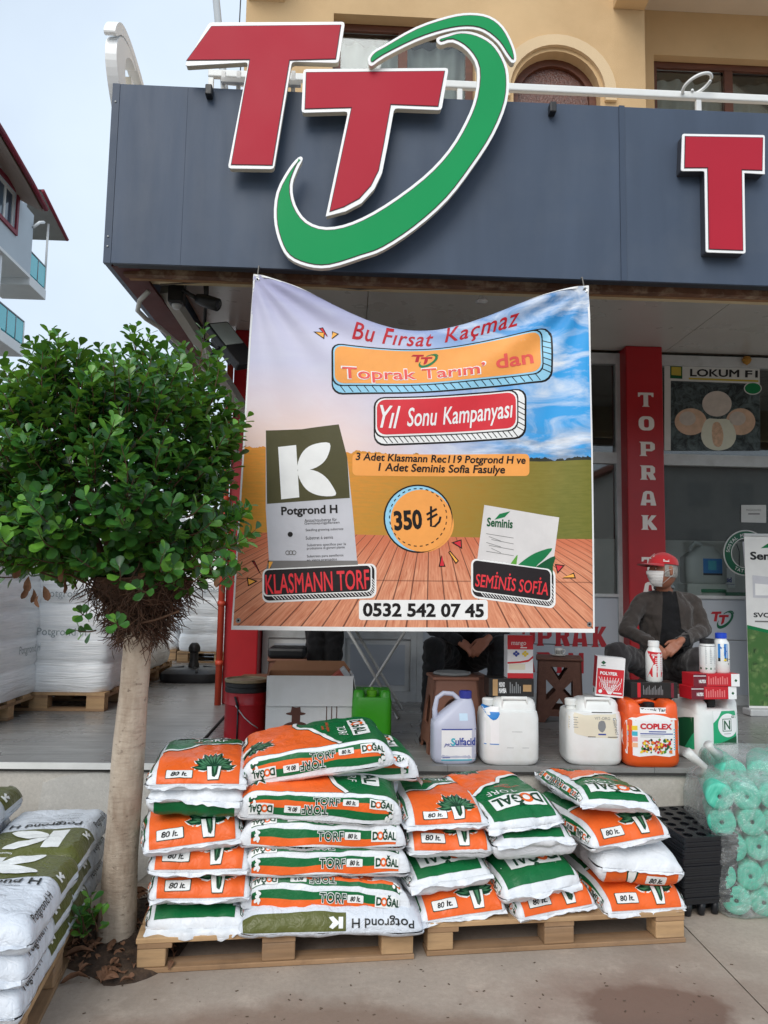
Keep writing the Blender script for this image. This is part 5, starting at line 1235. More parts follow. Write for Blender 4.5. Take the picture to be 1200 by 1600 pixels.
# left pallet, long sides towards the street
c = 510
sack('white sack with olive band and upside-down name, bottom of its stack', G1, 518, 1487, YfL(c), .50, .84, 'bigedge', yaw=-2.5, roll=1, at=(P(518, 1487, Y=3.5).x, YfL(c)-.065, .118), Ht=.085, Hb=.03, rx=.12, ry=.14, lip=.03, pitch=3)
sack('sagging white sack with rusty plant pictures, above the olive banded sack', G1, 508, 1427, YfL(c), .46, .76, 'back', yaw=-4, roll=3, sag=-.012, wr=1.6, lip=.045)
sack('banded sack seen side-on, third from the bottom of the middle stack', G1, 508, 1374, YfL(c), .46, .76, 'back', yaw=-1, roll=1, lip=.03)
sack('banded sack seen side-on, fourth from the bottom of the middle stack', G1, 505, 1330, YfL(c), .46, .75, 'back', yaw=-2, roll=1.5, lip=.04)
sack('green and orange sack tilted towards the street under the topmost one', G1, 500, 1290, YfL(c), .48, .75, 'side', yaw=-2, roll=3.5, pitch=11, lip=.06)
sack('green sack mostly hidden between the two tilted green and orange sacks', G1, 540, 1240, YfL(c), .44, .70, 'side', yaw=0, roll=1, pitch=3, back=.18, lip=.05)
sack('topmost green and orange sack leaning up at the back of its stack', G1, 500, 1224, YfL(c), .48, .72, 'side', yaw=1, roll=-7, pitch=5.5, back=.08, lip=.07)
# right pallet
c = 720
sack('orange 80 lt. sack at the bottom left of the right pallet', G1, 728, 1444, YfR(c), .43, .70, 'pot', yaw=3, roll=-4)
sack('white sack with a sloping green stripe, left column of right pallet', G1, 708, 1398, YfR(c), .42, .70, 'brand', yaw=5, roll=-6, Ht=.075, Hb=.06, lip=.035)
sack('orange 80 lt. sack second from the top, left column of right pallet', G1, 704, 1343, YfR(c), .41, .70, 'pot', yaw=-3, roll=0)
sack('dusty orange 80 lt. sack on top of the right pallet, left column', G1, 700, 1300, YfR(c), .41, .72, 'pot', yaw=-2, roll=0, pitch=-1, Ht=.08, ry=.2)
c = 855
sack('orange 80 lt. sack at the bottom centre of the right pallet', G1, 874, 1436, YfR(c), .42, .70, 'pot', yaw=7, roll=-4)
sack('green ended sack slumped to the left, centre of the right pallet', G1, 852, 1404, YfR(c), .42, .70, 'brand', yaw=9, roll=-7, Ht=.12, ry=.2, wr=1.3, lip=.035)
sack('white sack with narrow green edge under the big green one', G1, 838, 1345, YfR(c), .42, .70, 'brand', yaw=3, roll=0, Ht=.07, Hb=.07, lip=.035)
sack('green sack with upside-down brand plate on top, centre of right pallet', G1, 825, 1302, YfR(c), .42, .72, 'brand', yaw=8, roll=-3, pitch=3, Ht=.085, ry=.2, wr=1.4)
c = 985
sack('orange 80 lt. sack at the bottom right of the right pallet', G1, 1012, 1434, YfR(c), .44, .70, 'pot', yaw=1, roll=0)
sack('white face-down sack with orange lower edge, right column', G1, 1003, 1384, YfR(c), .43, .70, 'undero', yaw=-2, roll=4, Ht=.10, Hb=.07, ry=.22, lip=.02)
sack('orange 80 lt. sack tilted up to the right, right column', G1, 990, 1326, YfR(c), .43, .70, 'pot', yaw=6, roll=-6)
sack('green edged white sack on top of the right column', G1, 970, 1272, YfR(c), .42, .70, 'brand', yaw=-2, roll=4, pitch=-2, Ht=.065, lip=.045)
# big white and olive sacks at the left edge
G2 = 'white and olive sacks on the left pallet'
def bigsack(label, x, y, z, inner, roll=0, seed=0):
    return sack(label, G2, 0, 0, 0, .46, .70, 'bigpot', yaw=0, roll=roll, inner=inner, Ht=.08, Hb=.042, rx=.06, ry=.07, wr=.9, lip=.02, at=(x, y, z))
for lay in range(3):
    z = .147+lay*.114; n_ = ('lowest', 'middle', 'top')[lay]
    bigsack('near white and olive sack in the %s layer by the pavement corner' % n_, -1.305+lay*.008, 2.77+.01*lay, z, 0, roll=.5*lay)
    bigsack('far olive sack in the %s layer beside the tree trunk' % n_, -1.378+lay*.006, 3.475, z, 180, roll=-.6*lay)
    bigsack('olive sack in the %s layer of the row at the picture edge' % n_, -1.845, 3.43, z, 180)
bigsack('extra white sack lying on top at the left picture edge', -1.80, 3.46, .147+.342, 0, roll=-2)
# ================================================================== containers on the platform edge
def K(name, c, rough=.42, **k): return mat(name, c, rough, k.pop('var', .05), k.pop('vs', 6), k.pop('bump', .06), 30, **k)
class Can:
    def __init__(s, rings): s.r = rings
    def at(s, z):
        r = s.r
        for i in range(len(r)-1):
            if r[i][0] <= z <= r[i+1][0] and r[i+1][0] > r[i][0]:
                t = (z-r[i][0])/(r[i+1][0]-r[i][0]); return tuple(a+(b-a)*t for a, b in zip(r[i], r[i+1]))
        return r[-1]
    def front(s, x, z, d=0):
        _, cx, cy, rx, ry, e = s.at(z); q = min(.999, abs((x-cx)/rx)); return Vector((x, cy-ry*(1-q**e)**(1/e)-d, z))
    def left(s, y, z, d=0):
        _, cx, cy, rx, ry, e = s.at(z); q = min(.999, abs((y-cy)/ry)); return Vector((cx-rx*(1-q**e)**(1/e)-d, y, z))
def stand(px, py, dy=0):
    """point on the platform seen at the pixel, pushed back by dy"""
    q = P(px, py, Z=PZ); return Vector((q.x, q.y+dy, PZ+.001))
def boxart(mb, fn, A): A.cut(.03); return A.lay(mb, fn, .0007)
def jerry(label, px, W, D_, H_, body, yaw=0, notch=False, capm=None, base_py=1197):
    o = stand(px, base_py, D_/2); t = thing('jerrycan', label, 'jerrycan', o, R(yaw)); a, b = W/2, D_/2
    hb = H_*.83
    c = Can([(0, 0, 0, a*.86, b*.86, 5), (.012, 0, 0, a*.96, b*.95, 5), (.035, 0, 0, a, b, 5.5), (hb*.5, 0, 0, a*1.005, b*1.01, 5.5), (hb*.86, 0, 0, a, b, 5.5), (hb*.97, 0, 0, a*.965, b*.96, 5), (hb, 0, 0, a*.90, b*.88, 4.5)])
    mb = MB(); mb.loft(c.r, body, 44); mb.build('body', t, auto=40)
    if notch:
        for sg in (-1, 1):
            mb = MB(); cx = sg*a*.66; mb.loft([(hb-.03, cx, 0, a*.30, b*.93, 5), (hb+.03, cx, 0, a*.30, b*.90, 4.5), (H_-.012, cx+sg*.008, 0, a*.24, b*.8, 4), (H_, cx+sg*.008, 0, a*.18, b*.66, 4)], body, 28); mb.build('shoulder', t, auto=45)
        mb = MB(); mb.lathe([(.03, hb-.005), (.03, hb+.012), (.034, hb+.013), (.034, hb+.045), (.028, hb+.05)], capm or black(), (0, -b*.35, 0), 18); mb.build('cap', t, auto=40)
        mb = MB(); mb.tube([(-a*.45, b*.3, hb+.03), (0, b*.3, hb+.05), (a*.45, b*.3, hb+.03)], .016, body, 10); mb.build('handle', t)
    else:
        mb = MB(); mb.loft([(hb-.02, a*.18, 0, a*.76, b*.86, 4.5), (H_-.03, a*.18, 0, a*.74, b*.82, 4.5), (H_-.008, a*.18, 0, a*.68, b*.72, 4), (H_, a*.18, 0, a*.58, b*.6, 4)], body, 36); mb.build('top_hump', t, auto=45)
        mb = MB(); mb.lathe([(.028, hb-.01), (.028, hb+.02), (.034, hb+.021), (.036, H_-.012), (.03, H_-.004)], capm or body, (-a*.72, -b*.2, 0), 18); mb.build('cap', t, auto=40)
        mb = MB(); mb.tube([(-a*.3, -b*.72, hb-.015), (-a*.3, -b*.72, H_+.004), (a*.55, -b*.72, H_+.004), (a*.6, -b*.72, hb)], .012, body, 8); mb.build('handle', t)
    return t, c
wcan = K('white jerrycan plastic', (226, 228, 226), .38, dirt=((196, 190, 174), .3, 5)); ocan = K('orange jerrycan plastic', (226, 88, 30), .36)
iB, iBl, iCy, iG, iDG, iW, iR, iGy, iCr, iY, iT = (K('label '+n, c, .5) for n, c in (('navy', (40, 62, 150)), ('blue', (30, 122, 196)), ('cyan', (64, 176, 196)), ('green', (34, 164, 112)), ('deep green', (16, 84, 50)), ('white', (234, 234, 234)), ('red', (200, 32, 44)), ('grey', (130, 132, 134)), ('cream', (222, 214, 192)), ('yellow', (230, 200, 50)), ('tan', (176, 140, 96))))
iK = K('label black', (22, 22, 24), .5)
# lilac jug with blue cap
o = stand(711, 1195, .09); J = thing('jug', 'lilac grey jug with blue cap and Sulfacid label', 'jug', o, R(4)); lil = K('lilac plastic', (186, 190, 208), .4)
c = Can([(0, 0, 0, .112, .07, 4), (.015, 0, 0, .126, .08, 4.5), (.04, 0, 0, .13, .085, 4.5), (.2, 0, 0, .13, .085, 4.5), (.235, .0, 0, .128, .083, 4), (.30, .035, 0, .09, .062, 3.2), (.345, .06, 0, .055, .042, 2.6), (.365, .072, 0, .035, .034, 2)])
mb = MB(); mb.loft(c.r, lil, 40); mb.build('body', J, auto=50)
mb = MB(); mb.tube([(-.105, 0, .2), (-.112, 0, .30), (-.098, 0, .365), (-.06, 0, .392), (-.005, 0, .388), (.03, 0, .36), (.045, 0, .325)], [.02, .015, .014, .014, .014, .014, .018], lil, 10); mb.build('handle', J)
mb = MB(); mb.lathe([(.034, .362), (.037, .364), (.037, .402), (.032, .407)], K('blue cap', (44, 52, 140), .35), (.072, 0, 0), 20); mb.build('cap', J, auto=40)
A = Art(); A.p(rect(-.085, .02, .118, .2), iW, 1); A.p(rect(-.085, .193, .118, .2), iB, 2); A.p(rect(-.085, .02, .118, .028), iCy, 2); A.ft('ulfacid', -.005, .106, .116, .150, iB, 3, bold=.03); A.ft('S', -.03, .104, -.004, .148, iCy, 3, bold=.04); A.ft('JMC', -.072, .096, -.028, .118, iB, 3, shear=.3, bold=.02); A.p(rect(-.035, .1, .116, .103), iB, 2); A.p(rect(-.078, .036, -.035, .04), iB, 2)
A.p(rect(.02, .245, .07, .285), K('pale blue tag', (190, 214, 232), .5), 1); boxart(MB(), c.front, A).build('label', J, fixn=False)
# white can, blue label on its side
t, c = jerry('white jerrycan with a blue label under the mango box', 800, .335, .27, .372, wcan)
A = Art(); A.p(rect(-.158, .12, -.075, .33), iW, 1); A.p(smooth_loop([(-.158, .335), (-.075, .31), (-.08, .27), (-.11, .255), (-.14, .28), (-.158, .31)], 2), iBl, 2); A.p(rect(-.158, .118, -.075, .123), iBl, 2); boxart(MB(), c.front, A).build('label', t, fixn=False)
A = Art()
for x, z, w in ((0, .19, .06), (-.03, .10, .04), (.06, .10, .04)): A.p(rect(x, z, x+w, z+.002), iGy, 1)
boxart(MB(), c.front, A).build('moulding_mark', t, fixn=False)
# white can, old paper label
t, c = jerry('white jerrycan with a peeling cream paper label', 933, .33, .27, .372, wcan, yaw=-3)
A = Art(); A.p(smooth_loop([(-.155, .30), (-.06, .285), (.0, .29), (.10, .292), (.148, .29), (.15, .2), (.146, .155), (.06, .16), (-.05, .165), (-.15, .2)], 2), iCr, 1); A.p(rect(-.02, .30, .1, .304), iK, 2); A.p(rect(-.045, .162, .0, .166), iK, 2); A.p(rect(.07, .162, .13, .166), iK, 2)
A.ft('VIT-ORG', -.005, .262, .085, .278, iGy, 3); A.p(smooth_loop([(.02, .25), (.05, .255), (.06, .22), (.04, .19), (.015, .21)], 2), iGy, 2); A.p(rect(.015, .175, .06, .183), iB, 3); A.a(place(text2d('Gübreci', .022, shear=.3), .12, .225, R(-80)), iGy, 3)
for i in range(5): A.p(rect(-.15, .215+i*.014, -.10-.006*(i % 2), .218+i*.014), iGy, 2)
boxart(MB(), c.front, A).build('label', t, fixn=False)
# orange can
t, c = jerry('orange jerrycan labelled Coplex with fruit pictures', 1024, .325, .26, .372, ocan, yaw=-2, notch=True, base_py=1200)
A = Art(); A.p(smooth_loop([(-.155, .075), (-.155, .26), (-.10, .28), (-.06, .292), (0, .30), (.06, .292), (.10, .28), (.152, .26), (.152, .078), (0, .07)], 2), iW, 1)
A.p(rect(-.075, .305, .11, .338), iW, 2); A.ft('Toprak Tarım', -.07, .310, .105, .333, iK, 3, bold=.03); A.p(rect(.118, .30, .148, .336), K('pale blue tag', (190, 214, 232), .5), 2)
A.ft('COPLEX', -.08, .216, .105, .25, iR, 3, bold=.05); A.p(rect(-.03, .2, .07, .206), iB, 2); A.p(rect(-.08, .188, .11, .194), iB, 2); A.p(rect(-.08, .18, .06, .182), iGy, 2); A.p(rect(-.08, .172, .04, .174), iGy, 2)
rr = random.Random(9); fc = [iR, iR, iDG, iY, K('label fruit orange', (232, 120, 40), .5), iK, K('label leaf', (70, 140, 60), .5)]
for i in range(85): A.a(place(poly2d(ell(0, 0, rr.uniform(.005, .013), rr.uniform(.004, .009), 9)), rr.uniform(-.075, .10), rr.uniform(.085, .16), rr.uniform(0, 3)), rr.choice(fc), 2+i % 5)
for i, cc in enumerate((iY, iCy, K('label pink', (226, 150, 150), .5), K('label peach', (236, 180, 140), .5))): A.p(rect(-.148, .21-i*.032, -.095, .235-i*.032), cc, 2)
for i in range(9): A.p(rect(.115, .10+i*.014, .148, .106+i*.014), iCy, 2)
boxart(MB(), c.front, A).build('label', t, fixn=False)
# white can with the green N label
t, c = jerry('white jerrycan with a green label and large letter N', 1118, .33, .26, .372, wcan, yaw=14, notch=True, base_py=1190)
A = Art(); zo = .055; A.p(rect(-.045, .04+zo, .15, .24+zo), iG, 1); A.p([(-.045, .04+zo), (.15, .04+zo), (.15, .10+zo), (.05, .065+zo)], iDG, 2); A.p([(-.045, .24+zo), (-.045, .17+zo), (-.01, .2+zo), (.02, .24+zo)], iW, 2); A.p(ell(.06, .155+zo, .072, .07, 30), iW, 3)
A.p(rect(.02, .12+zo, .085, .195+zo), iDG, 4); A.p(rect(.024, .124+zo, .081, .191+zo), iW, 5); A.ft('N', .03, .13+zo, .075, .185+zo, iDG, 6, bold=.03); A.p(rect(.088, .198+zo, .106, .212+zo), iDG, 4); A.p(rect(.092, .202+zo, .102, .208+zo), iW, 5); A.p(rect(.03, .104+zo, .08, .107+zo), iGy, 4); boxart(MB(), c.front, A).build('label', t, fixn=False)
A = Art(); A.p([(-.1, .07), (.07, .07), (.07, .23), (-.02, .25), (-.1, .26)], iDG, 1); A.p([(-.1, .07), (-.02, .07), (-.1, .17)], iG, 2); boxart(MB(), c.left, A).build('side_label', t, fixn=False)
# ---- cartons on the cans
def carton(name, label, px, py, Y, w, d, h, yaw, body, cat='box', tilt=0, zz=None):
    o = P(px, py, Y=Y); o.z = o.z if zz is None else PZ+zz; t = thing(name, label, cat, (o.x, Y, o.z)); t.rotation_euler = (0, R(tilt), R(yaw))
    mb = MB(); mb.box((-w/2, 0, 0), (w/2, d, h), body, bev=.002); mb.build('carton', t)
    return t, plane_fn((0, -.0003, 0), (1, 0, 0), (0, 0, 1), (0, -1, 0)), plane_fn((-w/2-.0003, d, 0), (0, -1, 0), (0, 0, 1), (-1, 0, 0))
ct_w = K('white card', (230, 230, 230), .5); ct_k = K('black card', (30, 28, 28), .4); ct_r = K('red card', (194, 30, 42), .45)
YE = 4.62
t, F, Ls = carton('carton', 'black carton with tan stripe lying under the mango box', 799, 1092, YE, .27, .16, .105, 0, ct_k, zz=.374)
A = Art(); A.p(rect(-.112, .004, -.082, .1), iT, 1); A.ft('MONO', -.075, .055, -.04, .085, iW, 2, bold=.04); A.ft('MAMBA', -.075, .02, -.03, .05, iW, 2, bold=.04); A.p(rect(.07, .03, .12, .07), iT, 1)
for i in range(6): A.p(rect(-.01+i*.012, .02, -.004+i*.012, .085-(i % 3)*.012), iGy, 1)
A.lay(MB(), F).build('print', t)
t, F, Ls = carton('carton', 'red and white mango carton standing on a black carton', 813, 1069, YE+.02, .157, .09, .255, 2, ct_w, zz=.480)
A = Art(); A.p(rect(-.0785, .17, .0785, .255), iR, 1); A.ft('mango', -.055, .188, .035, .215, iW, 2); A.p(rect(.0, .178, .04, .184), iW, 2); A.p(rect(-.0785, 0, .0785, .03), iR, 1); A.p([(-.0785, .095), (.0, .1), (.05, .11), (.0785, .135), (.0785, .12), (.05, .098), (.0, .09), (-.0785, .085)], iR, 2)
for dx, cc in ((-.025, iB), (.03, iY)):
    for a_ in range(4): A.p(ell(dx+.012*math.cos(a_*1.57), .145+.01*math.sin(a_*1.57), .008, .008, 12), cc, 2)
A.p(rect(-.07, .05, .03, .085), iCr, 1); A.lay(MB(), F).build('print', t)
t, F, Ls = carton('carton', 'red and white Polyfer carton standing askew on a jerrycan', 952, 1093, YE, .165, .10, .235, -8, ct_w, tilt=4, zz=.378)
A = Art(); A.p(rect(-.078, .012, .078, .165), iR, 1); A.ft('POLYFER', -.062, .128, .04, .148, iW, 2, bold=.04); A.p([(-.06, .20), (-.045, .212), (-.03, .2), (-.045, .188)], iDG, 1); A.p(rect(-.058, .18, -.032, .184), iDG, 1)
for i in range(9):
    x = -.065+.016*i; A.p(stroke([(0+(x*.1), .016), (x*.5, .055), (x, .09+.02*math.cos(i)), (x*1.05, .115)], .003), iW, 2)
    A.p(stroke(smooth_loop([(x*.75, .04), (x*.75+.014, .07), (x*.75, .1), (x*.75-.014, .07)], 2), .002), iW, 2)
A.p(ell(-.055, .03, .011, .011, 14), iW, 3); A.p(rect(.02, .022, .07, .03), iW, 3); A.lay(MB(), F).build('print', t)
A = Art(); A.p(rect(.002, .05, .098, .234), iR, 1); A.p(rect(.03, .014, .055, .04), iDG, 1); A.lay(MB(), Ls).build('side_print', t)
t, F, Ls = carton('carton', 'black carton lying on the orange jerrycan', 1023, 1093, YE, .285, .15, .092, 0, ct_k, zz=.374)
A = Art(); A.p(rect(-.105, .004, -.085, .09), iR, 1); A.p(rect(.1, .004, .118, .09), K('label wine', (110, 24, 40), .5), 1)
for i in range(14): A.p(rect(-.07+i*.009, .02, -.066+i*.009, .075-(i*7 % 4)*.008), iGy, 1)
A.lay(MB(), F).build('print', t)
def bottle(label, px, zz, Y, H_, r, capm, prof_, art, body=None):
    o = P(px, 1060, Y=Y); o.z = PZ+zz; t = thing('bottle', label, 'bottle', (o.x, Y, o.z)); bd = body or wcan
    mb = MB(); mb.lathe([(r*.9, 0), (r, .008), (r, H_*prof_[0]), (r*.92, H_*(prof_[0]+.05)), (r*prof_[1], H_*prof_[2]), (r*prof_[1], H_*.86)], bd, n=28); mb.build('body', t, auto=40)
    mb = MB(); k = r*prof_[1]+.003; mb.lathe([(k, H_*.86), (k, H_*.985), (k*.85, H_)], capm, n=20); mb.build('cap', t, auto=40)
    cyl = lambda x, z, d=0: Vector(((r+d)*math.sin(x/r), -(r+d)*math.cos(x/r), z))
    if art: boxart(MB(), cyl, art).build('label', t, fixn=False)
    return t
A = Art(); A.p([(-.06, .03), (.07, .03), (.07, .175), (.0, .178), (-.06, .185), (-.02, .11)], iR, 1); A.ft('POWERFUL', -.03, .155, .04, .166, iW, 2, bold=.05)
for i in range(8): A.p(rect(-.01, .06+i*.011, .05-(i % 3)*.008, .064+i*.011), iW, 2)
bottle('white bottle with slanted red label on the black carton', 1022, .467, YE+.06, .245, .049, white_pl(), (.68, .62, .84), A)
t, F, Ls = carton('carton', 'lower of two red cartons stacked on the N jerrycan', 1116, 1098, YE-.02, .30, .13, .075, 8, ct_r, zz=.374)
def redprint(t, F):
    A = Art(); A.p(rect(-.15, .0, -.065, .075), K('label wine', (140, 20, 34), .5), 1); A.ft('NUTEX', -.115, .02, -.07, .04, iW, 2, bold=.05); A.p(rect(-.15, .06, -.07, .064), iW, 2); A.p(rect(.095, 0, .1499, .0745), iW, 1); A.p([(.115, .035), (.125, .045), (.135, .035), (.125, .025)], iDG, 2)
    for i in range(9): A.p(rect(-.055+i*.015, .012, -.047+i*.015, .06-(i*5 % 3)*.006), K('label dull red', (222, 120, 120), .5), 1)
    A.lay(MB(), F).build('print', t)
redprint(t, F)
t, F, Ls = carton('carton', 'upper of two red cartons stacked on the N jerrycan', 1120, 1077, YE-.02, .30, .13, .075, 6, ct_r, zz=.450); redprint(t, F)
A = Art(); A.p(rect(-.07, .045, .07, .155), K('label pale', (204, 208, 208), .5), 1); A.p(rect(-.07, .022, .07, .034), iDG, 1); A.p(rect(-.07, .16, .07, .163), iK, 1)
for i in range(7): A.p(rect(-.03, .06+i*.012, .03, .063+i*.012), iGy, 2)
bottle('white tub with black cap standing on the red cartons', 1106, .526, YE+.03, .205, .047, black(), (.76, .86, .84), A)
A = Art(); A.p(rect(-.04, .09, .018, .175), iBl, 1); A.p(rect(-.04, .07, .018, .09), iK, 1); A.p([(-.01, .073), (.0, .088), (.01, .073)], iY, 2); A.p(stroke([(-.03, .15), (.0, .155), (.008, .13), (-.005, .105)], .004), iB, 2); A.p(rect(.025, .08, .045, .084), iK, 1); A.p(rect(.02, .05, .028, .06), iGy, 1)
bottle('white bottle with blue cap standing on the red cartons', 1128, .526, YE+.06, .24, .047, K('bright blue cap', (30, 70, 190), .35), (.72, .66, .84), A)

# ================================================================== farther back on the platform
o = stand(377, 1165, .14); DR = thing('drum', 'red metal drum with black bands and wire handle', 'drum', o)
drr = mat('red drum paint', (176, 24, 36), .35, .08, 4, .15, 14, dirt=((90, 20, 24), .35, 6)); H_ = .40
mb = MB(); mb.lathe([(.125, 0), (.132, .006), (.132, .235), (.137, .243), (.132, .25), (.132, .318)], drr, n=36); mb.build('body', DR, auto=40)
mb = MB(); mb.lathe([(.1325, .318), (.136, .322), (.136, .345), (.1325, .349), (.1325, .352), (.136, .356), (.136, .378), (.133, .38)], black(), n=36); mb.build('band', DR, auto=40)
mb = MB(); mb.lathe([(.134, .38), (.139, .384), (.139, .4), (.128, .402), (.126, .392), (.001, .391)], mat('dull lid', (150, 134, 104), .5, .2, 12, dirt=((96, 70, 50), .5, 9)), n=36); mb.build('lid', DR, auto=40)
mb = MB(); mb.tube([(.134*math.sin(a), -.134*math.cos(a)-.004, z) for a, z in ((-.35, .245), (-.2, .22), (.1, .17), (.45, .13), (.8, .1))], .0035, alu(), 6); mb.tube([(-.03, -.134, 0), (-.03, -.136, .24)], .006, black(), 6); mb.tube([(-.03, -.136, .24), (-.05, -.138, .30)], .008, black(), 6); mb.build('wire_handle', DR)
# open white carton with the farmer
o = stand(482, 1168, .0); CB = thing('open_carton', 'open white carton printed with a farmer and a pitchfork', 'box', o, R(3)); cw, cd, chh = .545, .34, .44
mb = MB(); brn = K('brown card', (150, 104, 72), .8, bump=.2); sheet = K('white carton card', (224, 224, 222), .55, dirt=((190, 184, 170), .3, 4))
mb.box((-cw/2, 0, 0), (cw/2, .006, chh), sheet); mb.box((-cw/2, cd-.006, 0), (cw/2, cd, chh), brn); mb.box((-cw/2, .0062, 0), (-cw/2+.006, cd-.0062, chh), brn); mb.box((cw/2-.006, .0062, 0), (cw/2, cd-.0062, chh), sheet); mb.box((-cw/2+.0062, .0062, .002), (cw/2-.0062, cd-.0062, .01), brn); mb.build('walls', CB)
mb = MB(); mb.add([(cw/2, .01, chh), (cw/2, cd-.01, chh), (cw/2+.03, cd-.02, chh-.17), (cw/2+.03, .03, chh-.17), (cw/2+.004, .01, chh+.002), (cw/2+.004, cd-.01, chh+.002), (cw/2+.034, cd-.02, chh-.17), (cw/2+.034, .03, chh-.17)], [(0,1,2,3),(7,6,5,4),(0,4,5,1),(1,5,6,2),(2,6,7,3),(3,7,4,0)], sheet); mb.build('flap', CB)
mb = MB(); mb.add([(-cw/2+.02, -.001, chh), (cw/2-.0, -.001, chh), (cw/2-.005, -.012, chh-.185), (-cw/2+.005, -.012, chh-.185), (-cw/2+.02, -.005, chh+.003), (cw/2-.0, -.005, chh+.003), (cw/2-.005, -.016, chh-.185), (-cw/2+.005, -.016, chh-.185)], [(0,1,2,3),(7,6,5,4),(0,4,5,1),(1,5,6,2),(2,6,7,3),(3,7,4,0)], sheet); mb.build('flap', CB)
mb = MB(); mb.add([(-cw/2, cd, chh), (cw/2, cd, chh), (cw/2-.04, cd+.12, chh+.05), (-cw/2+.04, cd+.12, chh+.05), (-cw/2, cd+.004, chh+.004), (cw/2, cd+.004, chh+.004), (cw/2-.04, cd+.12, chh+.054), (-cw/2+.04, cd+.12, chh+.054)], [(0,1,2,3),(7,6,5,4),(0,4,5,1),(1,5,6,2),(2,6,7,3),(3,7,4,0)], brn); mb.build('flap', CB)
A = Art(); sil = K('label umber', (92, 52, 40), .5); sil2 = K('label rust', (170, 74, 54), .5)
fx, fz = -.085, .055
A.p(smooth_loop([(fx-.11, fz), (fx-.105, fz+.05), (fx-.07, fz+.085), (fx-.03, fz+.1), (fx+.04, fz+.1), (fx+.075, fz+.08), (fx+.10, fz+.04), (fx+.105, fz)], 2), sil, 1); A.p(smooth_loop([(fx+.0, fz), (fx+.02, fz+.06), (fx+.06, fz+.075), (fx+.09, fz+.04), (fx+.1, fz)], 2), sil2, 2)
A.p(rect(fx-.025, fz+.09, fx+.028, fz+.15), sil, 2); A.p(ell(fx, fz+.152, .062, .011, 20), sil, 3); A.p([(fx-.034, fz+.15), (fx+.034, fz+.15), (fx+.026, fz+.195), (fx+.006, fz+.19), (fx-.01, fz+.192), (fx-.026, fz+.196)], sil, 4)
for dx in (-.032, 0, .032): A.p(stroke([(.14+dx*.6, fz+.08), (.14+dx, fz+.12), (.14+dx, fz+.215)], .006), sil, 1)
A.p(ell(.14, fz+.06, .024, .028, 14), sil2, 2); A.p(rect(.133, .0, .147, fz+.06), sil, 1); A.p(rect(fx-.105, 0, fx+.105, fz+.002), sil, 3); A.p([(-cw/2+.002, 0), (-cw/2+.09, 0), (-cw/2+.075, .07), (-cw/2+.002, .09)], K('label ochre', (226, 176, 60), .5), 1)
A.lay(MB(), plane_fn((0, -.0005, 0), (1, 0, 0), (0, 0, 1), (0, -1, 0))).build('farmer_print', CB)
q = o+Vector((.12, .16, chh-.09)); mb = MB(); Mx = Matrix.Translation(q) @ Matrix.Rotation(R(3), 4, 'Z') @ Matrix.Rotation(R(52), 4, 'Y')
mb.box((-.05, -.06, -.12), (.05, .06, .155), K('label rust', (170, 74, 54), .5), Mx, bev=.004); mb.box((-.052, -.061, -.03), (.052, .061, .02), iW, Mx); mb.box((-.052, -.062, .12), (.052, .062, .156), alu(), Mx, bev=.006)
one('carton', 'brown and silver packet sticking out of the open white carton', 'box', mb)
# flat brown carton behind the drum
q = stand(409, 1108); t = thing('carton', 'flat brown carton behind the red drum', 'box', q, R(-4))
MB().box((-.235, 0, 0), (.235, .3, .19), brn, bev=.004).build('carton', t); MB().box((-.2, .02, .1905), (.24, .28, .255), K('brown card dark', (122, 82, 60), .8, bump=.2), bev=.004).build('lid', t)
# green jerrycan
grn = K('bright green plastic', (58, 158, 28), .35)
o = stand(580, 1172, .14); t = thing('jerrycan', 'bright green jerrycan half hidden behind the stacked sacks', 'jerrycan', o); gc = Can([(0, 0, 0, .115, .10, 5), (.02, 0, 0, .128, .115, 5), (.29, 0, 0, .128, .115, 5), (.315, 0, 0, .122, .11, 4.5)])
MB().loft(gc.r, grn, 40).build('body', t, auto=45)
for sg in (-1, 1): MB().loft([(.30, sg*.085, 0, .038, .1, 4.5), (.345, sg*.085, 0, .036, .095, 4), (.358, sg*.085, 0, .028, .085, 3.5)], grn, 24).build('shoulder', t, auto=45)
MB().loft([(.30, 0, .07, .08, .03, 4.5), (.345, 0, .07, .075, .026, 4), (.356, 0, .07, .07, .02, 3.5)], grn, 24).build('handle', t, auto=45)
mb = MB(); mb.lathe([(.03, .30), (.03, .33), (.034, .331), (.033, .352), (.012, .356), (.01, .37), (.004, .374)], K('lime cap', (96, 172, 24), .4), (0, -.04, 0), 20); mb.build('cap', t, auto=40)
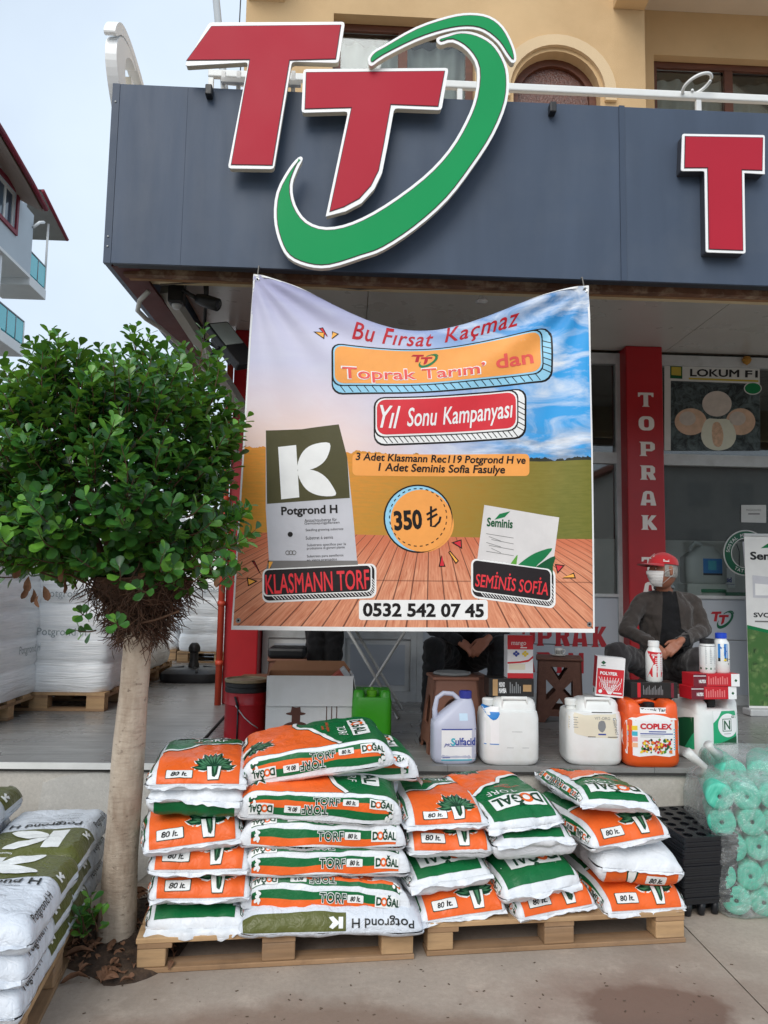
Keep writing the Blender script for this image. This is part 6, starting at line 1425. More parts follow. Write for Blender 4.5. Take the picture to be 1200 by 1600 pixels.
# stools
wick = mat('brown wicker plastic', (112, 74, 60), .6, .12, 30, .35, 120); wick2 = mat('brown stool plastic', (142, 96, 76), .5, .08, 8, .1, 60)
def panel_side(w0, w1, h, holes, th, ma, k, dist):
    """one upright side of a stool: trapezoid with holes, leaning in, side k of 4, at dist from the axis"""
    mb = MB(); lean = (w0-w1)/2/h
    Mz = Matrix.Rotation(k*PI/2, 4, 'Z')
    f = lambda off: (lambda x, z: Mz @ Vector((x, -dist+lean*z+off, z)))
    mb.prism([[(-w0/2, 0), (-w0/2+.07, 0), (-w0/2+.085, .03)]+[(-w0/2+.11, .05), (w0/2-.11, .05)]+[(w0/2-.085, .03), (w0/2-.07, 0), (w0/2, 0), (w1/2, h), (-w1/2, h)]]+holes, ma, f(0), f(th)); return mb
def stool(label, loc, rz, kind, h, w0, w1, ma, pad=None, group='plastic stools'):
    t = thing('stool', label, 'stool', loc, R(rz), group)
    for k in range(4):
        if kind == 'lattice': hs = [[(-.065, h-.07), (.065, h-.07), (0, h-.17)], [(-.10, h*.66), (-.025, h*.5), (-.10, h*.34)], [(.10, h*.66), (.025, h*.5), (.10, h*.34)], [(-.06, .10), (.06, .10), (0, h*.38)]]
        else: hs = [[(-.085, .16), (.085, .16)]+[(.085*math.cos(a*PI/10), .24+.095*math.sin(a*PI/10)) for a in range(0, 11)]]
        panel_side(w0, w1, h-.02, [list(l) for l in hs], .012, ma, k, w0/2).build('side', t)
    mb = MB(); mb.box((-w1/2-.012, -w1/2-.012, h-.022), (w1/2+.012, w1/2+.012, h), ma, bev=.009); mb.build('seat', t)
    if pad: MB().lathe([(w1*.42, h+.0005), (w1*.46, h+.008), (w1*.44, h+.02), (.001, h+.024)], pad, n=8, smooth=False).build('pad', t)
    return t
q = stand(883, 1130); stool('brown wicker stool with a lattice side holding a coffee cup', (q.x, q.y+.17, PZ), -14, 'lattice', .49, .36, .33, wick)
cp = Vector((q.x+.0, q.y+.17, PZ+.491)); cpc = K('white china', (230, 228, 222), .2)
t = thing('saucer', 'white saucer under the coffee cup on the wicker stool', 'saucer', cp); MB().lathe([(.025, 0), (.045, .004), (.058, .012), (.055, .013), (.03, .006), (.001, .006)], cpc, n=24).build('dish', t)
t = thing('cup', 'small white patterned coffee cup on the wicker stool', 'cup', cp+Vector((0, 0, .007))); MB().lathe([(.018, 0), (.026, .006), (.032, .03), (.034, .056), (.032, .056), (.028, .03), (.001, .012)], cpc, n=24).build('bowl', t); mb = MB(); mb.tube([(.031, 0, .044), (.05, 0, .045), (.052, 0, .03), (.04, 0, .016), (.028, 0, .014)], .004, cpc, 8); mb.build('handle', t)
A = Art(); [A.p(rect(-.03+i*.014, .012, -.025+i*.014, .044), iK, 1) for i in range(5)]; A.lay(MB(), lambda x, z, d=0: Vector(((.034-.06*(.05-z)*.8+d)*math.sin(x/.032), -(.0345-.06*(.05-z)*.8+d)*math.cos(x/.032), z))).build('pattern', t)
q = stand(711, 1178); stool('tall brown stool with arched opening behind the lilac jug', (q.x, q.y+.16, PZ), 3, 'arch', .46, .36, .27, wick2, K('grey pad', (140, 142, 140), .7))
q = P(449, 1015, Y=6.15); stool('brown stool with black cushion behind the open carton', (q.x, 6.15, PZ), 5, 'arch', .45, .36, .28, wick2, None); 
t = one('seat_cushion', 'black cushion lying on the stool behind the open carton', 'cushion', MB().box((q.x-.14, 6.0, PZ+.452), (q.x+.15, 6.29, PZ+.535), black(), bev=.025))
# folding table behind the banner
FT = thing('folding_table', 'white folding table with crossed tube legs behind the banner', 'table', (0, 0, 0)); tw = K('white tube', (206, 206, 202), .4)
for Yt in (6.0, 6.45):
    for (a, b), nm in ((((545, 985), (622, 1105)), 'leg'), (((636, 975), (548, 1112)), 'leg')):
        p0, p1 = P(a[0], a[1], Y=6.2), P(b[0], b[1], Y=6.2); p1.z = PZ+.012; dv = (p1-p0); p0 = p0-dv*.2
        mb = MB(); off = Vector((.05 if Yt > 6.2 else 0, Yt-6.2, 0)); mb.tube([p0+off, p1+off], .012, tw, 8); mb.build(nm, FT)
p0 = P(548, 970, Y=6.2); p1 = P(640, 970, Y=6.2)
mb = MB(); mb.box((p0.x-.12, 5.95, PZ+.76), (p1.x+.12, 6.5, PZ+.785), K('table top', (196, 190, 178), .5), bev=.006); mb.build('tabletop', FT)
mb = MB(); mb.tube([(p1.x-.1, 5.99, PZ+.015), (p1.x-.1, 6.46, PZ+.015)], .011, tw, 8); mb.build('foot_rail', FT)
# parasol base
q = P(292, 1068, Z=PZ); UB = thing('parasol_base', 'black plastic parasol base with a short socket', 'parasol base', (q.x, q.y+.32, PZ)); s_ = q.y/1200
mb = MB(); mb.loft([(0, 0, 0, 46*s_, 46*s_, 4), (.03, 0, 0, 47*s_, 47*s_, 4.5), (.09, 0, 0, 46*s_, 46*s_, 4.5), (.125, 0, 0, 38*s_, 38*s_, 4), (.135, 0, 0, 20*s_, 20*s_, 3)], black(), 36); mb.build('base', UB, auto=45)
mb = MB(); mb.lathe([(.06, .13), (.055, .17), (.045, .2), (.045, .29), (.06, .3), (.062, .34), (.05, .37), (.03, .39), (.001, .392)], black(), n=20); mb.build('socket', UB, auto=45)
for k in range(4): mb = MB(); a = k*PI/2+.3; mb.tube([(.1*math.cos(a), .1*math.sin(a), .135), (.30*math.cos(a), .30*math.sin(a), .105)], .016, black(), 6); mb.build('rib', UB)

# goods behind the shop glass
zsh = zs+.001
o = Vector((P(1099, 910, Y=7.35).x, 7.35, zsh)); t = thing('jug', 'grey jug with blue picture label inside the shop window', 'jug', o); jz = P(1099, 912, Y=7.35).z-zsh
MB().box((-.2, -.1, 0), (.2, .14, jz-.001), K('white bucket', (200, 204, 200), .4), bev=.01).build('plinth_box', t)
cc = Can([(jz, 0, 0, .19, .1, 4), (jz+.02, 0, 0, .205, .11, 4.5), (jz+.25, 0, 0, .205, .11, 4.5), (jz+.29, .0, 0, .16, .09, 3.5), (jz+.36, .02, 0, .08, .06, 2.6)]); jm = K('grey jug plastic', (188, 192, 190), .4)
MB().loft(cc.r, jm, 36).build('body', t, auto=50)
mb = MB(); mb.tube([(-.12, 0, jz+.26), (-.12, 0, jz+.36), (-.08, 0, jz+.40), (-.02, 0, jz+.39), (.0, 0, jz+.33)], .018, jm, 8); mb.build('handle', t)
A = Art(); A.p(rect(-.05, jz+.10, .14, jz+.24), iBl, 1); A.p(rect(-.05, jz+.08, .14, jz+.1), iK, 1); A.p(rect(.0, jz+.13, .08, jz+.22), iCy, 2); boxart(MB(), cc.front, A).build('label', t, fixn=False)
t, F, Ls = carton('carton', 'white Sulfacid carton behind the shop window', 1130, 918, 7.30, .26, .2, .19, 6, ct_w)
A = Art(); A.ft('Sulfacid', -.10, .05, .09, .10, iB, 2, bold=.05); A.p(rect(-.12, .03, .12, .034), iB, 1); A.lay(MB(), F).build('print', t)
for px, py in ((1113, 921), (1150, 926)):
    o = P(px, py, Y=7.28); t = thing('bucket', 'white bucket with green lid %s inside the shop window' % ('beside the jug' if px < 1120 else 'under the round sticker'), 'bucket', (o.x, 7.32, zsh), group='buckets inside the window'); hh = o.z-zsh
    MB().lathe([(.12, 0), (.135, hh-.03)], K('white bucket', (200, 204, 200), .4), n=28).build('pail', t); MB().lathe([(.142, hh-.03), (.144, hh-.002), (.13, hh+.004), (.001, hh+.004)], K('green lid', (40, 130, 92), .4), n=28).build('lid', t, auto=40)
# ================================================================== seedling trays
tb = K('black tray plastic', (27, 29, 34), .35, var=.15); q0 = P(1047, 1412, Z=0)
tray_w, tray_d = .315, .44
fl = P(1050, 1305, Y=3.98)
TX, TY = 1.735, 4.02; TRZ = R(10)
def tray_mesh():
    mb = MB(); hs = []
    for i in range(4):
        for j in range(6):
            cx_, cy_ = tray_w*(i+.5)/4, tray_d*(j+.5)/6; hs.append([(cx_+.027*math.cos(-a*PI/5), cy_+.027*math.sin(-a*PI/5)) for a in range(10)])
    mb.prism([rrect(0, 0, tray_w, tray_d, .012, 3)]+hs, tb, lambda x, y: Vector((x, y, .011)), lambda x, y: Vector((x, y, .006)))
    ring = rrect(0, 0, tray_w, tray_d, .012, 3); inn_ = inset(ring, .004)
    mb.prism([ring, inn_], tb, lambda x, y: Vector((x+(x-tray_w/2)*.006, y+(y-tray_d/2)*.004, .0006)), lambda x, y: Vector((x, y, .0112))); return mb
tray0 = None; rr = random.Random(21); nT = 28; pitch = .0122; zb = .07
Mtr = Matrix.Translation((TX, TY, 0)) @ Matrix.Rotation(TRZ, 4, 'Z') @ Matrix.Rotation(R(4), 4, 'X')
for k in range(nT):
    if tray0 is None: tray0 = tray_mesh().build('seedling_tray'); o = tray0
    else: o = tray0.copy(); COL.objects.link(o)
    jx, jy = rr.gauss(0, .0025), rr.gauss(0, .003)
    if k < 6: jx += .010*(6-k)/6; 
    o.matrix_world = Mtr @ Matrix.Translation((jx, jy, zb+k*pitch)) @ Matrix.Rotation(rr.gauss(0, .004), 4, 'Z')
    tag(o, 'black plastic seedling tray lying in the tall stack beside the sacks' if k < nT-1 else 'topmost black seedling tray of the stack, showing its round holes', 'tray', 'stacked seedling trays')
mbk = MB()
for i in range(4):
    for j in range(6): mbk.lathe([(.015, .001), (.018, .004), (.025, zb+.004)], tb, (tray_w*(i+.5)/4+.01, tray_d*(j+.5)/6, 0), 10)
for k in range(28): pass
o = mbk.build('tray_cups'); o.matrix_world = Mtr; bottom = [x for x in bpy.data.objects if x.name.startswith('seedling_tray')][0]
o.parent = bottom; o.matrix_parent_inverse = bottom.matrix_world.inverted(); tag(o, kind='stuff')

# ================================================================== rolls of turquoise netting in clear bags
def roll_mat():
    ma, N, b, ob, uv = newmat('turquoise netting'); c = N.mix(N.rng(N.noise(N.vscale(ob, (60, 60, 8)), 1, 5), .3, .7), lin((48, 172, 144)), lin((104, 206, 180)))
    N.put(b.inputs['Base Color'], c); b.inputs['Roughness'].default_value = .55; b.inputs['Subsurface Weight'].default_value = .0; b.inputs['Transmission Weight'].default_value = .0
    N.put(b.inputs['Normal'], N.bump(N.noise(N.vscale(ob, (200, 200, 60)), 1, 3), .4, .003)); return ma
rlm = roll_mat(); core = K('roll core', (66, 84, 78), .8)
def roll_mesh(r, L_):
    mb = MB(); mb.lathe([(r*.16, .002), (r*.18, .0), (r*.45, .001), (r*.7, .0), (r*.95, .001), (r, .008), (r*1.005, L_*.5), (r, L_-.012), (r*.9, L_), (r*.25, L_-.002)], rlm, n=22, M=Matrix.Rotation(-PI/2, 4, 'X')); mb.lathe([(r*.165, .002), (r*.15, .06), (.0005, .061)], core, n=12, M=Matrix.Rotation(-PI/2, 4, 'X')); return mb
RW = .0705; r0 = None; rr = random.Random(5); RX0, RY0 = 1.99, 4.06; k = 0
rowz = [(.076, .045, 5), (.20, -.03, 5), (.335, .035, 5), (.465, -.015, 5), (.60, -.035, 5)]
for ri, (z, dx, n) in enumerate(rowz):
    for i in range(n):
        if r0 is None: r0 = roll_mesh(RW, .40).build('netting_roll'); o = r0
        else: o = r0.copy(); COL.objects.link(o)
        o.matrix_world = Matrix.Translation((RX0+dx+.145*i+rr.gauss(0, .004)+(.075 if ri < 2 and False else 0), RY0+rr.gauss(0, .008), z+rr.gauss(0, .004))) @ Matrix.Rotation(rr.gauss(-.36, .03), 4, 'Z') @ Matrix.Rotation(rr.uniform(0, 6), 4, 'Y'); k += 1
        rn = ('bottom', 'second lowest', 'middle', 'second highest', 'top')[ri]; pn = ('first', 'second', 'third', 'fourth', 'fifth')[i]
        tag(o, 'turquoise netting roll, %s row of the clear bag, %s beside the trays' % (rn, pn) if i else 'turquoise netting roll, %s row, nearest the black trays' % rn, 'roll', 'rolls of netting in the clear bag')
for i in range(4):
    o = r0.copy(); COL.objects.link(o); o.matrix_world = Matrix.Translation((RX0+.12+.15*i, RY0+.14, .685)) @ Matrix.Rotation(-.3+rr.gauss(0, .08), 4, 'Z') @ Matrix.Rotation(rr.uniform(0, 6), 4, 'Y')
    tag(o, 'turquoise netting roll in the upper bag, %s from the knot' % ('nearest', 'second', 'third', 'fourth')[i], 'roll', 'rolls of netting in the upper bag')
def plastic_mat():
    if 'clear bag film' in _M: return _M['clear bag film']
    ma, N, b, ob, uv = newmat('clear bag film'); t = ma.node_tree
    tr = N.n('ShaderNodeBsdfTransparent'); tr.inputs['Color'].default_value = (.97, .98, .98, 1)
    gl = N.n('ShaderNodeBsdfGlossy'); gl.inputs['Roughness'].default_value = .16; gl.inputs['Color'].default_value = (.9, .92, .92, 1)
    df = N.n('ShaderNodeBsdfDiffuse'); df.inputs['Color'].default_value = (.75, .78, .78, 1)
    nrm = N.bump(N.m('ADD', N.noise(ob, 13, 4, .5, 1.8), N.m('MULTIPLY', N.noise(ob, 40, 3, .5, 2), .4)), .9, .03); N.put(gl.inputs['Normal'], nrm)
    lw = N.n('ShaderNodeLayerWeight'); lw.inputs['Blend'].default_value = .35; N.put(lw.inputs['Normal'], nrm)
    m1 = N.n('ShaderNodeMixShader'); m1.inputs['Fac'].default_value = .45; t.links.new(gl.outputs[0], m1.inputs[1]); t.links.new(df.outputs[0], m1.inputs[2])
    m2 = N.n('ShaderNodeMixShader'); f = N.m('ADD', N.m('MULTIPLY', lw.outputs['Facing'], .55), N.rng(N.noise(ob, 9, 6, .65, 1.5), .46, .74, .06, .4)); N.put(m2.inputs['Fac'], N.m('MINIMUM', f, .85))
    t.links.new(tr.outputs[0], m2.inputs[1]); t.links.new(m1.outputs[0], m2.inputs[2]); t.links.new(m2.outputs[0], t.nodes['Material Output'].inputs['Surface'])
    _M['clear bag film'] = ma; return ma
plm = plastic_mat()
def bagfilm(label, c, rx, ry, rz, e, seed, knots):
    t = thing('clear_bag', label, 'plastic bag')
    def f(u, v):
        a = 2*PI*u; bb = PI*(v-.5); cc_, ss = math.cos(bb), math.sin(bb); sp_ = lambda x, p: math.copysign(abs(x)**p, x)
        x = rx*sp_(cc_, 2/e)*sp_(math.cos(a), 2/e); y = ry*sp_(cc_, 2/e)*sp_(math.sin(a), 2/e); z = rz*sp_(ss, 2/e)
        k = 1+.045*fbm(x*5+seed, y*5, z*5)+.025*nz3(x*16, y*16+seed, z*16)
        return (c[0]+x*k, c[1]+y*k, max(.003, c[2]+z*k))
    MB().grid(f, 90, 50, plm).build('film', t, fixn=False)
    kn = K('gathered film', (206, 208, 204), .3, bump=.5)
    for pts, rad in knots:
        mb = MB(); pp = []
        for i, p_ in enumerate(pts): pp.append(p_)
        mb.tube(pp, rad, kn, 9); mb.build('gathered_neck', t)
    return t
bagfilm('clear plastic bag round the stacked turquoise rolls', (2.345, 4.245, .345), .42, .25, .355, 7, 1, [([P(1092, 1208, Y=4.1), P(1100, 1197, Y=4.06), P(1088, 1188, Y=4.04), P(1073, 1175, Y=4.03)], [.03, .018, .022, .028])])
bagfilm('second clear plastic bag lying on top of the first', (2.42, 4.36, .69), .36, .24, .095, 5, 7, [([P(1122, 1180, Y=4.25), P(1112, 1172, Y=4.22), P(1106, 1163, Y=4.2)], [.03, .018, .026])])

# ================================================================== wrapped pallets in the alley
def wrap_mat():
    ma, N, b, ob, uv = newmat('stretch wrapped sacks')
    v1 = N.vscale(ob, (1.2, 1.2, 16)); st_ = N.noise(v1, 2.2, 6, .6, .6)
    cc = N.mix(N.rng(st_, .3, .7), lin((232, 236, 240)), lin((252, 253, 254)))
    cc = N.mix(N.rng(N.noise(ob, 3.2, 5), .55, .75, 0, .25), cc, lin((196, 202, 206)))
    N.put(b.inputs['Base Color'], cc); b.inputs['Roughness'].default_value = .3
    N.put(b.inputs['Normal'], N.bump(N.m('ADD', st_, N.m('MULTIPLY', N.noise(N.vscale(ob, (3, 3, 50)), 1.5, 4, .5, .8), .5)), .55, .02)); return ma
wrm = wrap_mat(); wtx = K('wrapped lettering', (158, 166, 170), .5)
def wrapped(label, x0, x1, y0, y1, h, seed, texts=()):
    t = thing('wrapped_pallet', label, 'wrapped pallet', ((x0+x1)/2, (y0+y1)/2, PZ), group='film wrapped pallets of sacks'); a, b_ = (x1-x0)/2, (y1-y0)/2; nl = 8
    per = 2*(2*a+2*b_)
    def f(u, v):
        an = 2*PI*u; c_, s_ = math.cos(an), math.sin(an); e = 10
        k = (abs(c_)**e+abs(s_)**e)**(-1/e); x, y = k*c_, k*s_
        z = .146+v*h; ly = v*nl; fr_ = ly-math.floor(ly); bul = .022*math.sin(PI*fr_)**.5-.01
        w = .018*fbm(x*2.5+seed, y*2.5+math.floor(ly)*3.1, v*2, 2)+.007*nz3(x*4, y*4+seed, v*26)
        edge = 1-.03*v
        return (x*(a*edge+bul+w), y*(b_*edge+bul+w), z)
    mb = MB(); mb.grid(f, 120, 80, wrm); top = [f(i/120, 1) for i in range(120)]; mb.add(top, [tuple(range(120))], wrm); mb.build('wrapped_sacks', t)
    m1, m2 = pw2, pw2; L_, D_ = x1-x0, y1-y0
    for i in range(5): MB().box((-a, -b_+i*(D_-.14)/4, .1225), (a, -b_+i*(D_-.14)/4+.14, .144), pw).build('deck_board', t)
    for xx in (-a, -.07, a-.14):
        MB().box((xx, -b_+.002, .1), (xx+.14, b_-.002, .122), pw2).build('stringer_board', t)
        for yy in (-b_, -.05, b_-.1): MB().box((xx, yy+.001, .022), (xx+.14, yy+.1, .0995), pw).build('block', t)
    for yy in (-b_, -.05, b_-.1): MB().box((-a-.002, yy, .001), (a+.002, yy+.1, .0215), pw2).build('bottom_board', t)
    for face, u_, z, s_, h_ in texts:
        A = Art(); A.a(text2d(s_, h_, bold=.01), wtx, 1); A.cut(.05)
        if face == 'f': fn_ = lambda x, y, d, u_=u_, z=z: Vector((u_+x, -b_-.03-d, z+y))
        else: fn_ = lambda x, y, d, u_=u_, z=z: Vector((a+.03+d, u_+x, z+y))
        A.lay(MB(), fn_).build('lettering', t)
    return t
bA, bB = P(70, 1104, Z=PZ), P(162, 1112, Z=PZ)
wrapped('film wrapped pallet of sacks at the left edge of the platform', bA.x-1.05, bA.x, bA.y-1.25, bA.y-.03, 1.75, 1, (('r', -.1, 1.2, 'Potgrond H', .07), ('r', .2, .5, 'Potgrond H', .06)))
wrapped('film wrapped pallet of sacks just left of the tree trunk', bB.x-1.02, bB.x, bB.y+.0, bB.y+1.15, 1.85, 2, (('f', .16, .62, 'Potgrond H', .06), ('f', .2, .92, 'Potgrond H', .06), ('f', .22, 1.25, 'Potgrond H', .06)))
bC = P(268, 1052, Z=PZ); wrapped('film wrapped pallet of sacks behind the tree trunk', bC.x-1.05, bC.x, bC.y-1.3, bC.y, 1.85, 3)
bD = P(272, 1036, Z=PZ); wrapped('film wrapped pallet of sacks at the back of the alley', bD.x+.02, bD.x+1.12, bD.y+.05, bD.y+1.2, 1.85, 4, (('f', -.15, .95, 'Potgrond H', .06), ('f', .15, 1.3, 'Potgrond H', .06)))
wrapped('film wrapped pallet of sacks farthest back in the alley row', bD.x-1.15, bD.x-.05, bD.y+.3, bD.y+1.45, 1.85, 5)
# ================================================================== people
from mathutils.bvhtree import BVHTree
def fuse(mb, voxel, smooth=4, folds=0.0, fs=9, seed=0):
    """one continuous surface from overlapping closed shapes"""
    o = mb.build('tmp'); md = o.modifiers.new('r', 'REMESH'); md.mode = 'VOXEL'; md.voxel_size = voxel
    if smooth: sm = o.modifiers.new('s', 'SMOOTH'); sm.iterations = smooth; sm.factor = .5
    dg = bpy.context.evaluated_depsgraph_get(); dg.update(); me = bpy.data.meshes.new_from_object(o.evaluated_get(dg))
    bpy.data.meshes.remove(o.data)
    vs = [v.co.copy() for v in me.vertices]; ns = [v.normal.copy() for v in me.vertices]; fs_ = [tuple(p.vertices) for p in me.polygons]; bpy.data.meshes.remove(me)
    if folds: vs = [v+n*(folds*(abs(nz3(v.x*fs+seed, v.y*fs, v.z*fs*1.6))-.25)+folds*.4*nz3(v.x*fs*3, v.y*fs*3+seed, v.z*fs*3)) for v, n in zip(vs, ns)]
    return vs, fs_
def capsule(mb, a, b, ra, rb, ma, n=14):
    a, b = Vector(a), Vector(b); d = (b-a).normalized(); pts = [a-d*ra*.95, a-d*ra*.6, a, a.lerp(b, .33), a.lerp(b, .66), b, b+d*rb*.6, b+d*rb*.95]
    mb.tube(pts, [ra*.3, ra*.8, ra, ra+(rb-ra)*.33, ra+(rb-ra)*.66, rb, rb*.8, rb*.3], ma, n)
def limb(mb, pts, rs, ma, n=14):
    for i in range(len(pts)-1): capsule(mb, pts[i], pts[i+1], rs[i], rs[i+1], ma, n)
def torso(mb, rings, ma, M_):
    """rings (z, cy, rx, ry) in the person's frame"""
    vs = MB(); vs.loft([(z, 0, cy_, rx, ry, 2.6) for z, cy_, rx, ry in rings], ma, 28); mb.add([M_ @ Vector(v) for v in vs.v], vs.f, ma, True)
skin = mat('skin', (158, 102, 78), .55, .1, 12, .15, 90); shoe = K('dark shoe leather', (28, 25, 24), .4)
def hand(mb, wrist, direction, up, side, curl=.5, k=1.0):
    """palm, four fingers of different lengths and a thumb; side +1 thumb to the right of up x direction"""
    d = Vector(direction).normalized(); u = Vector(up); u = (u-d*u.dot(d)).normalized(); s = d.cross(u)*side; w = Vector(wrist)
    capsule(mb, w-d*.03*k, w+d*.015*k, .026*k, .027*k, skin, 12)
    for i in range(4):
        off = (i-1.5)*.019*k; root = w+d*.075*k+s*off*1.0-u*.002*k; capsule(mb, w+d*.01*k+s*off*.7, root, .0135*k, .0115*k, skin, 10)
        L_ = (.062, .072, .068, .052)[i]*k; a = 0; p = root
        for j, fr_ in enumerate((.45, .32, .23)):
            a += curl*(.75 if j else .55); q = p+(d*math.cos(a)-u*math.sin(a))*L_*fr_*1.15; capsule(mb, p, q, (.0098-.0009*j)*k, (.0092-.0011*j)*k, skin, 8); p = q
    t0 = w+d*.02*k-s*.028*k; t1 = t0+(d*.6-s*.55-u*.35).normalized()*.038*k; t2 = t1+(d*.85-s*.1-u*.5).normalized()*.03*k; capsule(mb, t0, t1, .014*k, .0115*k, skin, 8); capsule(mb, t1, t2, .011*k, .009*k, skin, 8)
def headp(d, off=0.0):
    """head surface point for a unit direction (x right, y back, z up), face towards -y"""
    x, y, z = d; f = max(0, -y); jaw = max(0, -z)
    px_ = .076*x*(1-.28*jaw**1.6); py_ = .097*y*(1-.10*jaw*(1 if y > 0 else .2)); pz_ = .118*z
    if y < 0:
        w = math.exp(-(x/.25)**2); py_ -= .020*w*math.exp(-((z+.12)/.16)**2)+.008*w*math.exp(-((z+.80)/.22)**2)      # nose, chin
        py_ += .010*math.exp(-((abs(x)-.42)/.16)**2)*math.exp(-((z-.12)/.13)**2)*f                                   # eye sockets
        py_ -= .006*math.exp(-((z-.30)/.10)**2)*f                                                                    # brow
        py_ += .004*w*math.exp(-((z+.47)/.07)**2)
    p = Vector((px_, py_, pz_)); return p+Vector(d).normalized()*off
def sph(az, z): c_ = math.sqrt(max(0, 1-z*z)); return (math.sin(az)*c_, -math.cos(az)*c_, z)
def patch(mb, a0, a1, z0, z1, off, ma, Mh, nu=24, nv=14, offn=None):
    def g(o_): return lambda u, v: Mh @ headp(sph(R(a0+(a1-a0)*u), z0+(z1-z0)*v), o_ if not offn else o_+offn(u, v))
    mb.grid(g(off), nu, nv, ma)
def person(label, J, yaw, head_turn, cols, seated=True, cap=False, mask=False, hair_c=(60, 50, 44), shirt=None, hands='clasp', tilt=0):
    """J: joint positions; the body is one fused surface, clothes fused surfaces over it"""
    O = Vector((J['pelvis'].x, J['pelvis'].y, PZ)); t = thing('person', label, 'person', O); TI = Matrix.Translation(-O)
    jm, tm = cols; Mz = lambda c_: Matrix.Translation(c_) @ Matrix.Rotation(yaw, 4, 'Z')
    pel, chest, neck, head = J['pelvis'], J['chest'], J['neck'], J['head']
    # --- body
    mb = MB(); capsule(mb, pel, chest, .12, .13, skin); capsule(mb, chest, neck, .1, .06, skin); capsule(mb, neck-Vector((0, 0, .03)), head-Vector((0, -.02, .06)), .056, .052, skin)
    for s in 'lr':
        limb(mb, [J['sh'+s], J['el'+s], J['wr'+s]], [.05, .038, .026], skin); limb(mb, [J['hip'+s], J['kn'+s], J['an'+s]], [.075, .055, .04], skin)
    Mh = Matrix.Translation(head) @ Matrix.Scale(1.07, 4) @ Matrix.Rotation(head_turn, 4, 'Z') @ Matrix.Rotation(tilt, 4, 'X')
    hs = [Mh @ headp(sph(2*PI*i/40, -1+2*j/30 if 0 < j < 30 else (-.9999 if j == 0 else .9999))) for j in range(31) for i in range(40)]
    mb.add(hs, [(j*40+i, j*40+(i+1) % 40, (j+1)*40+(i+1) % 40, (j+1)*40+i) for j in range(30) for i in range(40)]+[tuple(range(40))[::-1], tuple(range(30*40, 31*40))], skin, True)
    for sg in (-1, 1): capsule(mb, Mh @ Vector((sg*.076, .008, .022)), Mh @ Vector((sg*.080, .014, -.018)), .017, .011, skin, 10)
    if hands == 'clasp':
        dl = (J['hand']-J['wrl']).normalized(); dr = (J['hand']-J['wrr']).normalized()
        hand(mb, J['wrl']+dl*.01, dl+Vector((.1, 0, -.1)), Vector((-.1, -.5, 1)), 1, .55, .98); hand(mb, J['wrr']+dr*.01+Vector((0, -.028, .012)), dr+Vector((-.1, 0, -.25)), Vector((.1, -.8, .7)), -1, .6, .98)
    else:
        for s, sg in (('l', 1), ('r', -1)): hand(mb, J['wr'+s], J['wr'+s]-J['el'+s], Vector((-sg, 0, .1)), sg, .35)
    v, f = fuse(mb, .0055, 2); b = MB(); b.add(v, f, skin, True); b.build('body', t, M=TI)
    # --- face
    eyew, eyek = K('eye white', (214, 208, 200), .3), K('dark eye', (30, 22, 18), .2); hr = mat('hair %d' % hair_c[0], hair_c, .8, .25, 60, .8, 140)
    for sg in (-1, 1):
        c_ = headp(sph(R(sg*25), .10)); e = MB(); e.lathe([(.0005, -.011), (.008, -.007), (.011, 0), (.008, .007), (.0005, .011)], eyew, n=12, M=Mh @ Matrix.Translation(c_+Vector((0, .007, 0)))); e.lathe([(.0005, -.006), (.0045, -.003), (.0055, 0), (.0045, .003), (.0005, .006)], eyek, n=10, M=Mh @ Matrix.Translation(c_+Vector((0, .0005, 0)))); e.build('eye', t, M=TI)
        e = MB(); pts = [Mh @ headp(sph(R(sg*a), .22+.03*math.sin((a-10)/32*PI)), .003) for a in (10, 18, 26, 34, 42)]; e.tube(pts, [.003, .005, .0055, .0045, .002], K('brow hair', (44, 38, 34), .9), 6); e.build('eyebrow', t, M=TI)
    if not mask:
        e = MB(); e.tube([Mh @ headp(sph(R(a), -.47), .001) for a in (-20, -10, 0, 10, 20)], [.002, .005, .006, .005, .002], K('lips', (130, 76, 66), .5), 6); e.build('mouth', t, M=TI)
    h = MB()
    if cap: patch(h, 70, 290, -.30, .5, .004, hr, Mh, 30, 12, lambda u, v: .004*abs(nz3(u*40, v*12, 1)))
    else: patch(h, -180, 180, .48, .985, .011, hr, Mh, 48, 14, lambda u, v: .006*abs(nz3(u*40, v*12, 1))); patch(h, 66, 294, -.45, .55, .009, hr, Mh, 34, 14, lambda u, v: .006*abs(nz3(u*40, v*12, 1)))
    h.build('hair', t, M=TI)
    if mask:
        mm = mat('white mask cloth', (226, 224, 222), .8, .05, 20, .3, 90); k = MB()
        patch(k, -66, 66, -.86, -.02, .005, mm, Mh, 26, 16, lambda u, v: .010*math.sin(PI*u)*math.sin(PI*v)**.6+.0018*math.sin(v*34)); k.build('face_mask', t, M=TI)
        for sg in (-1, 1):
            k = MB(); k.tube([Mh @ headp(sph(R(sg*66), -.15), .006), Mh @ headp(sph(R(sg*80), .05), .010), Mh @ Vector((sg*.092, .022, .02)), Mh @ Vector((sg*.09, .02, -.02)), Mh @ headp(sph(R(sg*66), -.7), .006)], .0016, mm, 5); k.build('ear_loop', t, M=TI)
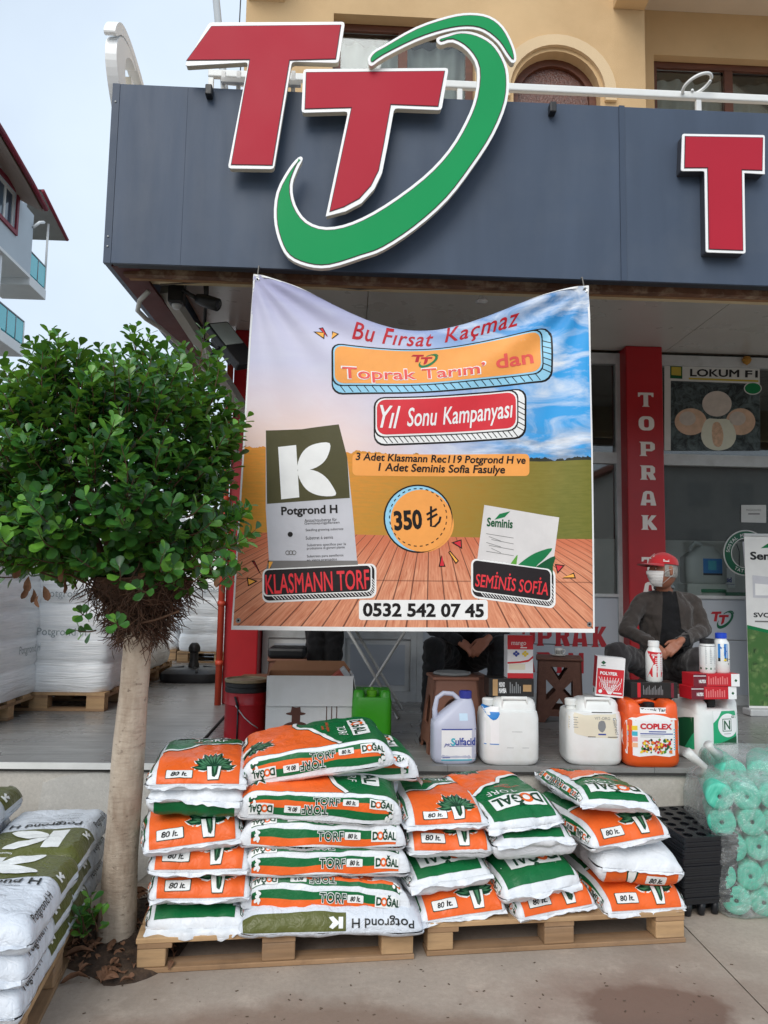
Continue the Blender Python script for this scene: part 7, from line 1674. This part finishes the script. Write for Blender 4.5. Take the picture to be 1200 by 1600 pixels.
    if cap:
        cm = mat('red cap cloth', (186, 24, 34), .8, .06, 15, .3, 160, sheen=.3); k = MB()
        patch(k, -180, 180, .36, .998, .012, cm, Mh, 48, 16, lambda u, v: .008*math.sin(PI*min(1, v*1.2))+.001*abs(math.sin(u*6*PI))); k.build('cap', t, M=TI)
        k = MB()
        def brim(dz): 
            def g(u, v):
                a = R(-68+136*u); base = headp(sph(a, .37), .011); out = Vector((math.sin(a)*.55, -math.cos(a), 0)); L_ = .082*math.cos(a*1.12)**.5 if abs(a*1.12) < PI/2 else 0
                p_ = base+out*L_*v; p_.z += -.012*v-.16*p_.x*p_.x*10*v*.4+dz; return Mh @ p_
            return g
        k.grid(brim(0), 22, 8, cm); k.grid(brim(-.004), 22, 8, cm); k.build('cap_brim', t, M=TI)
        emb = K('white stitching', (226, 222, 218), .7)
        k = MB(); A = Art(); A.p([(.018*math.cos(i*2*PI/20), .018*math.sin(i*2*PI/20)) for i in range(3, 18)]+[(.006+.014*math.cos(i*2*PI/20), .014*math.sin(i*2*PI/20)) for i in range(17, 2, -1)], emb, 1); A.p([(.018+(.008 if i % 2 == 0 else .0035)*math.cos(i*PI/5), (.008 if i % 2 == 0 else .0035)*math.sin(i*PI/5)) for i in range(10)], emb, 1)
        A.lay(k, lambda x, y, d: Mh @ headp(sph(R(2)+x/.085, .68+y/.13), .0225+d)); A2 = Art(); A2.p(rect(-.02, -.006, .014, -.001), emb, 1); A2.p(rect(-.02, .002, .014, .007), emb, 1); A2.lay(k, lambda x, y, d: Mh @ headp(sph(R(75)+x/.085, .50+y/.12), .0195+d)); k.build('cap_badge', t, M=TI)
    # --- trousers and shoes
    mb = MB(); capsule(mb, pel+Vector((0, .02, -.01)), pel+Vector((0, .01, .10)), .15, .145, tm, 18)
    for s in 'lr':
        capsule(mb, J['hip'+s], pel, .10, .11, tm); limb(mb, [J['hip'+s], J['kn'+s], J['an'+s]+Vector((0, 0, -.02))], [.10, .078, .062], tm, 16)
    v, f = fuse(mb, .011, 4, .018, 9, 3); k = MB(); k.add(v, f, tm, True); k.build('trousers', t, M=TI)
    for s in 'lr':
        a, toe = J['an'+s], J['toe'+s]; d = toe-a; d.z = 0; dn = d.normalized(); k = MB(); zf_ = PZ+.002; lr = Vector((-dn.y, dn.x, 0)); vs = []; prof_ = [(-.075, .028, .06), (-.05, .036, .085), (.0, .038, .09), (.06, .044, .072), (.12, .048, .056), (.165, .043, .044), (.19, .025, .03)]
        for u, w, h_ in prof_:
            c_ = Vector((a.x, a.y, zf_))+dn*u
            for m_ in range(12): q = PI*2*m_/12; vs.append(c_+lr*w*math.cos(q)+Vector((0, 0, max(0, h_*.5+h_*.5*math.sin(q)))))
        k.add(vs, [(i*12+j, i*12+(j+1) % 12, (i+1)*12+(j+1) % 12, (i+1)*12+j) for i in range(len(prof_)-1) for j in range(12)]+[tuple(range(12)), tuple(range((len(prof_)-1)*12, len(prof_)*12))], shoe, True); k.build('shoe', t, M=TI)
    # --- jacket
    mb = MB(); Hh = neck.z-pel.z; Mt = Matrix.Translation((pel.x, pel.y, pel.z)) @ Matrix.Rotation(yaw, 4, 'Z'); sl = (neck-pel); cyf = lambda z: (Matrix.Rotation(-yaw, 4, 'Z') @ sl).y*z/Hh
    torso(mb, [(-.06, cyf(0)+.0, .155, .12), (.05, cyf(.05), .185, .145), (.2, cyf(.2), .18, .14), (.30, cyf(.30), .19, .135), (Hh-.12, cyf(Hh-.12), .18, .112), (Hh-.05, cyf(Hh-.05), .12, .085), (Hh-.005, cyf(Hh), .085, .07)], jm, Mt)
    for s in 'lr': limb(mb, [J['sh'+s], J['el'+s], J['wr'+s]], [.064, .056, .042], jm, 16); capsule(mb, neck-Vector((0, 0, .05)), J['sh'+s]+Vector((0, 0, .005)), .06, .062, jm)
    v, f = fuse(mb, .010, 3, .018, 9, 11); k = MB(); k.add(v, f, jm, True); k.build('jacket', t, M=TI)
    if shirt:
        bv = BVHTree.FromPolygons(v, f); fwd = Matrix.Rotation(yaw, 4, 'Z') @ Vector((0, -1, 0)); rt_ = Matrix.Rotation(yaw, 4, 'Z') @ Vector((1, 0, 0))
        def onto(x, z, off):
            o_ = Vector((pel.x, pel.y, z))+rt_*x+fwd*.6; hit = bv.ray_cast(o_, -fwd)
            p_ = hit[0] if hit[0] else Vector((pel.x, pel.y, z))+rt_*x+fwd*.1
            return p_+fwd*off
        z0, z1 = pel.z+.07, neck.z-.01
        k = MB(); k.grid(lambda u, v_: onto((u-.5)*2*(.098-.045*v_), z0+(z1-z0)*v_, .006), 18, 24, shirt); k.build('sweater', t, M=TI)
        for sg in (-1, 1):
            k = MB(); k.grid(lambda u, v_: onto(sg*(.090-.042*v_+u*(.012+.05*math.sin(PI*min(1, max(0, (v_-.35)/.6))))), z0+(z1-z0)*v_, .013-.006*u), 6, 24, jm); k.build('lapel', t, M=TI)
        k = MB(); cp_ = [Matrix.Rotation(yaw, 4, 'Z') @ Vector((.062*math.sin(R(a)), -.058*math.cos(R(a)), 0))+neck+Vector((0, .005, .018+.012*math.cos(R(a)))) for a in range(20, 345, 20)]; k.tube(cp_, .013, K('grey shirt collar', (128, 136, 138), .8), 8); k.build('shirt_collar', t, M=TI)
    return t
tweed = mat('dark brown jacket cloth', (56, 49, 45), .9, .15, 30, .35, 220, sheen=.2); trs = mat('charcoal trousers', (40, 36, 37), .9, .12, 20, .3, 180, sheen=.2); blkc = mat('black cloth', (20, 20, 23), .9, .15, 20, .3, 180, sheen=.15); swt = mat('black sweater knit', (14, 14, 17), .95, .2, 40, .4, 160)
YM = 5.5
J = dict(pelvis=P(1040, 1042, Y=5.64), chest=P(1039, 965, Y=5.62), neck=P(1038, 922, Y=5.58), head=P(1036, 893, Y=5.50), shl=P(1001, 941, Y=5.60), shr=P(1082, 941, Y=5.62), ell=P(978, 984, Y=5.48), elr=P(1100, 984, Y=5.52), wrl=P(1014, 1003, Y=5.27), wrr=P(1060, 1005, Y=5.27), hand=P(1038, 1018, Y=5.20), hipl=P(1022, 1046, Y=5.58), hipr=P(1062, 1046, Y=5.58))
for s, kx, ky, ax in (('l', 962, 1020, 975), ('r', 1092, 1030, 1082)):
    J['kn'+s] = P(kx, ky, Y=5.20); J['an'+s] = P(ax, 1120, Y=5.24); J['an'+s].z = PZ+.09; J['toe'+s] = J['an'+s]+Vector((0, -.16, 0))
person('seated person in red cap, white face mask and dark jacket beside the red column', J, R(-8), R(-80), (tweed, trs), cap=True, mask=True, hair_c=(150, 146, 140), shirt=swt, tilt=R(-4))
stool('brown stool under the seated person in the red cap', (J['pelvis'].x, J['pelvis'].y-.02, PZ), -10, 'lattice', .36, .36, .32, wick)
q = P(722, 1035, Y=5.62); pz = PZ+.53
J = dict(pelvis=Vector((q.x, 5.66, pz)), chest=Vector((q.x, 5.62, pz+.30)), neck=Vector((q.x, 5.52, pz+.52)), head=Vector((q.x, 5.46, pz+.68)), shl=Vector((q.x-.19, 5.56, pz+.44)), shr=Vector((q.x+.19, 5.56, pz+.44)), ell=Vector((q.x-.24, 5.42, pz+.20)), elr=Vector((q.x+.26, 5.42, pz+.20)), wrl=P(715, 1000, Y=5.2), wrr=P(760, 1002, Y=5.2), hand=P(740, 1016, Y=5.14), hipl=Vector((q.x-.09, 5.6, pz-.02)), hipr=Vector((q.x+.09, 5.6, pz-.02)))
for s, kx, ky, ax in (('l', 678, 1012, 672), ('r', 780, 1008, 772)):
    J['kn'+s] = P(kx, ky, Y=5.22); J['an'+s] = P(ax, 1120, Y=5.26); J['an'+s].z = PZ+.09; J['toe'+s] = J['an'+s]+Vector((-.05, -.16, 0))
person('seated person in black with clasped hands below the banner', J, R(2), R(10), (blkc, blkc), shirt=swt)
stool('brown stool under the seated person with clasped hands', (q.x, 5.64, PZ), 4, 'arch', .40, .36, .29, wick2)
q = P(506, 1040, Y=6.35); sx, sy = q.x, 6.40
J = dict(pelvis=Vector((sx, sy, PZ+.94)), chest=Vector((sx, sy, PZ+1.22)), neck=Vector((sx, sy-.01, PZ+1.46)), head=Vector((sx, sy-.03, PZ+1.61)), shl=Vector((sx-.19, sy, PZ+1.38)), shr=Vector((sx+.19, sy, PZ+1.38)), ell=Vector((sx-.25, sy-.02, PZ+1.1)), elr=Vector((sx+.25, sy-.02, PZ+1.1)), wrl=Vector((sx-.26, sy-.1, PZ+.88)), wrr=Vector((sx+.26, sy-.1, PZ+.88)), hand=Vector((sx, sy-.2, PZ+.9)), hipl=Vector((sx-.08, sy, PZ+.88)), hipr=Vector((sx+.08, sy, PZ+.88)), knl=Vector((sx-.07, sy-.02, PZ+.48)), knr=Vector((sx+.07, sy-.01, PZ+.48)), anl=Vector((sx-.08, sy, PZ+.09)), anr=Vector((sx+.08, sy+.02, PZ+.09)), toel=Vector((sx-.10, sy-.16, PZ)), toer=Vector((sx+.10, sy-.14, PZ)))
person('standing person in dark trousers hidden behind the banner', J, R(5), R(20), (blkc, blkc), seated=False, hands='down')
# ================================================================== tree
def leaf_mat(name, c, c2):
    ma, N, b, ob, uv = newmat(name); t = ma.node_tree; oi = N.n('ShaderNodeObjectInfo')
    col = N.mix(N.rng(N.noise(ob, 14, 3), .3, .7), lin(c), lin(c2)); N.put(b.inputs['Base Color'], col); b.inputs['Roughness'].default_value = .33; b.inputs['Specular IOR Level'].default_value = .5
    tl = N.n('ShaderNodeBsdfTranslucent'); N.put(tl.inputs['Color'], N.mix(.5, col, lin((150, 190, 50)))); mxs = N.n('ShaderNodeMixShader'); mxs.inputs['Fac'].default_value = .22
    t.links.new(b.outputs[0], mxs.inputs[1]); t.links.new(tl.outputs[0], mxs.inputs[2]); t.links.new(mxs.outputs[0], t.nodes['Material Output'].inputs['Surface']); return ma
LM = [leaf_mat('leaf deep green', (30, 70, 34), (44, 92, 44)), leaf_mat('leaf green', (48, 100, 44), (66, 122, 52)), leaf_mat('leaf fresh green', (84, 140, 50), (110, 164, 60)), leaf_mat('leaf yellow green', (150, 180, 50), (176, 190, 70))]
def bark_mat():
    ma, N, b, ob, uv = newmat('pale smooth bark'); a = N.rng(N.noise(N.vscale(ob, (5, 5, 1.6)), 1.5, 7, .65), .3, .72); cc = N.mix(a, lin((138, 118, 100)), lin((206, 192, 174)))
    sp_ = N.rng(N.noise(N.vscale(ob, (26, 26, 42)), 1, 4, .6), .62, .72, 0, .75); cc = N.mix(sp_, cc, lin((98, 80, 66))); ly = N.rng(N.noise(N.vscale(ob, (9, 9, 60)), 1, 4), .55, .75, 0, .4); cc = N.mix(ly, cc, lin((120, 102, 88)))
    N.put(b.inputs['Base Color'], cc); b.inputs['Roughness'].default_value = .8; N.put(b.inputs['Normal'], N.bump(N.m('ADD', N.noise(N.vscale(ob, (14, 14, 40)), 1, 6, .65), N.m('MULTIPLY', sp_, -.4)), .6, .012)); return ma
bark = bark_mat(); twig = mat('brown twig', (92, 66, 48), .9, .25, 20, .4, 60); root_m = mat('brown root fibres', (78, 54, 40), .95, .35, 20, .8, 60)
TY0 = 3.76; tb0 = P(186, 1480, Z=0); TR = thing('tree', 'small round-headed tree with glossy leaves and pale trunk', 'tree', (tb0.x, TY0, 0)); TRI = Matrix.Translation((-tb0.x, -TY0, 0))
path = [(176, 1492, .115), (182, 1465, .098), (186, 1400, .088), (190, 1320, .084), (197, 1230, .081), (203, 1150, .078), (209, 1080, .072), (214, 1020, .071), (216, 975, .078), (214, 930, .085), (210, 880, .06)]
path = [(x, y, r*.92) for x, y, r in path]; tp = [P(x, y, Y=TY0) for x, y, _ in path]; tp[0].z = -.03
# resample trunk finely with knobbly section
def catmull(pts, n):
    o = []; L_ = len(pts)
    for i in range(L_-1):
        p0, p1, p2, p3 = (pts[max(0, min(L_-1, i+k))] for k in (-1, 0, 1, 2))
        for j in range(n): t = j/n; o.append(.5*((2*p1)+(p2-p0)*t+(2*p0-5*p1+4*p2-p3)*t*t+(3*p1-p0-3*p2+p3)*t**3))
    o.append(pts[-1]); return o
cp_ = catmull(tp, 8); rs_ = [path[min(len(path)-1, i//8)][2]*(1-(i % 8)/8)+path[min(len(path)-1, i//8+1)][2]*((i % 8)/8) for i in range(len(cp_))]
mb = MB(); n = 28; vs = []
for i, p in enumerate(cp_):
    for k in range(n):
        a = 2*PI*k/n; r = rs_[i]*(1+.05*fbm(math.cos(a)*1.5, math.sin(a)*1.5, p.z*3)+.03*nz3(math.cos(a)*4, math.sin(a)*4, p.z*9)); 
        if i < 10: r *= 1+.16*(1-i/10)*max(0, math.sin(3*a+1))
        vs.append(p+Vector((r*math.cos(a), r*math.sin(a), 0)))
mb.add(vs, [(i*n+k, i*n+(k+1) % n, (i+1)*n+(k+1) % n, (i+1)*n+k) for i in range(len(cp_)-1) for k in range(n)]+[tuple(range((len(cp_)-1)*n, len(cp_)*n))], bark, True); mb.build('trunk', TR, M=TRI)
CC_ = P(166, 756, Y=TY0+.04); rc = (.645, .62, .575); rr = random.Random(12)
top = tp[8]
def crown_ok(p):
    d = p-CC_; q = math.sqrt((d.x/rc[0])**2+(d.y/rc[1])**2+(d.z/rc[2])**2); return q
LEAVES = []
def add_leaf(p, nrm, dirv, L_, w, ma): LEAVES.append((p, nrm.normalized(), dirv.normalized(), L_, w, ma))
limbs = MB(); branch_tips = []
nb = 11
for i in range(nb):
    a = 2*PI*i/nb+rr.uniform(-.2, .2); el = rr.uniform(.25, 1.2); d = Vector((math.cos(a)*math.cos(el), math.sin(a)*math.cos(el), math.sin(el)))
    e = CC_+Vector((d.x*rc[0], d.y*rc[1], d.z*rc[2]))*.62-Vector((0, 0, .12)); mid = top.lerp(e, .5)+Vector((rr.uniform(-.04, .04), rr.uniform(-.04, .04), rr.uniform(-.03, .05)))
    limb_o = MB(); limb_o.tube(catmull([top+Vector((0, 0, -.05)), mid, e], 6), [.03-.018*k/12 for k in range(13)], twig, 7); limb_o.build('limb', TR, M=TRI); branch_tips.append(e)
tw = MB(); shoots = 0
def shoot(base, d, L_, big=1.0, sway=None):
    """an upright twig with leaves set alternately, the youngest pale at the tip"""
    d = d.normalized(); pts = [base]; cur = d.copy(); n_ = 7
    for k in range(n_): cur = (cur+Vector((rr.gauss(0, .10), rr.gauss(0, .10), .09))).normalized(); pts.append(pts[-1]+cur*L_/n_)
    tw.tube(pts, [.0042-.003*k/n_ for k in range(n_+1)], twig, 5, cap=False)
    nl = int(L_/.0145); ph = rr.uniform(0, 6)
    fresh = rr.random()
    for k in range(nl):
        t = .12+.88*k/max(1, nl-1); f = t*n_; i0 = min(n_-1, int(f)); p = pts[i0].lerp(pts[i0+1], f-i0); ax = (pts[i0+1]-pts[i0]).normalized()
        ph += 2.4; u = ax.orthogonal().normalized(); v = ax.cross(u); out = u*math.cos(ph)+v*math.sin(ph); lift = .35+.5*t; dv = (out+ax*lift).normalized(); nr = (ax-out*lift*.8+Vector((0, 0, .25))).normalized()
        s_ = (rr.uniform(.85, 1.2))*(1-.35*max(0, t-.75)/.25)*big
        x = rr.random()+(.35*max(0, t-.6) if fresh > .45 else -.1); ma = LM[0] if x < .30 else LM[1] if x < .72 else LM[2] if x < 1.15 else LM[3]
        add_leaf(p+out*.004, nr, dv, .056*s_, .039*s_, ma)
for i in range(560):
    while True:
        d = Vector((rr.gauss(0, 1), rr.gauss(-.25, 1), rr.gauss(0, 1))).normalized()
        if d.z > -.93: break
    d = d*(abs(d.x)**3+abs(d.y)**3+abs(d.z)**3)**(-1/3)*.97; k = rr.uniform(.52, .84)*(1+.24*fbm(d.x*2.2+1, d.y*2.2, d.z*2.2+4, 2)); base = CC_+Vector((d.x*rc[0], d.y*rc[1], d.z*rc[2]))*k
    base.z = max(base.z, CC_.z-rc[2]*.86)
    if base.z < top.z+.07 and math.hypot(base.x-top.x, base.y-top.y) < .2: continue
    dv = Vector((d.x, d.y, d.z*.7+(.75 if d.z > -.3 else .45))); lp = 1.0+.55*fbm(d.x*1.8+3, d.y*1.8, d.z*1.8)
    shoot(base, dv, rr.uniform(.13, .25)*lp, 1.18)
# the tall shoots that break the outline, as in the photograph
for x, y, L_ in ((215, 590, .24), (222, 575, .18), (75, 640, .24), (100, 650, .2), (30, 660, .22), (160, 640, .24), (150, 660, .2), (290, 610, .25), (305, 600, .2), (255, 600, .2), (340, 680, .2), (190, 640, .2), (235, 610, .24), (270, 590, .2), (60, 620, .26), (110, 620, .22), (215, 570, .22), (310, 580, .22), (330, 630, .24), (15, 640, .22), (140, 625, .2)):
    shoot(P(x, y, Y=TY0+rr.uniform(-.25, .15)), Vector((rr.uniform(-.2, .2), rr.uniform(-.2, .2), 1)), L_, 1.0)
for x, y in ((130, 960), (150, 985), (120, 920), (60, 880), (300, 920), (340, 915), (185, 980), (20, 880), (230, 925), (270, 905), (330, 890), (365, 880)):     # low tufts
    shoot(P(x, y, Y=TY0-rr.uniform(.05, .35)), Vector((rr.uniform(-.5, .5), -.6, rr.uniform(-.3, .5))), rr.uniform(.08, .14), .95)
for i in range(46):
    a = rr.uniform(0, 6.3); r = rr.uniform(.08, .36); shoot(Vector((top.x+r*math.cos(a), top.y+r*math.sin(a), top.z+rr.uniform(.15, .27)+.12*r)), Vector((math.cos(a), math.sin(a), rr.uniform(-.3, .5))), rr.uniform(.09, .17), 1.1)
for i in range(2600):                                                 # leaves inside the crown
    d = Vector((rr.gauss(0, 1), rr.gauss(0, 1), rr.gauss(.1, 1))).normalized(); k = rr.uniform(.5, .93); d = d*(abs(d.x)**3+abs(d.y)**3+abs(d.z)**3)**(-1/3)*.97
    if d.z < -.93: continue
    p = CC_+Vector((d.x*rc[0], d.y*rc[1], d.z*rc[2]))*k; nr = Vector((rr.gauss(0, .5), rr.gauss(-.2, .5), 1)); dv = Vector((d.x+rr.gauss(0, .5), d.y+rr.gauss(0, .5), rr.gauss(.2, .4))); add_leaf(p, nr, dv, .058*rr.uniform(.8, 1.15), .038, LM[0] if rr.random() < .6 else LM[1])
tw.build('twigs', TR, M=TRI); tag(bpy.data.objects['twigs'], kind='stuff')
def leaf_shape(L_, w):
    """cupped obovate blade in its own frame: x along, y across, z up"""
    st = [(0, 0, 0), (.12, .10, .0), (.4, .34, .02), (.68, .5, .035), (.88, .40, .03), (1.0, .0, .015)]
    vs = [(0, 0, 0)]; fs = []
    rows = []
    for x, hw, z in st[1:-1]:
        i = len(vs); vs += [(x*L_, -hw*w, (z+.10*hw)*L_), (x*L_, 0, (z-.03)*L_), (x*L_, hw*w, (z+.10*hw)*L_)]; rows.append((i, i+1, i+2))
    tip = len(vs); vs.append((L_, 0, .02*L_))
    a = rows[0]; fs += [(0, a[0], a[1]), (0, a[1], a[2])]
    for a, b in zip(rows, rows[1:]): fs += [(a[0], b[0], b[1], a[1]), (a[1], b[1], b[2], a[2])]
    a = rows[-1]; fs += [(a[0], tip, a[1]), (a[1], tip, a[2])]
    return vs, fs
def leaf_M(p, nr, dv):
    x = dv; y = nr.cross(x).normalized() if nr.cross(x).length > 1e-3 else x.orthogonal().normalized(); z = x.cross(y); return Matrix.Translation(p) @ Matrix((x, y, z)).transposed().to_4x4()
camp = Vector((0, 0, CH))
def size_seen(l): v_ = camp-l[0]; return l[3]*l[4]*abs(l[1].dot(v_.normalized()))/v_.length_squared*(1 if crown_ok(l[0]) > .85 and l[0].y < CC_.y-.1 else .3)
order = sorted(range(len(LEAVES)), key=lambda i: -size_seen(LEAVES[i])); own = set(order[:300]); cache = {}
fol = MB()
for i, (p, nr, dv, L_, w, ma) in enumerate(LEAVES):
    M_ = leaf_M(p, nr, dv)
    if i in own:
        key = (ma.name, round(L_/.004)); 
        if key not in cache:
            v_, f_ = leaf_shape(L_, w); k = MB(); k.add(v_, f_, ma, True); o = k.build('leaf', TR, fixn=False); cache[key] = o.data
        else: o = bpy.data.objects.new('leaf', cache[key]); COL.objects.link(o); o.parent = TR
        o.matrix_local = TRI @ M_
    else:
        v_, f_ = leaf_shape(L_, w); fol.add([M_ @ Vector(q) for q in v_], f_, ma, True)
tag(fol.build('foliage', TR, M=TRI, fixn=False), kind='stuff')
# matted brown roots and dead leaves below the crown
fib = MB()
def clump(u, v):
    a = 2*PI*u; r = (.072+.15*v**1.3)*(1+.22*fbm(math.cos(a)*2, math.sin(a)*2, v*3)+.10*nz3(math.cos(a)*9, math.sin(a)*9, v*14)); return (top.x+r*math.cos(a), top.y+.02+r*math.sin(a), top.z-.05+.27*v+.02*nz3(u*20, v*9, 2))
fib.grid(clump, 60, 24, root_m)
for i in range(900):
    a = rr.uniform(0, 6.3); h = rr.uniform(-.05, .22); r = (.08+.17*((h+.06)/.26)**1.3)*rr.uniform(.85, 1.12); b0 = Vector((top.x+math.cos(a)*r, top.y+.02+math.sin(a)*r, top.z+h)); pts = [b0]; d = Vector((rr.gauss(0, .6), rr.gauss(0, .6), rr.gauss(-.5, .5)))
    for k in range(4): d = (d+Vector((rr.gauss(0, .5), rr.gauss(0, .5), rr.gauss(-.12, .3)))).normalized(); pts.append(pts[-1]+d*rr.uniform(.015, .045))
    fib.tube(pts, [.003, .0028, .0024, .002, .001], root_m if rr.random() < .8 else twig, 4, cap=False)
for i in range(16):
    a = rr.uniform(0, 6.3); b0 = top+Vector((math.cos(a)*.1, math.sin(a)*.1, rr.uniform(-.05, .08))); pts = [b0]; 
    for k in range(5): pts.append(pts[-1]+Vector((rr.gauss(0, .014), rr.gauss(0, .014), -rr.uniform(.015, .04))))
    fib.tube(pts, [.0025, .002, .002, .0015, .0012, .0008], root_m, 4, cap=False)
tag(fib.build('root_mat', TR, M=TRI), kind='stuff')
for pts in ([(30, 888), (110, 898), (170, 930), (212, 960)], [(350, 872), (300, 888), (240, 895), (200, 920)], [(0, 880), (60, 893), (95, 905)], [(280, 955), (245, 968), (215, 975)]):
    k = MB(); k.tube([P(x, y, Y=TY0-.22+.05*i) for i, (x, y) in enumerate(pts)], .005, twig, 6); k.build('branch', TR, M=TRI)
deadm = mat('dead leaf', (124, 88, 64), .8, .25, 25, .4, 60)
def dead_leaf(mb, M_, s):
    v_, f_ = leaf_shape(.05*s, .034*s); mb.add([M_ @ Vector((x, y*(1-.3*x/.05), z+.35*abs(y)+.006*math.sin(x*90))) for x, y, z in v_], f_, deadm, True)
for x, y in ((35, 880), (45, 900), (52, 920), (68, 915), (102, 888), (104, 900), (42, 912), (350, 910), (345, 900), (360, 905), (228, 880), (60, 930)):
    k = MB(); dead_leaf(k, leaf_M(P(x, y, Y=TY0-.25), Vector((rr.gauss(0, 1), -1, .2)), Vector((rr.gauss(0, .3), 0, -1))), rr.uniform(1.0, 1.6)); k.build('dead_leaf', TR, M=TRI, fixn=False)
# sprout at the foot of the trunk
SP = P(140, 1440, Y=3.6); SPR = thing('sprout', 'small bright green leafy sprout at the foot of the trunk', 'plant', (SP.x, 3.6, 0)); LEAVES2 = LEAVES; LEAVES = []; tw = MB()
for x, y, L_ in ((132, 1465, .12), (142, 1462, .15), (152, 1455, .10), (125, 1460, .08), (140, 1430, .09), (158, 1440, .07)): shoot(P(x, y, Y=3.56), Vector((rr.uniform(-.5, .5), rr.uniform(-.6, 0), 1)), L_, .95)
SPI = Matrix.Translation((-SP.x, -3.6, 0)); tag(tw.build('stems', SPR, M=SPI), kind='stuff')
for i, (p, nr, dv, L_, w, ma) in enumerate(LEAVES):
    k = MB(); v_, f_ = leaf_shape(L_, w); M_ = leaf_M(p, nr, dv); k.add([M_ @ Vector(q) for q in v_], f_, LM[1 if i % 3 else 2], True); k.build('leaf', SPR, M=SPI, fixn=False)
# leaf litter on the soil
lt = MB()
for i in range(230):
    a = rr.uniform(0, 6.3); r = math.sqrt(rr.random()); x, y = sc.x+.03+.33*r*math.cos(a), sc.y+.12+.50*r*math.sin(a)
    z = max(.006, .05*(1-r**3))+rr.uniform(.0, .022); dead_leaf(lt, leaf_M(Vector((x, y, z)), Vector((rr.gauss(0, .5), rr.gauss(0, .5), 1)), Vector((rr.gauss(0, 1), rr.gauss(0, 1), rr.gauss(0, .3)))), rr.uniform(.5, 1.1))
one('leaf_litter', 'brown dead leaves lying on the soil under the tree', 'leaf litter', lt, kind='stuff')
